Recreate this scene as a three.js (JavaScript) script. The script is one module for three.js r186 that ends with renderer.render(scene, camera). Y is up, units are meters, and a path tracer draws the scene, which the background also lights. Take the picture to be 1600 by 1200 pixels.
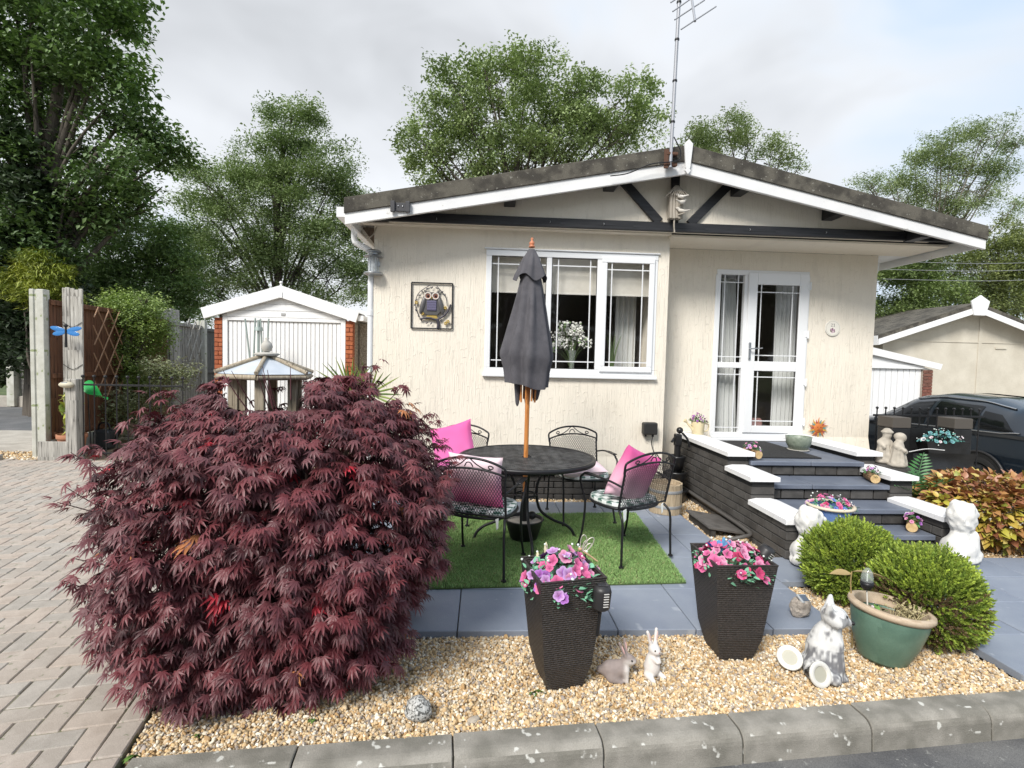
import * as THREE from 'three';
import { mergeGeometries, toCreasedNormals } from 'three/addons/utils/BufferGeometryUtils.js';
import { ConvexGeometry } from 'three/addons/geometries/ConvexGeometry.js';
import { RoundedBoxGeometry } from 'three/addons/geometries/RoundedBoxGeometry.js';
import { FontLoader } from 'three/addons/loaders/FontLoader.js';
import { TextGeometry } from 'three/addons/geometries/TextGeometry.js';

// ---------------------------------------------------------------- camera
const scene = new THREE.Scene();
const DEG = Math.PI / 180;
const camera = new THREE.PerspectiveCamera(2 * Math.atan(600 / 800) / DEG, 4 / 3, 0.05, 400);
camera.rotation.order = 'YXZ';
camera.rotation.set(-2.73 * DEG, -3.22 * DEG, 1.33 * DEG);
camera.position.set(0, 1.55, 0);
camera.updateMatrixWorld();
const renderer = new THREE.WebGLRenderer({ antialias: true });
renderer.toneMapping = THREE.LinearToneMapping;
renderer.toneMappingExposure = 2.9;
renderer.shadowMap.enabled = true;

// ---------------------------------------------------------------- random + noise
function rngOf(seed) { let a = seed >>> 0; return () => { a = (a + 0x6D2B79F5) | 0; let t = Math.imul(a ^ (a >>> 15), 1 | a); t = (t + Math.imul(t ^ (t >>> 7), 61 | t)) ^ t; return ((t ^ (t >>> 14)) >>> 0) / 4294967296; }; }
const rnd = rngOf(20240);
const rr = (a, b, r = rnd) => a + (b - a) * r();
const clamp = (x, a = 0, b = 1) => Math.min(b, Math.max(a, x));
const mix = (a, b, t) => a + (b - a) * t;
const sstep = (a, b, x) => { const t = clamp((x - a) / (b - a)); return t * t * (3 - 2 * t); };
function hsh(x, y, s) { let h = Math.imul(x | 0, 374761393) + Math.imul(y | 0, 668265263) + Math.imul(s | 0, 1442695041); h = Math.imul(h ^ (h >>> 13), 1274126177); return ((h ^ (h >>> 16)) >>> 0) / 4294967296; }
function vn(x, y, per, s) {                       // value noise, repeating every per cells
  const xi = Math.floor(x), yi = Math.floor(y); let fx = x - xi, fy = y - yi; fx = fx * fx * (3 - 2 * fx); fy = fy * fy * (3 - 2 * fy);
  const m = v => per ? ((v % per) + per) % per : v;
  const a = hsh(m(xi), m(yi), s), b = hsh(m(xi + 1), m(yi), s), c = hsh(m(xi), m(yi + 1), s), d = hsh(m(xi + 1), m(yi + 1), s);
  return mix(mix(a, b, fx), mix(c, d, fx), fy);
}
function fbm(x, y, per, s, oct = 4) { let v = 0, a = 0.5, n = 0; for (let i = 0; i < oct; i++) { v += a * vn(x, y, per, s + i * 17); n += a; a *= 0.5; x *= 2; y *= 2; per *= 2; } return v / n; }
function n3(x, y, z, s = 0) {                     // cheap 3-D value noise, 0..1
  const zi = Math.floor(z); let f = z - zi; f = f * f * (3 - 2 * f);
  return mix(vn(x, y, 0, s + zi * 131), vn(x, y, 0, s + (zi + 1) * 131), f);
}

// ---------------------------------------------------------------- sky and sun
{
  const w = 2048, h = 1024, data = new Float32Array(w * h * 4);
  for (let j = 0; j < h; j++) for (let i = 0; i < w; i++) {
    const th = ((j + 0.5) / h - 0.5) * Math.PI, ph = ((i + 0.5) / w - 0.5) * 2 * Math.PI;
    const y = Math.sin(th), x = Math.cos(th) * Math.cos(ph), z = Math.cos(th) * Math.sin(ph);
    const e = Math.max(y, 0), k = 1 / (e + 0.22), u = x * k * 1.15 + 4.6, v = z * k * 1.15 + 9.2;
    const warp = fbm(u * 0.9, v * 0.9, 0, 91, 3) - 0.5;
    const c1 = fbm(u * 0.75 + warp * 1.6, v * 0.75 + warp, 0, 5, 6), c2 = fbm(u * 1.7 - warp, v * 1.7 + warp * 1.4, 0, 41, 5);
    const side = 0.5 + 0.5 * x;                   // the cloud is thinner towards the east
    const cover = sstep(0.14 + 0.46 * side * side, 0.40 + 0.46 * side * side, c1 + (c2 - 0.5) * 0.35 + (1 - sstep(0.0, 0.3, e)) * 0.1);
    const grey = sstep(0.42, 0.72, c2 * 0.55 + c1 * 0.45) * sstep(0.08, 0.5, e);
    const g = mix(0.335, 0.225, grey) + 0.03 * (c1 - 0.5);
    const blue = [mix(0.265, 0.20, e), mix(0.305, 0.26, e), mix(0.355, 0.335, e)];
    const cl = [g * 0.955, g * 0.99, g * 1.045], o = (j * w + i) * 4, dn = y < 0 ? 0.55 : 1;
    for (let q = 0; q < 3; q++) data[o + q] = mix(blue[q], cl[q], cover) * dn;
    data[o + 3] = 1;
  }
  const t = new THREE.DataTexture(data, w, h, THREE.RGBAFormat, THREE.FloatType);
  t.mapping = THREE.EquirectangularReflectionMapping; t.magFilter = t.minFilter = THREE.LinearFilter; t.needsUpdate = true;
  scene.background = t; scene.environment = t;
}
const sun = new THREE.DirectionalLight(new THREE.Color().setRGB(1, 0.965, 0.91), 1.5);
sun.position.set(-9, 17, 10); sun.target.position.set(1, 0, -5);
sun.castShadow = true; sun.shadow.radius = 34; sun.shadow.mapSize.set(2048, 2048);
Object.assign(sun.shadow.camera, { left: -22, right: 22, top: 22, bottom: -22, near: 1, far: 70 });
scene.add(sun, sun.target);

// ---------------------------------------------------------------- photo pixel (1600x1200) -> place
const V = (x, y, z) => new THREE.Vector3(x, y, z);
const rayOf = (px, py) => V((px - 800) / 800, -(py - 600) / 800, -1).applyQuaternion(camera.quaternion);
const G = (px, py, h = 0) => { const d = rayOf(px, py); return d.multiplyScalar((h - 1.55) / d.y).add(camera.position); };   // where it meets the level y = h
const W = (px, py, z) => { const d = rayOf(px, py); return d.multiplyScalar(z / d.z).add(camera.position); };              // where it meets the upright plane z
const mpp = p => -p.clone().sub(camera.position).applyQuaternion(camera.quaternion.clone().invert()).z / 800;               // metres per photo pixel there

// ---------------------------------------------------------------- geometry helpers
function nrm(g) {                                 // plain attributes so that anything merges with anything
  if (g.index) g = g.toNonIndexed();
  if (!g.attributes.normal) g.computeVertexNormals();
  for (const k of Object.keys(g.attributes)) if (!['position', 'normal', 'uv', 'color'].includes(k)) g.deleteAttribute(k);
  if (!g.attributes.uv) g.setAttribute('uv', new THREE.BufferAttribute(new Float32Array(g.attributes.position.count * 2), 2));
  g.morphAttributes = {}; g.groups = []; return g;
}
function merge(list) {
  list = list.map(nrm); if (list.length === 1) return list[0];
  if (!list.every(g => g.attributes.color)) list.forEach(g => g.deleteAttribute('color'));
  return mergeGeometries(list);
}
function muv(g) {                                 // uv in metres, from the face the triangle looks to
  g = nrm(g); const p = g.attributes.position, n = g.attributes.normal, uv = g.attributes.uv;
  for (let i = 0; i < p.count; i += 3) {
    const ax = Math.abs(n.getX(i) + n.getX(i + 1) + n.getX(i + 2)), ay = Math.abs(n.getY(i) + n.getY(i + 1) + n.getY(i + 2)), az = Math.abs(n.getZ(i) + n.getZ(i + 1) + n.getZ(i + 2));
    for (let k = i; k < i + 3; k++) { const x = p.getX(k), y = p.getY(k), z = p.getZ(k); if (ay >= ax && ay >= az) uv.setXY(k, x, z); else if (az >= ax) uv.setXY(k, x, y); else uv.setXY(k, z, y); }
  }
  return g;
}
function xf(g, p = [0, 0, 0], r = [0, 0, 0], s = [1, 1, 1]) {
  if (typeof s === 'number') s = [s, s, s];
  return g.applyMatrix4(new THREE.Matrix4().compose(V(...p), new THREE.Quaternion().setFromEuler(new THREE.Euler(...r)), V(...s)));
}
const bx = (w, h, d, x = 0, y = 0, z = 0) => new THREE.BoxGeometry(w, h, d).translate(x, y, z);
const b2 = (x0, x1, y0, y1, z0, z1) => bx(x1 - x0, y1 - y0, z1 - z0, (x0 + x1) / 2, (y0 + y1) / 2, (z0 + z1) / 2);
const rb = (w, h, d, r, x = 0, y = 0, z = 0, seg = 2) => new RoundedBoxGeometry(w, h, d, seg, r).translate(x, y, z);
const rb2 = (x0, x1, y0, y1, z0, z1, r = 0.006, seg = 1) => rb(x1 - x0, y1 - y0, z1 - z0, r, (x0 + x1) / 2, (y0 + y1) / 2, (z0 + z1) / 2, seg);
function chamfer(w, h, d, c) {                    // box with cut edges, 44 triangles
  const pts = [];
  for (const sx of [-1, 1]) for (const sy of [-1, 1]) for (const sz of [-1, 1]) { const X = sx * w / 2, Y = sy * h / 2, Z = sz * d / 2; pts.push(V(X - sx * c, Y - sy * c, Z), V(X - sx * c, Y, Z - sz * c), V(X, Y - sy * c, Z - sz * c)); }
  return new ConvexGeometry(pts);
}
const cyl = (r1, r2, h, seg = 20, x = 0, y = 0, z = 0, open = false) => new THREE.CylinderGeometry(r1, r2, h, seg, 1, open).translate(x, y, z);
const sph = (r, x = 0, y = 0, z = 0, a = 16, b = 12) => new THREE.SphereGeometry(r, a, b).translate(x, y, z);
const lat = (pts, seg = 32) => new THREE.LatheGeometry(pts.map(p => new THREE.Vector2(p[0], p[1])), seg);
const tub = (pts, r, seg = 24, rad = 6, closed = false) => new THREE.TubeGeometry(new THREE.CatmullRomCurve3(pts.map(p => p.isVector3 ? p : V(...p)), closed, 'centripetal'), seg, r, rad, closed);
function bar(a, b, r, rad = 6, r2 = r) { a = a.isVector3 ? a : V(...a); b = b.isVector3 ? b : V(...b); const d = b.clone().sub(a), L = d.length(); const g = new THREE.CylinderGeometry(r2, r, L, rad, 1); g.applyQuaternion(new THREE.Quaternion().setFromUnitVectors(V(0, 1, 0), d.normalize())); const m = a.clone().add(b).multiplyScalar(0.5); return g.translate(m.x, m.y, m.z); }
function taper(pts, r0, r1, rad = 7, seg) {       // tube whose radius runs from r0 to r1
  const c = new THREE.CatmullRomCurve3(pts); seg = seg || pts.length * 3; const g = new THREE.TubeGeometry(c, seg, 1, rad, false), p = g.attributes.position, q = V();
  for (let i = 0; i <= seg; i++) { c.getPointAt(i / seg, q); const r = mix(r0, r1, i / seg); for (let k = 0; k <= rad; k++) { const o = i * (rad + 1) + k; p.setXYZ(o, q.x + (p.getX(o) - q.x) * r, q.y + (p.getY(o) - q.y) * r, q.z + (p.getZ(o) - q.z) * r); } }
  return g;
}
function poly(pts) { const s = new THREE.Shape(); pts.forEach((p, i) => i ? s.lineTo(p[0], p[1]) : s.moveTo(p[0], p[1])); return s; }
function ext(pts, depth, bevel = 0, holes = []) { const s = pts instanceof THREE.Shape ? pts : poly(pts); for (const h of holes) s.holes.push(poly(h)); return new THREE.ExtrudeGeometry(s, { depth, bevelEnabled: bevel > 0, bevelSize: bevel, bevelThickness: bevel, bevelSegments: 1, curveSegments: 10 }); }
function slabOf(pts, y0, y1) { const g = ext(pts.map(p => [p[0], -p[1]]), y1 - y0); return g.rotateX(-Math.PI / 2).translate(0, y0, 0); }   // a floor plan [x, z] given thickness
// a smooth surface round a distance function (surface nets)
function sdfMesh(f, lo, hi, cell) {
  const n = [0, 1, 2].map(i => Math.ceil((hi[i] - lo[i]) / cell) + 1), val = new Float32Array(n[0] * n[1] * n[2]), id = (i, j, k) => (k * n[1] + j) * n[0] + i;
  for (let k = 0; k < n[2]; k++) for (let j = 0; j < n[1]; j++) for (let i = 0; i < n[0]; i++) val[id(i, j, k)] = f(lo[0] + i * cell, lo[1] + j * cell, lo[2] + k * cell);
  const vid = new Int32Array(val.length).fill(-1), pos = [], idx = [];
  for (let k = 0; k < n[2] - 1; k++) for (let j = 0; j < n[1] - 1; j++) for (let i = 0; i < n[0] - 1; i++) {
    let c = 0, x = 0, y = 0, z = 0; const cr = (a, b, A, B) => { const va = val[id(i + a[0], j + a[1], k + a[2])], vb = val[id(i + b[0], j + b[1], k + b[2])]; if ((va < 0) !== (vb < 0)) { const t = va / (va - vb); x += a[0] + t * (b[0] - a[0]); y += a[1] + t * (b[1] - a[1]); z += a[2] + t * (b[2] - a[2]); c++; } };
    for (let a = 0; a < 2; a++) for (let b = 0; b < 2; b++) { cr([0, a, b], [1, a, b]); cr([a, 0, b], [a, 1, b]); cr([a, b, 0], [a, b, 1]); }
    if (c) { vid[id(i, j, k)] = pos.length / 3; pos.push(lo[0] + (i + x / c) * cell, lo[1] + (j + y / c) * cell, lo[2] + (k + z / c) * cell); }
  }
  const quad = (a, b, c, d, flip) => { if (Math.min(a, b, c, d) < 0) return; flip ? idx.push(a, c, b, a, d, c) : idx.push(a, b, c, a, c, d); };
  for (let k = 1; k < n[2] - 1; k++) for (let j = 1; j < n[1] - 1; j++) for (let i = 1; i < n[0] - 1; i++) {
    const v = val[id(i, j, k)] < 0;
    if (v !== val[id(i + 1, j, k)] < 0) quad(vid[id(i, j - 1, k - 1)], vid[id(i, j, k - 1)], vid[id(i, j, k)], vid[id(i, j - 1, k)], !v);
    if (v !== val[id(i, j + 1, k)] < 0) quad(vid[id(i - 1, j, k - 1)], vid[id(i - 1, j, k)], vid[id(i, j, k)], vid[id(i, j, k - 1)], !v);
    if (v !== val[id(i, j, k + 1)] < 0) quad(vid[id(i - 1, j - 1, k)], vid[id(i, j - 1, k)], vid[id(i, j, k)], vid[id(i - 1, j, k)], !v);
  }
  const g = new THREE.BufferGeometry(); g.setAttribute('position', new THREE.Float32BufferAttribute(pos, 3)); g.setIndex(idx); g.computeVertexNormals(); return g;
}
const smin = (a, b, k) => { const h = Math.max(k - Math.abs(a - b), 0) / k; return Math.min(a, b) - h * h * k * 0.25; };
const dEl = (x, y, z, c, r) => { const a = (x - c[0]) / r[0], b = (y - c[1]) / r[1], d = (z - c[2]) / r[2], k = Math.sqrt(a * a + b * b + d * d); return (k - 1) * Math.min(r[0], r[1], r[2]); };
function dCap(x, y, z, a, b, ra, rb_) { const bx_ = b[0] - a[0], by = b[1] - a[1], bz = b[2] - a[2], t = clamp(((x - a[0]) * bx_ + (y - a[1]) * by + (z - a[2]) * bz) / (bx_ * bx_ + by * by + bz * bz)); return Math.hypot(x - a[0] - bx_ * t, y - a[1] - by * t, z - a[2] - bz * t) - mix(ra, rb_, t); }
// body from a list: ['e', centre, radii] or ['c', a, b, ra, rb]
const body = (list, k) => (x, y, z) => { let d = 1e3; for (const s of list) { const v = s[0] === 'e' ? dEl(x, y, z, s[1], s[2]) : dCap(x, y, z, s[1], s[2], s[3], s[4]); d = smin(d, v, s[0] === 'e' ? (s[3] || k) : (s[5] || k)); } return d; };

// ---------------------------------------------------------------- textures and materials
let TEXN = 0;
function dtex(w, h, fn, { srgb = true, size = 1, sizeY = size } = {}) {
  TEXN++; const d = new Uint8Array(w * h * 4);
  for (let j = 0; j < h; j++) for (let i = 0; i < w; i++) { const c = fn(i / w, j / h, i, j), o = (j * w + i) * 4; if (typeof c === 'number') d[o] = d[o + 1] = d[o + 2] = clamp(c) * 255; else for (let q = 0; q < 3; q++) { let v = clamp(c[q]); if (srgb) v = v <= 0.0031308 ? v * 12.92 : 1.055 * Math.pow(v, 1 / 2.4) - 0.055; d[o + q] = v * 255; } d[o + 3] = 255; }
  const t = new THREE.DataTexture(d, w, h); t.wrapS = t.wrapT = THREE.RepeatWrapping; t.magFilter = THREE.LinearFilter; t.minFilter = THREE.LinearMipmapLinearFilter; t.generateMipmaps = true; if (srgb) t.colorSpace = THREE.SRGBColorSpace; t.repeat.set(1 / size, 1 / sizeY); t.needsUpdate = true; return t;
}
const lin = (r, g, b) => new THREE.Color().setRGB(r, g, b);
const mk = (c, rough = 0.6, o = {}) => new THREE.MeshStandardMaterial({ color: Array.isArray(c) ? lin(...c) : new THREE.Color(c), roughness: rough, side: THREE.DoubleSide, ...o });
const mp = (c, rough = 0.6, o = {}) => new THREE.MeshPhysicalMaterial({ color: Array.isArray(c) ? lin(...c) : new THREE.Color(c), roughness: rough, side: THREE.DoubleSide, ...o });
const mix3 = (a, b, t) => [mix(a[0], b[0], t), mix(a[1], b[1], t), mix(a[2], b[2], t)];
const pool = new Map(); function shared(k, make) { if (!pool.has(k)) pool.set(k, make()); const t = pool.get(k).clone(); t.needsUpdate = true; return t; }
// mottled surface: two colours in patches, fine grain, optional spots (lichen, dirt) and relief
function mottle({ a, b, size = 1, n = 256, cells = 6, seed = 1, grain = 0.12, spots = 0, spot = [0.7, 0.7, 0.68], spotCells = 20, rough = 0.8, bump = 0, stretch = 1, contrast = 1, metal = 0 }) {
  const f = (u, v) => fbm(u * cells, v * cells * stretch, cells * (stretch >= 1 ? 1 : 1), seed, 5);
  const map = dtex(n, n, (u, v, i, j) => {
    let t = clamp((f(u, v) - 0.5) * 2.2 * contrast + 0.5), c = mix3(a, b, t); const gr = 1 + (hsh(i, j, seed + 3) - 0.5) * 2 * grain; c = c.map(q => q * gr);
    if (spots) { const s = fbm(u * spotCells, v * spotCells, spotCells, seed + 60, 3), k = sstep(1 - spots, 1 - spots + 0.05, s + 0.06 * hsh(i, j, seed + 9)); c = mix3(c, spot, k); }
    return c;
  }, { size });
  const o = { map, metalness: metal };
  if (bump) { const cc = cells < 10 ? 6 : cells < 25 ? 16 : 36; o.bumpMap = shared('m' + cc, () => dtex(256, 256, (u, v, i, j) => clamp(fbm(u * cc, v * cc, cc, 77, 5) * 0.6 + hsh(i, j, 80) * 0.4), { srgb: false })); o.bumpMap.repeat.set(1 / size, 1 / size); o.bumpScale = bump; }
  return mk([1, 1, 1], rough, o);
}
// timber: long grain along u or v
function timber(a, b, { size = 1, seed = 1, rough = 0.85, along = 'v', bump = 0.0015, n = 256, cracks = 0.15 } = {}) {
  const f = (u, v) => { if (along === 'v') [u, v] = [v, u]; return fbm(u * 4, v * 40, 4, seed, 1) * 0.2 + vn(u * 3, v * 64, 64, seed + 7) * 0.45 + vn(u * 9, v * 128, 128, seed + 8) * 0.35; };
  const map = dtex(n, n, (u, v, i, j) => { const t = f(u, v), c = mix3(a, b, clamp((t - 0.5) * 2 + 0.5)); const k = t < cracks + 0.12 ? 0.55 : 1; return c.map(q => q * k * (1 + (hsh(i, j, seed) - 0.5) * 0.14)); }, { size });
  const bumpMap = shared('t' + along, () => dtex(n, n, (u, v) => f(u, v), { srgb: false, size })); bumpMap.repeat.set(1 / size, 1 / size);
  return mk([1, 1, 1], rough, { map, bumpMap, bumpScale: bump });
}

// ---------------------------------------------------------------- scene tree helpers
const used = new Map();
function numbered(n) { const k = used.get(n) || 0; used.set(n, k + 1); return k ? n + '_' + String(k).padStart(3, '0') : n; }
function tag(o, label, category, group) { Object.assign(o.userData, { label, category }); if (group) o.userData.group = group; return o; }
function thing(name, label, category, pos = [0, 0, 0], turn = 0, group) { const o = new THREE.Group(); o.name = numbered(name); if (pos.isVector3) o.position.copy(pos); else o.position.set(...pos); o.rotation.y = turn; scene.add(o); return tag(o, label, category, group); }
function mesh(name, geos, m) { const o = new THREE.Mesh(muvIf(Array.isArray(geos) ? merge(geos) : nrm(geos), m), m); o.name = name; o.castShadow = o.receiveShadow = true; return o; }
function muvIf(g, m) { return m.map || m.bumpMap ? (m.userData.ownUv ? g : muv(g)) : g; }
function part(name, geos, m, parent) { const o = mesh(name, geos, m); parent.add(o); return o; }
function solo(name, geos, m, label, category, group, pos, turn) { const o = mesh(numbered(name), geos, m); if (pos) pos.isVector3 ? o.position.copy(pos) : o.position.set(...pos); if (turn) o.rotation.y = turn; scene.add(o); return tag(o, label, category, group); }
function struct(name, geos, m) { const o = mesh(numbered(name), geos, m); o.userData.kind = 'structure'; scene.add(o); return o; }
function structGroup(name) { const o = new THREE.Group(); o.name = numbered(name); o.userData.kind = 'structure'; scene.add(o); return o; }
function inst(name, geo, m, list, parent, colour) {   // list of Matrix4
  const o = new THREE.InstancedMesh(muvIf(nrm(geo), m), m, list.length); o.name = name; list.forEach((q, i) => { o.setMatrixAt(i, q); if (colour) o.setColorAt(i, colour(i)); });
  o.castShadow = o.receiveShadow = true; o.userData.kind = 'stuff'; parent.add(o); return o;
}
const M4 = (p, e, s) => new THREE.Matrix4().compose(p, e.isQuaternion ? e : new THREE.Quaternion().setFromEuler(e), typeof s === 'number' ? V(s, s, s) : s);
const rndQ = (r = rnd) => new THREE.Quaternion().setFromEuler(new THREE.Euler(r() * 6.283, r() * 6.283, r() * 6.283));
function clonePart(src, name, parent, p, r, s, m) { const o = new THREE.Mesh(src, m); o.name = name; o.position.set(...p); if (r) o.rotation.set(...r); if (s) o.scale.set(...s); o.castShadow = o.receiveShadow = true; parent.add(o); return o; }
// ================================================================ the setting: ground, road, kerb, beds, paving
const kz = x => -2.107 - 0.0831 * x;               // back line of the kerb
const M = {};
M.soil = mottle({ a: [0.17, 0.13, 0.09], b: [0.29, 0.22, 0.15], size: 1.2, cells: 12, seed: 11, rough: 1, bump: 0.004 });
M.bedding = mottle({ a: [0.40, 0.28, 0.14], b: [0.56, 0.43, 0.26], size: 0.5, cells: 40, seed: 12, rough: 1, grain: 0.3, bump: 0.004 });
M.grassland = mottle({ a: [0.05, 0.08, 0.025], b: [0.10, 0.13, 0.04], size: 6, cells: 10, seed: 13, rough: 1 });
M.asphalt = mottle({ a: [0.085, 0.085, 0.088], b: [0.14, 0.138, 0.135], size: 0.9, n: 512, cells: 6, seed: 14, grain: 0.4, rough: 0.95, bump: 0.004, spots: 0.2, spot: [0.22, 0.22, 0.21], spotCells: 60 });
M.farTar = mottle({ a: [0.12, 0.125, 0.13], b: [0.17, 0.17, 0.175], size: 2.5, cells: 8, seed: 15, grain: 0.2, rough: 0.95 });
M.concrete = mottle({ a: [0.36, 0.33, 0.29], b: [0.48, 0.45, 0.40], size: 1.5, cells: 8, seed: 16, grain: 0.12, rough: 0.95, bump: 0.002 });

struct('ground', new THREE.PlaneGeometry(500, 500).rotateX(-Math.PI / 2).translate(0, -0.5, 0), M.grassland);
struct('garden_soil', slabOf([[-13, -30], [-13, 2.5], [-1.7, 2.5], [-1.7, kz(-1.7)], [5.3, kz(5.3)], [5.3, -6.3], [5.3, -30]], -0.48, -0.075), M.soil);
struct('road', slabOf([[-14, -1.7], [-1.75, -1.7], [-1.75, kz(-1.75)], [22, kz(22)], [22, 11], [-14, 11]].map(([x, z]) => [x, z === -1.7 ? 0.2 : z + (z < 9 ? 0.105 : 0)]), -0.46, -0.165), M.asphalt);
struct('far_pavement', slabOf([[-22, -10.3], [-6.62, -10.3], [-6.5, -8.25], [-22, -8.25]], -0.4, -0.03), M.concrete);
struct('side_road', slabOf([[-30, -14.6], [-6.95, -14.6], [-6.64, -10.31], [-30, -10.31]], -0.4, -0.05), M.farTar);
struct('neighbour_drive', slabOf([[5.32, -22], [26, -22], [26, kz(26) - 0.02], [5.32, kz(5.32) - 0.02]], -0.47, -0.42), M.concrete);

// kerb: one stone after another
{
  const kerb = structGroup('kerb');
  const mats = [0, 1, 2].map(i => mottle({ a: [0.18, 0.17, 0.145], b: [0.31, 0.29, 0.255], size: 0.62, n: 512, cells: 5, seed: 30 + i * 5, grain: 0.22, rough: 0.95, bump: 0.003, spots: 0.2, spot: [0.55, 0.54, 0.50], spotCells: 15, contrast: 1.2 }));
  const s = new THREE.Shape(); s.moveTo(0, 0); s.lineTo(0, -0.26); s.lineTo(0.145, -0.26); s.lineTo(0.128, -0.045); s.quadraticCurveTo(0.123, -0.004, 0.082, 0); s.lineTo(0, 0);
  const g = new THREE.ExtrudeGeometry(s, { depth: 0.607, bevelEnabled: true, bevelSize: 0.003, bevelThickness: 0.004, bevelSegments: 1, curveSegments: 5 }); g.rotateY(Math.PI / 2);   // runs +x -> after turning: depth along x, profile x along -z
  const geo = muv(g.translate(0, 0, 0)), a = Math.atan(0.0831);
  for (let i = 0; i < 17; i++) {
    const x = -1.33 + i * 0.6215 * Math.cos(a);
    const k = clonePart(geo, 'kerbstone', kerb, [x, -0.038 + rr(-0.004, 0.004), kz(x) + 0.004], [rr(-0.015, 0.015), a + rr(-0.006, 0.006), rr(-0.006, 0.006)], [1, 1, -1], mats[(i * 2 + (i >> 1)) % 3]);
    k.scale.z = -1; k.rotation.y = a;
  }
}

// block paved drive in herringbone
const driveAt = (u, v) => [-1.375 + u * 0.979 - v * 0.203, -2.0 - u * 0.203 * 1 - v * 0.979];   // u to the right, v away
{
  const drive = structGroup('block_paved_drive');
  const quadPts = [driveAt(-7.4, -0.9), driveAt(0, -0.9), [-2.55, -7.72], [-8.6, -7.4]];
  part('jointing_sand', slabOf(quadPts, -0.2, -0.029), mottle({ a: [0.20, 0.18, 0.14], b: [0.17, 0.175, 0.10], size: 0.7, cells: 14, seed: 41, rough: 1, grain: 0.3 }), drive);
  const pm = [[[0.37, 0.32, 0.275], [0.45, 0.395, 0.345]], [[0.345, 0.305, 0.265], [0.42, 0.375, 0.33]], [[0.375, 0.315, 0.265], [0.455, 0.39, 0.335]], [[0.35, 0.32, 0.285], [0.42, 0.385, 0.345]], [[0.325, 0.295, 0.26], [0.40, 0.365, 0.325]], [[0.36, 0.305, 0.26], [0.44, 0.385, 0.335]]]
    .map(([a, b], i) => mottle({ a, b, size: 0.31, cells: 5, seed: 50 + i, grain: 0.2, rough: 0.92, bump: 0.0025, spots: 0.2, spot: [0.22, 0.22, 0.16], spotCells: 9 }));
  const geo = muv(chamfer(0.2, 0.06, 0.0985, 0.005)), cell = 0.1025, th = Math.atan2(0.203, 0.979), list = [];
  for (let i = -75; i < 0; i++) for (let j = -8; j < 64; j++) {
    const d = (((i - j) % 4) + 4) % 4; let u, v, t = 0;
    if (d === 0) { u = i + 1; v = j + 0.5; } else if (d === 3) { u = i + 0.5; v = j + 1; t = 1; } else continue;
    u = u * cell - 0.1; v *= cell; const half = d === 0 && i === -1; if (half) u -= cell / 2; if (u > -0.10 || u < -7.3 || driveAt(u, v)[1] < -7.62 - 0.05 * (u + 2)) continue;
    list.push([u, v, t, half]);
  }
  for (let j = -4; j < 28; j++) list.push([-0.048, j * 0.2065 + 0.1, 1, false]);
  list.forEach(q => { const [x, z] = driveAt(q[0], q[1]); q.push(x, z, Math.hypot(x, z)); });
  const vis = q => { const p = V(q[4], 0, q[5]).project(camera); return q[5] < -0.5 && Math.abs(p.x) < 1.05 && Math.abs(p.y) < 1.1; };
  const seen = list.filter(vis).sort((a, b) => a[6] - b[6]);
  const near = new Set(seen.slice(0, 300)), rest = pm.map(() => []);
  for (const q of list) {
    const m = Math.floor(Math.pow(rnd(), 1.1) * pm.length), y = -0.052 + rr(-0.0025, 0.0025), ro = [rr(-0.012, 0.012), th + (q[2] ? Math.PI / 2 : 0) + rr(-0.012, 0.012), rr(-0.012, 0.012)];
    if (near.has(q)) clonePart(geo, 'paver', drive, [q[4], y, q[5]], ro, q[3] ? [0.48, 1, 1] : null, pm[m]); else if (q[5] < -0.4) rest[m].push(xf(geo.clone(), [q[4], y, q[5]], ro, q[3] ? [0.48, 1, 1] : 1));
  }
  rest.forEach((l, i) => { if (l.length) { const o = new THREE.Mesh(merge(l), pm[i]); o.name = 'paver_field'; o.userData.kind = 'stuff'; o.receiveShadow = o.castShadow = true; drive.add(o); } });
}

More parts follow.
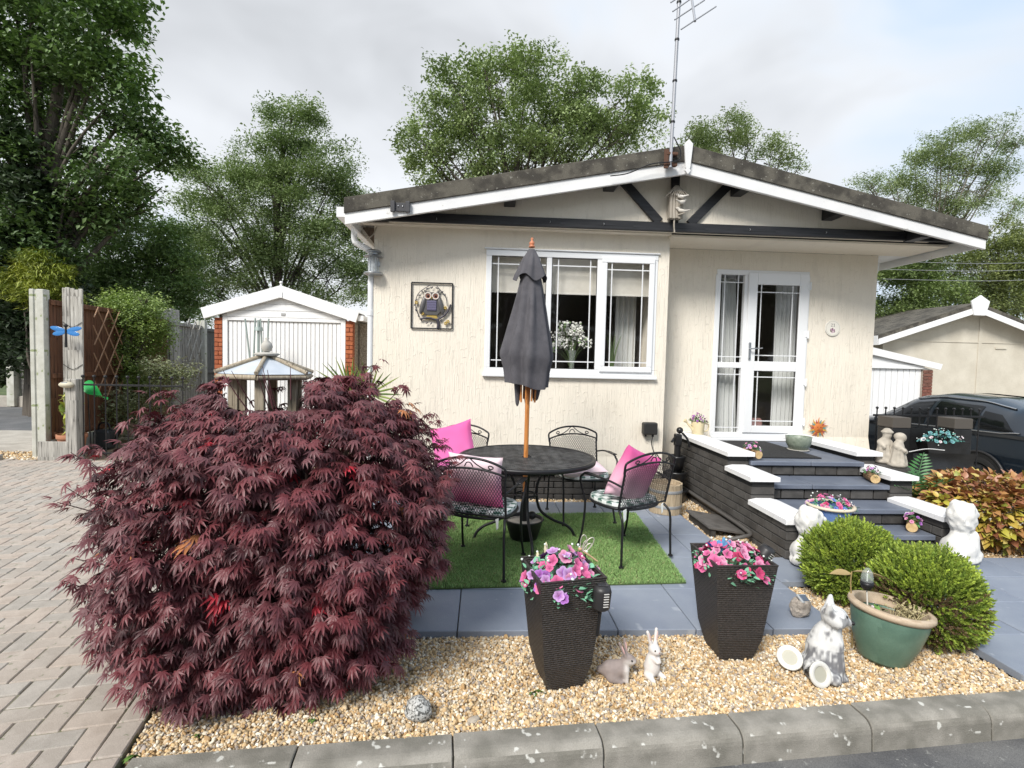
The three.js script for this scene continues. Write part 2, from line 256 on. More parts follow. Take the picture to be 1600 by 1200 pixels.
// paving slabs, painted blue grey
const slabMats = [0, 1, 2, 3].map(i => mottle({ a: [0.195 + i * 0.007, 0.225 + i * 0.007, 0.285 + i * 0.008], b: [0.245 + i * 0.008, 0.277 + i * 0.008, 0.335 + i * 0.007], size: 0.9, n: 512, cells: 4, seed: 70 + i * 9, grain: 0.05, rough: 0.62, bump: 0.002, spots: 0.17, spot: [0.33, 0.36, 0.41], spotCells: 9, contrast: 0.9 }));
{
  const patio = structGroup('patio'), geos = new Map();
  const slab = (x0, x1, z0, z1) => { const w = x1 - x0 - 0.006, d = z1 - z0 - 0.006; if (w < 0.04 || d < 0.04) return; const k = w.toFixed(3) + d.toFixed(3); if (!geos.has(k)) geos.set(k, muv(chamfer(w, 0.045, d, 0.004))); clonePart(geos.get(k), 'slab', patio, [(x0 + x1) / 2, -0.0235 + rr(-0.0015, 0.0015), (z0 + z1) / 2], [rr(-0.002, 0.002), 0, rr(-0.002, 0.002)], null, slabMats[Math.floor(rnd() * 4)]); };
  const rows = [-2.857, -3.385, -3.955, -4.48, -5.0, -5.53];
  for (let r = 0; r < 5; r++) for (let c = -3; c < 5; c++) { const x0 = -0.12 + c * 0.4655, x1 = Math.min(x0 + 0.4655, r < 2 ? 2.17 : 2.055); if (r === 1) slab(x0, x1, -3.385 - 0.57, -3.385); else slab(x0, x1, rows[r + 1], rows[r]); }
  slab(2.17, 2.47, -3.955, -3.5); slab(2.47, 2.785, -3.955, -3.5);
  for (let r = 0; r < 4; r++) for (let c = 0; c < 5; c++) { const x0 = 2.785 + c * 0.455, z1 = Math.min(-2.38 - r * 0.4 - c * 0.0, kz(x0 + 0.455) - 0.01), z0 = -2.38 - (r + 1) * 0.4 + (r === 3 ? 0.025 : 0); if (c === 4 && r > 1) continue; slab(x0, x0 + 0.455, z0, z1); }
  for (let c = 0; c < 3; c++) slab(5.06 - 0.0 + (c - 2) * 0.0 + c * 0.45 - 0.45, 5.06 + c * 0.45 - 0.0, -3.6, -3.19);
}

// gravel: a bed of bedding grit under loose stones
{
  const areas = [
    [[-1.36, kz(-1.36)], [2.78, kz(2.78)], [2.78, -3.49], [2.175, -3.49], [2.175, -2.865], [-1.0, -2.865], [-1.0, -3.7], [-1.72, -3.7]],
    [[2.06, -3.965], [2.475, -3.965], [2.475, -6.2], [2.06, -6.2]],
    [[-1.2, -5.54], [2.05, -5.54], [2.05, -5.77], [-1.2, -5.77]],
    [[4.17, -3.62], [5.28, -3.62], [5.28, -6.2], [4.17, -6.2]],
    [[-7.9, -7.45], [-6.35, -7.6], [-6.4, -8.24], [-7.9, -8.24]]];
  const inside = (x, z, P) => { let c = false; for (let i = 0, j = P.length - 1; i < P.length; j = i++) if ((P[i][1] > z) !== (P[j][1] > z) && x < (P[j][0] - P[i][0]) * (z - P[i][1]) / (P[j][1] - P[i][1]) + P[i][0]) c = !c; return c; };
  const bed = structGroup('gravel_bed');
  for (const a of areas) part('bedding', slabOf(a, -0.074, -0.05), M.bedding, bed);
  const r = rngOf(88), base = [0, 1, 2].map(s => { const g = new THREE.IcosahedronGeometry(1, 1), p = g.attributes.position; for (let i = 0; i < p.count; i++) { const q = V(p.getX(i), p.getY(i), p.getZ(i)); const k = 0.78 + 0.45 * n3(q.x * 1.3 + 9 * s, q.y * 1.3 + 5, q.z * 1.3 + 3, s); p.setXYZ(i, q.x * k, q.y * k, q.z * k); } g.computeVertexNormals(); return toCreasedNormals(g, 0.9); });
  const pal = [[0.60, 0.43, 0.235], [0.66, 0.52, 0.33], [0.47, 0.30, 0.14], [0.74, 0.66, 0.52], [0.42, 0.33, 0.22], [0.58, 0.46, 0.31], [0.70, 0.50, 0.27], [0.34, 0.29, 0.25], [0.80, 0.74, 0.63]];
  const lists = [[], [], []], cols = [[], [], []];
  const put = (x, z, y, s) => { const k = Math.floor(r() * 3); lists[k].push(M4(V(x, y, z), rndQ(r), V(s * rr(0.85, 1.5, r), s * rr(0.5, 0.8, r), s * rr(0.75, 1.1, r)))); const c = pal[Math.floor(Math.pow(r(), 1.15) * pal.length)], f = rr(0.8, 1.15, r); cols[k].push(lin(c[0] * f, c[1] * f, c[2] * f)); };
  const dens = [12500, 5200, 3600, 2200, 900];
  areas.forEach((P, ai) => { const xs = P.map(p => p[0]), zs = P.map(p => p[1]), x0 = Math.min(...xs), x1 = Math.max(...xs), z0 = Math.min(...zs), z1 = Math.max(...zs), n = (x1 - x0) * (z1 - z0) * dens[ai]; for (let i = 0; i < n; i++) { const x = mix(x0, x1, r()), z = mix(z0, z1, r()); if (!inside(x, z, P)) continue; const big = r() < 0.012 ? 1.7 : 1; put(x, z, -0.05 + 0.013 * r() + 0.006 * (fbm(x * 3, z * 3, 0, 4, 2) - 0.5), rr(0.005, 0.0092, r) * big * (ai > 3 ? 2.2 : 1)); } });
  for (let i = 0; i < 90; i++) put(rr(-1.6, 2.6, r), kz(0) + 0.16 + Math.abs(rr(-0.2, 0.6, r)) * r(), -0.16, rr(0.003, 0.007, r));
  lists.forEach((l, i) => inst('gravel_stones', base[i], mk([1, 1, 1], 0.85), l, bed, k => cols[i][k]));
}

// artificial grass mat
{
  const P = [[-0.64, -3.362], [1.457, -3.465], [1.585, -5.095], [-0.52, -4.99]];
  const t = thing('grass_mat', 'green artificial grass mat under the round table and chairs', 'grass mat');
  part('backing', slabOf(P, 0.001, 0.008), mk([0.07, 0.11, 0.035], 0.95), t);
  const r = rngOf(5), blade = new THREE.BufferGeometry(); const w = 0.0016;
  blade.setAttribute('position', new THREE.Float32BufferAttribute([-w, 0, 0, w, 0, 0, w * 0.8, 0.55, 0.12, -w, 0, 0, w * 0.8, 0.55, 0.12, -w * 0.8, 0.55, 0.12, -w * 0.8, 0.55, 0.12, w * 0.8, 0.55, 0.12, 0, 1, 0.5].map((v, i) => i % 3 === 0 ? v * 1 : v * 0.026), 3)); blade.computeVertexNormals();
  const L = [], C = [];
  for (let i = 0; i < 120000; i++) {
    const u = r(), v = r(), x = mix(mix(P[0][0], P[1][0], u), mix(P[3][0], P[2][0], u), v), z = mix(mix(P[0][1], P[1][1], u), mix(P[3][1], P[2][1], u), v);
    const patch = fbm(x * 5, z * 5, 0, 7, 3); L.push(M4(V(x, 0.006, z), new THREE.Euler(rr(-0.5, 0.5, r) + (patch - 0.5) * 0.8, r() * 6.28, rr(-0.5, 0.5, r)), V(1.3, rr(0.6, 1.05, r), 1)));
    const k = rr(0.7, 1.25, r), dry = r() < 0.08; C.push(dry ? lin(0.36 * k, 0.36 * k, 0.17 * k) : lin(0.235 * k, 0.385 * k, 0.125 * k));
  }
  inst('pile', blade, mp([1, 1, 1], 0.7, { transmission: 0.0 }), L, t, k => C[k]);
}
// ================================================================ the park home
// render with trowelled runs: short upright ridges
const canv = (w, h, draw) => { const c = document.createElement('canvas'); c.width = w; c.height = h; draw(c.getContext('2d'), w, h); return c; };
function stucco(seed) {
  const r = rngOf(seed), N = 1024;
  const c = canv(N, N, (g) => {
    g.fillStyle = 'rgb(120,120,120)'; g.fillRect(0, 0, N, N);
    for (let i = 0; i < 2700; i++) { const x = r() * N, y = r() * N, L = rr(18, 110, r), k = r(), v = k < 0.5 ? rr(40, 90, r) : rr(160, 225, r); g.strokeStyle = `rgba(${v | 0},${v | 0},${v | 0},${rr(0.25, 0.85, r)})`; g.lineWidth = rr(1, 3.6, r); for (const [ox, oy] of [[0, 0], [N, 0], [-N, 0], [0, N], [0, -N]]) { if (x + ox < -90 || x + ox > N + 90 || y + oy < -90 || y + oy > N + 90) continue; g.beginPath(); g.moveTo(x + ox, y + oy); g.bezierCurveTo(x + ox + 5 * (k - 0.5), y + oy + L * 0.3, x + ox - 10 * (k - 0.5), y + oy + L * 0.6, x + ox + 9 * (k - 0.4), y + oy + L); g.stroke(); } }
    for (let i = 0; i < 260; i++) { const x = r() * N, y = r() * N, w = rr(5, 15, r); g.strokeStyle = 'rgba(235,235,235,0.7)'; g.lineWidth = rr(1, 3, r); g.beginPath(); g.arc(x, y, w, Math.PI * 1.05, Math.PI * rr(1.5, 1.95, r)); g.stroke(); }
  });
  return c;
}
const ctex = (c, { srgb = true, size = 1, sizeY = size, rep = true } = {}) => { const t = new THREE.CanvasTexture(c); if (rep) { t.wrapS = t.wrapT = THREE.RepeatWrapping; t.repeat.set(1 / size, 1 / sizeY); } if (srgb) t.colorSpace = THREE.SRGBColorSpace; return t; };
{
  const bumpMap = ctex(stucco(3), { srgb: false, size: 1.9 });
  const map = dtex(512, 512, (u, v, i, j) => { const t = fbm(u * 5, v * 5, 5, 21, 5), d = fbm(u * 24, v * 7, 24, 23, 3), k = (1 + (hsh(i, j, 2) - 0.5) * 0.05) * (1 - 0.05 * sstep(0.58, 0.8, d)); return mix3([0.78, 0.71, 0.595], [0.85, 0.79, 0.685], t).map(q => q * k); }, { size: 2.6 });
  M.stucco = mk([1, 1, 1], 0.9, { map, bumpMap, bumpScale: 0.0095 });
}
M.upvc = mp([0.80, 0.81, 0.82], 0.32, { clearcoat: 0.15, clearcoatRoughness: 0.3 });
M.whitePaint = mottle({ a: [0.74, 0.74, 0.745], b: [0.81, 0.81, 0.80], size: 1.1, cells: 6, seed: 81, grain: 0.03, rough: 0.5, spots: 0.13, spot: [0.56, 0.55, 0.51], spotCells: 22 });
M.blackPaint = timber([0.011, 0.011, 0.013], [0.024, 0.024, 0.027], { size: 0.8, along: 'u', seed: 5, rough: 0.5 });
M.felt = mottle({ a: [0.055, 0.05, 0.042], b: [0.12, 0.11, 0.09], size: 0.8, n: 512, cells: 7, seed: 83, grain: 0.4, rough: 1, bump: 0.003, spots: 0.2, spot: [0.22, 0.215, 0.185], spotCells: 34, contrast: 1.6 });
M.plinthBrick = mottle({ a: [0.026, 0.025, 0.024], b: [0.052, 0.049, 0.047], size: 0.4, cells: 6, seed: 85, rough: 0.7, bump: 0.003, grain: 0.2 });
M.mortarDark = mk([0.02, 0.02, 0.02], 0.95);
M.glass = mp([1, 1, 1], 0.02, { transmission: 1, thickness: 0, ior: 1.55, specularIntensity: 1 });
M.room = mottle({ a: [0.20, 0.18, 0.16], b: [0.26, 0.24, 0.21], size: 2, cells: 5, seed: 86, rough: 0.95 });
M.steel = mk([0.55, 0.56, 0.58], 0.35, { metalness: 1 });
M.iron = mk([0.018, 0.018, 0.02], 0.42, { metalness: 0.3 });

const FZ = -5.78, RZ = -6.25, XL = -1.23, XR = 4.93, XC = 2.085, XM = 2.03, BACK = -13.2;
const home = thing('park_home', 'cream rendered park home bungalow with low gable and black timber trim', 'bungalow');
{
  const wx0 = 0.016, wx1 = 1.945, wy0 = 1.405, wy1 = 2.757;         // window opening
  const dx0 = W(1117, 500, RZ).x, dx1 = W(1261, 500, RZ).x, dy0 = 0.655, dy1 = 2.715;
  part('front_wall', ext([[XL, 0.30], [XC, 0.22], [XC, 3.06], [XL, 3.06]], 0.12, 0, [[[wx0, wy0], [wx1, wy0], [wx1, wy1], [wx0, wy1]]]).translate(0, 0, FZ - 0.12), M.stucco, home);
  part('porch_side_wall', b2(XC - 0.12, XC - 0.002, 0.2, 3.0, RZ, FZ - 0.122), M.stucco, home);
  part('porch_wall', ext([[XC - 0.122, 0.2], [XR, 0.2], [XR, 2.96], [XC - 0.122, 2.96]], 0.12, 0, [[[dx0, dy0], [dx1, dy0], [dx1, dy1], [dx0, dy1]]]).translate(0, 0, RZ - 0.12), M.stucco, home);
  part('side_wall', b2(XL, XL + 0.12, 0.1, 3.06, BACK, FZ - 0.122), M.stucco, home);
  part('side_wall', b2(XR - 0.12, XR, 0.1, 3.06, BACK, RZ - 0.122), M.stucco, home);
  part('back_wall', b2(XL + 0.122, XR - 0.122, 0.1, 3.06, BACK, BACK + 0.12), M.stucco, home);
  part('partition', [b2(XL + 0.124, XC - 0.124, 0.55, 2.92, -9.1, -9.0), b2(XC - 0.122, XC - 0.05, 0.55, 2.92, -9.0, RZ - 0.125), b2(XC - 0.05, XR - 0.124, 0.55, 2.92, -8.4, -8.3)], M.room, home);
  part('floor', b2(XL + 0.124, XR - 0.124, 0.45, 0.55, BACK + 0.13, RZ - 0.124), mk([0.16, 0.11, 0.075], 0.7), home);
  part('floor', b2(XL + 0.124, XC - 0.126, 0.45, 0.549, RZ - 0.12, FZ - 0.124), mk([0.16, 0.11, 0.075], 0.7), home);
  part('ceiling', b2(XL + 0.124, XR - 0.124, 2.925, 2.955, BACK + 0.13, RZ - 0.124), mk([0.5, 0.5, 0.48], 0.9), home);
  part('ceiling', b2(XL + 0.124, XC - 0.126, 2.925, 2.956, RZ - 0.12, FZ - 0.124), mk([0.5, 0.5, 0.48], 0.9), home);
  // splayed foot of the render
  const bell = (x0, x1, y0, y1, z) => { const g = ext([[0, y1], [0.045, y0 + 0.02], [0.045, y0], [0, y0]], x1 - x0); return g.rotateY(-Math.PI / 2).scale(1, 1, 1).translate(x1, 0, z).rotateY(0); };
  for (const [x0, x1, y0, y1, z] of [[XL, XC, 0.27, 0.46, FZ], [4.2, XR, 0.47, 0.66, RZ]]) { const g = ext([[0.002, y1], [0.045, y0 + 0.02], [0.045, y0], [0.002, y0]], x1 - x0); g.rotateY(-Math.PI / 2); g.translate(x1, 0, 0); const p = g.attributes.position; for (let i = 0; i < p.count; i++) p.setZ(i, p.getZ(i) + z); part('bell_cast', g, M.stucco, home); }
  // brick skirt painted black
  const sk = part('skirt', [b2(XL + 0.03, XC - 0.01, -0.07, 0.285, FZ - 0.2, FZ - 0.045), b2(XC - 0.13, XR - 0.02, -0.07, 0.235, RZ - 0.15, RZ - 0.06)], M.mortarDark, home);
  const bg = muv(chamfer(0.215, 0.064, 0.03, 0.004));
  for (let c = 0; c < 5; c++) for (let i = 0; i < 16; i++) { const x = XL + 0.15 + i * 0.2255 - (c % 2) * 0.11; if (x > XC - 0.1 || x < XL + 0.1) continue; clonePart(bg, 'brick', sk, [x, -0.028 + c * 0.0735, FZ - 0.038 + rr(-0.002, 0.002)], null, null, M.plinthBrick); }
  for (let c = 0; c < 4; c++) for (let i = 0; i < 2; i++) clonePart(bg, 'brick', sk, [XC + 0.02 + i * 0.2255 + (c % 2) * 0.11, -0.028 + c * 0.0735, RZ - 0.052], null, null, M.plinthBrick);

  // ---- gable
  const GZ = -5.62, by0 = 2.992, by1 = 3.09, apex = 3.55, eave = 3.0;
  part('gable_panel', [ext([[-1.05, 3.0], [5.05, 3.0], [4.9, 3.1], [XM + 0.03, 3.72], [-0.95, 3.1]], 0.06).translate(0, 0, GZ - 0.06)], M.stucco, home);
  part('soffit', b2(XL - 0.16, XC - 0.02, 2.985, 2.998, FZ, GZ - 0.061), M.stucco, home);
  part('soffit', b2(XC - 0.018, 5.32, 2.962, 2.985, RZ + 0.001, GZ - 0.061), M.stucco, home);
  part('soffit', b2(XR + 0.002, 5.32, 2.963, 2.984, BACK, RZ), M.whitePaint, home);
  part('tie_beam', rb2(-1.12, 5.30, by0, by1, GZ, GZ + 0.045, 0.006), M.blackPaint, home);
  part('king_post', rb2(2.01, 2.10, by1 + 0.001, 3.66, GZ, GZ + 0.04, 0.005), M.blackPaint, home);
  const br = (x0, y0, x1, y1) => { const a = Math.atan2(y1 - y0, x1 - x0), L = Math.hypot(x1 - x0, y1 - y0); return xf(rb(L, 0.095, 0.036, 0.005), [(x0 + x1) / 2, (y0 + y1) / 2, GZ + 0.019], [0, 0, a]); };
  const wl = (x, y) => { const p = W(x, y, GZ + 0.03); return [p.x, p.y]; };
  part('brace', br(...wl(1031, 347), ...wl(968, 276)), M.blackPaint, home);
  part('brace', br(...wl(1078, 350), ...wl(1146, 282)), M.blackPaint, home);
  for (const [x, y] of [[682, 337], [859, 355], [943, 358], [1171, 364], [1290, 369]]) part('beam_fixing', xf(tub([[0, 0.012, 0], [0.004, 0, 0.012], [0, -0.012, 0.004]], 0.003, 8, 5), [W(x, y, GZ + 0.048).x, 3.04 + rr(-0.01, 0.01), GZ + 0.047]), M.steel, home);

  // ---- roof: two leaves, felt verge over white bargeboards
  const VZ = -5.33, xl = -1.43, xr = 5.42, xa = 2.072, yl = 3.135, yr = 3.105, ya = 3.805;
  const roof = part('roof', [ext([[xl, yl], [xa, ya], [xa, ya - 0.09], [xl, yl - 0.09]], 8.2).translate(0, 0, VZ - 8.205), ext([[xa, ya], [xr, yr], [xr, yr - 0.09], [xa, ya - 0.09]], 8.2).translate(0, 0, VZ - 8.205)], M.felt, home);
  part('verge_felt', ext([[xl - 0.004, yl + 0.004], [xa, ya + 0.012], [xa, ya - 0.145], [xl - 0.004, yl - 0.142]], 0.05, 0.004).translate(0, 0, VZ - 0.045), M.felt, roof);
  part('verge_felt', ext([[xa + 0.001, ya + 0.012], [xr + 0.004, yr + 0.004], [xr + 0.004, yr - 0.132], [xa + 0.001, ya - 0.145]], 0.05, 0.004).translate(0, 0, VZ - 0.045), M.felt, roof);
  part('bargeboard', ext([[xl, yl - 0.145], [xa - 0.001, ya - 0.149], [xa - 0.001, ya - 0.275], [xl, yl - 0.255]], 0.03, 0.003).translate(0, 0, VZ - 0.042), M.whitePaint, roof);
  part('bargeboard', ext([[xa + 0.001, ya - 0.149], [xr, yr - 0.136], [xr, yr - 0.236], [xa + 0.001, ya - 0.275]], 0.03, 0.003).translate(0, 0, VZ - 0.042), M.whitePaint, roof);
  // spear shaped finial board
  const fp = [[0, 0.15], [0.042, 0.105], [0.022, -0.13], [0.014, -0.15], [0.03, -0.165], [0.0, -0.2], [-0.03, -0.165], [-0.014, -0.15], [-0.022, -0.13], [-0.042, 0.105]];
  part('finial', ext(fp, 0.02, 0.003).translate(xa, ya - 0.09, VZ + 0.012), M.whitePaint, roof);
  // purlin ends under the overhang
  for (const [px, py] of [[797, 311], [955, 282], [1158, 287], [1303, 331], [1433, 365]]) { const p = W(px, py, -5.5); const yTop = (p.x < xa ? mix(yl, ya, (p.x - xl) / (xa - xl)) : mix(ya, yr, (p.x - xa) / (xr - xa))) - 0.1; part('purlin', rb2(p.x - 0.06, p.x + 0.06, yTop - 0.16, yTop, GZ + 0.001, VZ - 0.044, 0.006), M.blackPaint, roof); }
  part('underboarding', [ext([[xl + 0.02, yl - 0.1], [xa, ya - 0.1], [xa, ya - 0.112], [xl + 0.02, yl - 0.112]], 8.1).translate(0, 0, VZ - 8.15), ext([[xa, ya - 0.1], [xr - 0.02, yr - 0.1], [xr - 0.02, yr - 0.112], [xa, ya - 0.112]], 8.1).translate(0, 0, VZ - 8.15)], M.blackPaint, roof);
  part('eaves_board', [b2(xl + 0.03, xl + 0.05, yl - 0.24, yl - 0.1, BACK, VZ - 0.05)], M.whitePaint, roof);
  part('eaves_board', [b2(xr - 0.06, xr - 0.04, yr - 0.225, yr - 0.1, BACK, VZ - 0.05)], M.whitePaint, roof);
  // rafter feet at the open corner on the left
  part('eaves_bracket', [ext([[XL - 0.16, 2.99], [XL - 0.002, 2.99], [XL - 0.002, 2.78]], 0.05).translate(0, 0, FZ - 0.16)], timber([0.16, 0.12, 0.09], [0.24, 0.19, 0.15], { size: 0.4, seed: 8 }), home);
  part('loose_cable', tub([[XL - 0.15, 2.93, FZ - 0.03], [XL - 0.08, 2.84, FZ + 0.03], [XL - 0.01, 2.87, FZ + 0.04], [XL + 0.03, 2.97, FZ + 0.02]], 0.007, 24, 6), mk([0.45, 0.40, 0.33], 0.7), home);
  const gut = part('gutter', [b2(xl - 0.1, xl - 0.012, yl - 0.17, yl - 0.16, BACK, VZ - 0.06), b2(xl - 0.1, xl - 0.09, yl - 0.16, yl - 0.07, BACK, VZ - 0.06), b2(xl - 0.09, xl - 0.012, yl - 0.16, yl - 0.07, VZ - 0.072, VZ - 0.06)], M.upvc, home);
  part('gutter', [b2(xr + 0.012, xr + 0.1, yr - 0.17, yr - 0.16, BACK, VZ - 0.9), b2(xr + 0.09, xr + 0.1, yr - 0.16, yr - 0.07, BACK, VZ - 0.9)], M.upvc, home);
  const px = XL - 0.035, pz = FZ - 0.02;
  part('downpipe', [tub([[xl - 0.02, 2.97, pz], [xl - 0.02, 2.84, pz], [xl - 0.005, 2.79, pz]], 0.034, 16, 12), bar([xl - 0.012, 2.80, pz], [px - 0.01, 2.715, pz], 0.034, 12), bar([px, 2.72, pz], [px, -0.02, pz], 0.034, 12), cyl(0.04, 0.04, 0.06, 14, px, 2.03, pz), cyl(0.04, 0.04, 0.06, 14, px, 2.69, pz)], M.upvc, home);
  part('downpipe', [bar([XR + 0.22, 2.93, RZ - 0.3], [XR + 0.2, 2.80, RZ - 0.3], 0.034, 12), bar([XR + 0.2, 2.82, RZ - 0.3], [XR + 0.045, 2.70, RZ - 0.3], 0.034, 12), bar([XR + 0.05, 2.71, RZ - 0.3], [XR + 0.05, 0.0, RZ - 0.3], 0.034, 12)], M.upvc, home);

  // ---- window
  const win = new THREE.Group(); win.name = 'window'; home.add(win);
  const z0 = FZ - 0.045, z1 = FZ + 0.012, fr = 0.052;
  part('frame', [rb2(wx0 - 0.012, wx1 + 0.012, wy1 - fr, wy1 + 0.014, z0, z1, 0.006), rb2(wx0 - 0.012, wx1 + 0.012, wy0 - 0.014, wy0 + fr, z0, z1 - 0.002, 0.006), rb2(wx0 - 0.01, wx0 + fr, wy0 + fr, wy1 - fr, z0, z1 - 0.003, 0.006), rb2(wx1 - fr, wx1 + 0.01, wy0 + fr, wy1 - fr, z0, z1 - 0.003, 0.006)], M.upvc, win);
  part('sill', [rb2(wx0 - 0.03, wx1 + 0.03, wy0 - 0.05, wy0 - 0.016, z0, FZ + 0.05, 0.008)], M.upvc, win);
  part('drip_rail', [rb2(wx0 - 0.03, wx1 + 0.03, wy1 + 0.016, wy1 + 0.032, z0, FZ + 0.028, 0.005)], M.upvc, win);
  const m1 = W(856.5, 490, FZ).x, m2 = W(936, 490, FZ).x;
  part('mullion', rb2(m1 - 0.03, m1 + 0.03, wy0 + fr, wy1 - fr, z0, z1 - 0.005, 0.006), M.upvc, win);
  part('mullion', rb2(m2 - 0.034, m2 + 0.03, wy0 + fr, wy1 - fr, z0, z1 - 0.005, 0.006), M.upvc, win);
  const sx0 = m2 + 0.012, sx1 = wx1 - 0.03, sy0 = wy0 + 0.03, sy1 = wy1 - 0.03, sz1 = FZ + 0.034, sf = 0.062;
  part('sash', [rb2(sx0, sx1, sy1 - sf, sy1, z1, sz1, 0.007), rb2(sx0, sx1, sy0, sy0 + sf, z1, sz1, 0.007), rb2(sx0, sx0 + sf, sy0 + sf, sy1 - sf, z1, sz1 - 0.001, 0.007), rb2(sx1 - sf, sx1, sy0 + sf, sy1 - sf, z1, sz1 - 0.001, 0.007)], M.upvc, win);
  const cameMat = mk([0.74, 0.75, 0.76], 0.45);
  const pane = (x0, x1, y0, y1, z, parent, bars = [0.075, 0.075, 0.085, 0.085], t = 0.006) => {
    part('pane', new THREE.PlaneGeometry(x1 - x0, y1 - y0).translate((x0 + x1) / 2, (y0 + y1) / 2, z), M.glass, parent);
    const [l, rgt, top, bot] = bars, cz = z + 0.0035;
    const vb = x => part('glazing_bar', b2(x - t, x + t, y0, y1, cz - 0.002, cz + 0.002), cameMat, parent), hb = y => part('glazing_bar', b2(x0, x1, y - t, y + t, cz - 0.0035, cz + 0.0005), cameMat, parent);
    if (l) vb(x0 + l); if (rgt) vb(x1 - rgt); if (top) hb(y1 - top); if (bot) hb(y0 + bot);
  };
  pane(wx0 + fr, m1 - 0.03, wy0 + fr, wy1 - fr, FZ - 0.02, win); pane(m1 + 0.03, m2 - 0.034, wy0 + fr, wy1 - fr, FZ - 0.02, win); pane(sx0 + sf, sx1 - sf, sy0 + sf, sy1 - sf, FZ + 0.012, win, [0.055, 0.075, 0.075, 0.05]);
  part('gasket', [[wx0 + fr, m1 - 0.03], [m1 + 0.03, m2 - 0.034]].flatMap(([a, b]) => [b2(a, a + 0.006, wy0 + fr, wy1 - fr, FZ - 0.015, FZ - 0.006), b2(b - 0.006, b, wy0 + fr, wy1 - fr, FZ - 0.015, FZ - 0.006), b2(a, b, wy1 - fr - 0.006, wy1 - fr, FZ - 0.015, FZ - 0.007), b2(a, b, wy0 + fr, wy0 + fr + 0.006, FZ - 0.015, FZ - 0.007)]), mk([0.03, 0.03, 0.03], 0.6), win);
  part('inner_sill', rb2(wx0, wx1, wy0 - 0.06, wy0 - 0.03, FZ - 0.42, FZ - 0.05, 0.006), M.upvc, win);

  // ---- door with side light
  const door = new THREE.Group(); door.name = 'door'; home.add(door);
  const P = (px_, py_) => W(px_, py_, RZ); const dz0 = RZ - 0.05, dz1 = RZ + 0.014;
  const jx = W(1165, 540, RZ).x;                                     // mullion between side light and leaf
  part('frame', [rb2(dx0, dx1, dy1 - 0.05, dy1 + 0.012, dz0, dz1, 0.006), rb2(dx0 - 0.012, dx0 + 0.055, dy0, dy1 - 0.05, dz0, dz1 - 0.002, 0.006), rb2(dx1 - 0.045, dx1 + 0.012, dy0, dy1 - 0.05, dz0, dz1 - 0.002, 0.006), rb2(jx - 0.05, jx + 0.012, dy0, dy1 - 0.05, dz0, dz1 - 0.003, 0.006), rb2(dx0, dx1, dy0 - 0.02, dy0 + 0.045, dz0, dz1 + 0.004, 0.006)], M.upvc, door);
  part('threshold', rb2(dx0 - 0.03, dx1 + 0.03, dy0 - 0.055, dy0 - 0.022, dz0, RZ + 0.05, 0.006), M.upvc, door);
  const ly0 = dy0 + 0.047, ly1 = dy1 - 0.02, lx0 = jx - 0.008, lx1 = dx1 - 0.012, lz = RZ + 0.036;
  const gx0 = W(1178, 540, RZ).x, gx1 = W(1243, 540, RZ).x, gyT = W(1210, 446, RZ).y, gyM = W(1205, 565, RZ).y, gyL = W(1205, 580, RZ).y, gyB = W(1200, 665, RZ).y;
  part('leaf', [rb2(lx0, gx0, ly0, ly1, dz1, lz, 0.007), rb2(gx1, lx1, ly0, ly1, dz1, lz, 0.007), rb2(gx0, gx1, gyT, ly1, dz1, lz - 0.001, 0.006), rb2(gx0, gx1, gyL, gyM, dz1, lz - 0.001, 0.006), rb2(gx0, gx1, ly0, gyB, dz1, lz - 0.001, 0.006)], M.upvc, door);
  pane(gx0, gx1, gyM, gyT, RZ + 0.012, door, [0.055, 0.08, 0.09, 0.075]); pane(gx0, gx1, gyB, gyL, RZ + 0.012, door, [0.055, 0.0, 0.075, 0.06]);
  part('side_light_rail', rb2(dx0 + 0.055, jx - 0.05, gyL + 0.03, gyM - 0.02, dz0, dz1 - 0.004, 0.006), M.upvc, door);
  pane(dx0 + 0.055, jx - 0.05, gyM - 0.02, dy1 - 0.05, RZ - 0.02, door, [0.06, 0.07, 0.09, 0.07]); pane(dx0 + 0.055, jx - 0.05, dy0 + 0.045, gyL + 0.03, RZ - 0.02, door, [0.0, 0.07, 0.08, 0.06]);
  const hp = W(1170, 545, lz);
  part('handle', [rb(0.03, 0.22, 0.012, 0.006, hp.x + 0.01, hp.y - 0.03, lz + 0.006), bar([hp.x + 0.01, hp.y, lz], [hp.x + 0.01, hp.y, lz + 0.05], 0.008), bar([hp.x + 0.01, hp.y, lz + 0.05], [hp.x + 0.145, hp.y + 0.012, lz + 0.055], 0.009), cyl(0.013, 0.013, 0.016, 12).rotateX(Math.PI / 2).translate(hp.x + 0.01, hp.y - 0.105, lz + 0.008)], M.steel, door);
  for (const y of [2.55, 1.95, 1.35, 0.85]) part('hinge', [cyl(0.011, 0.011, 0.1, 10, lx1 + 0.012, y, lz + 0.004), rb(0.035, 0.07, 0.006, 0.002, lx1 - 0.008, y, lz + 0.003)], M.upvc, door);
}

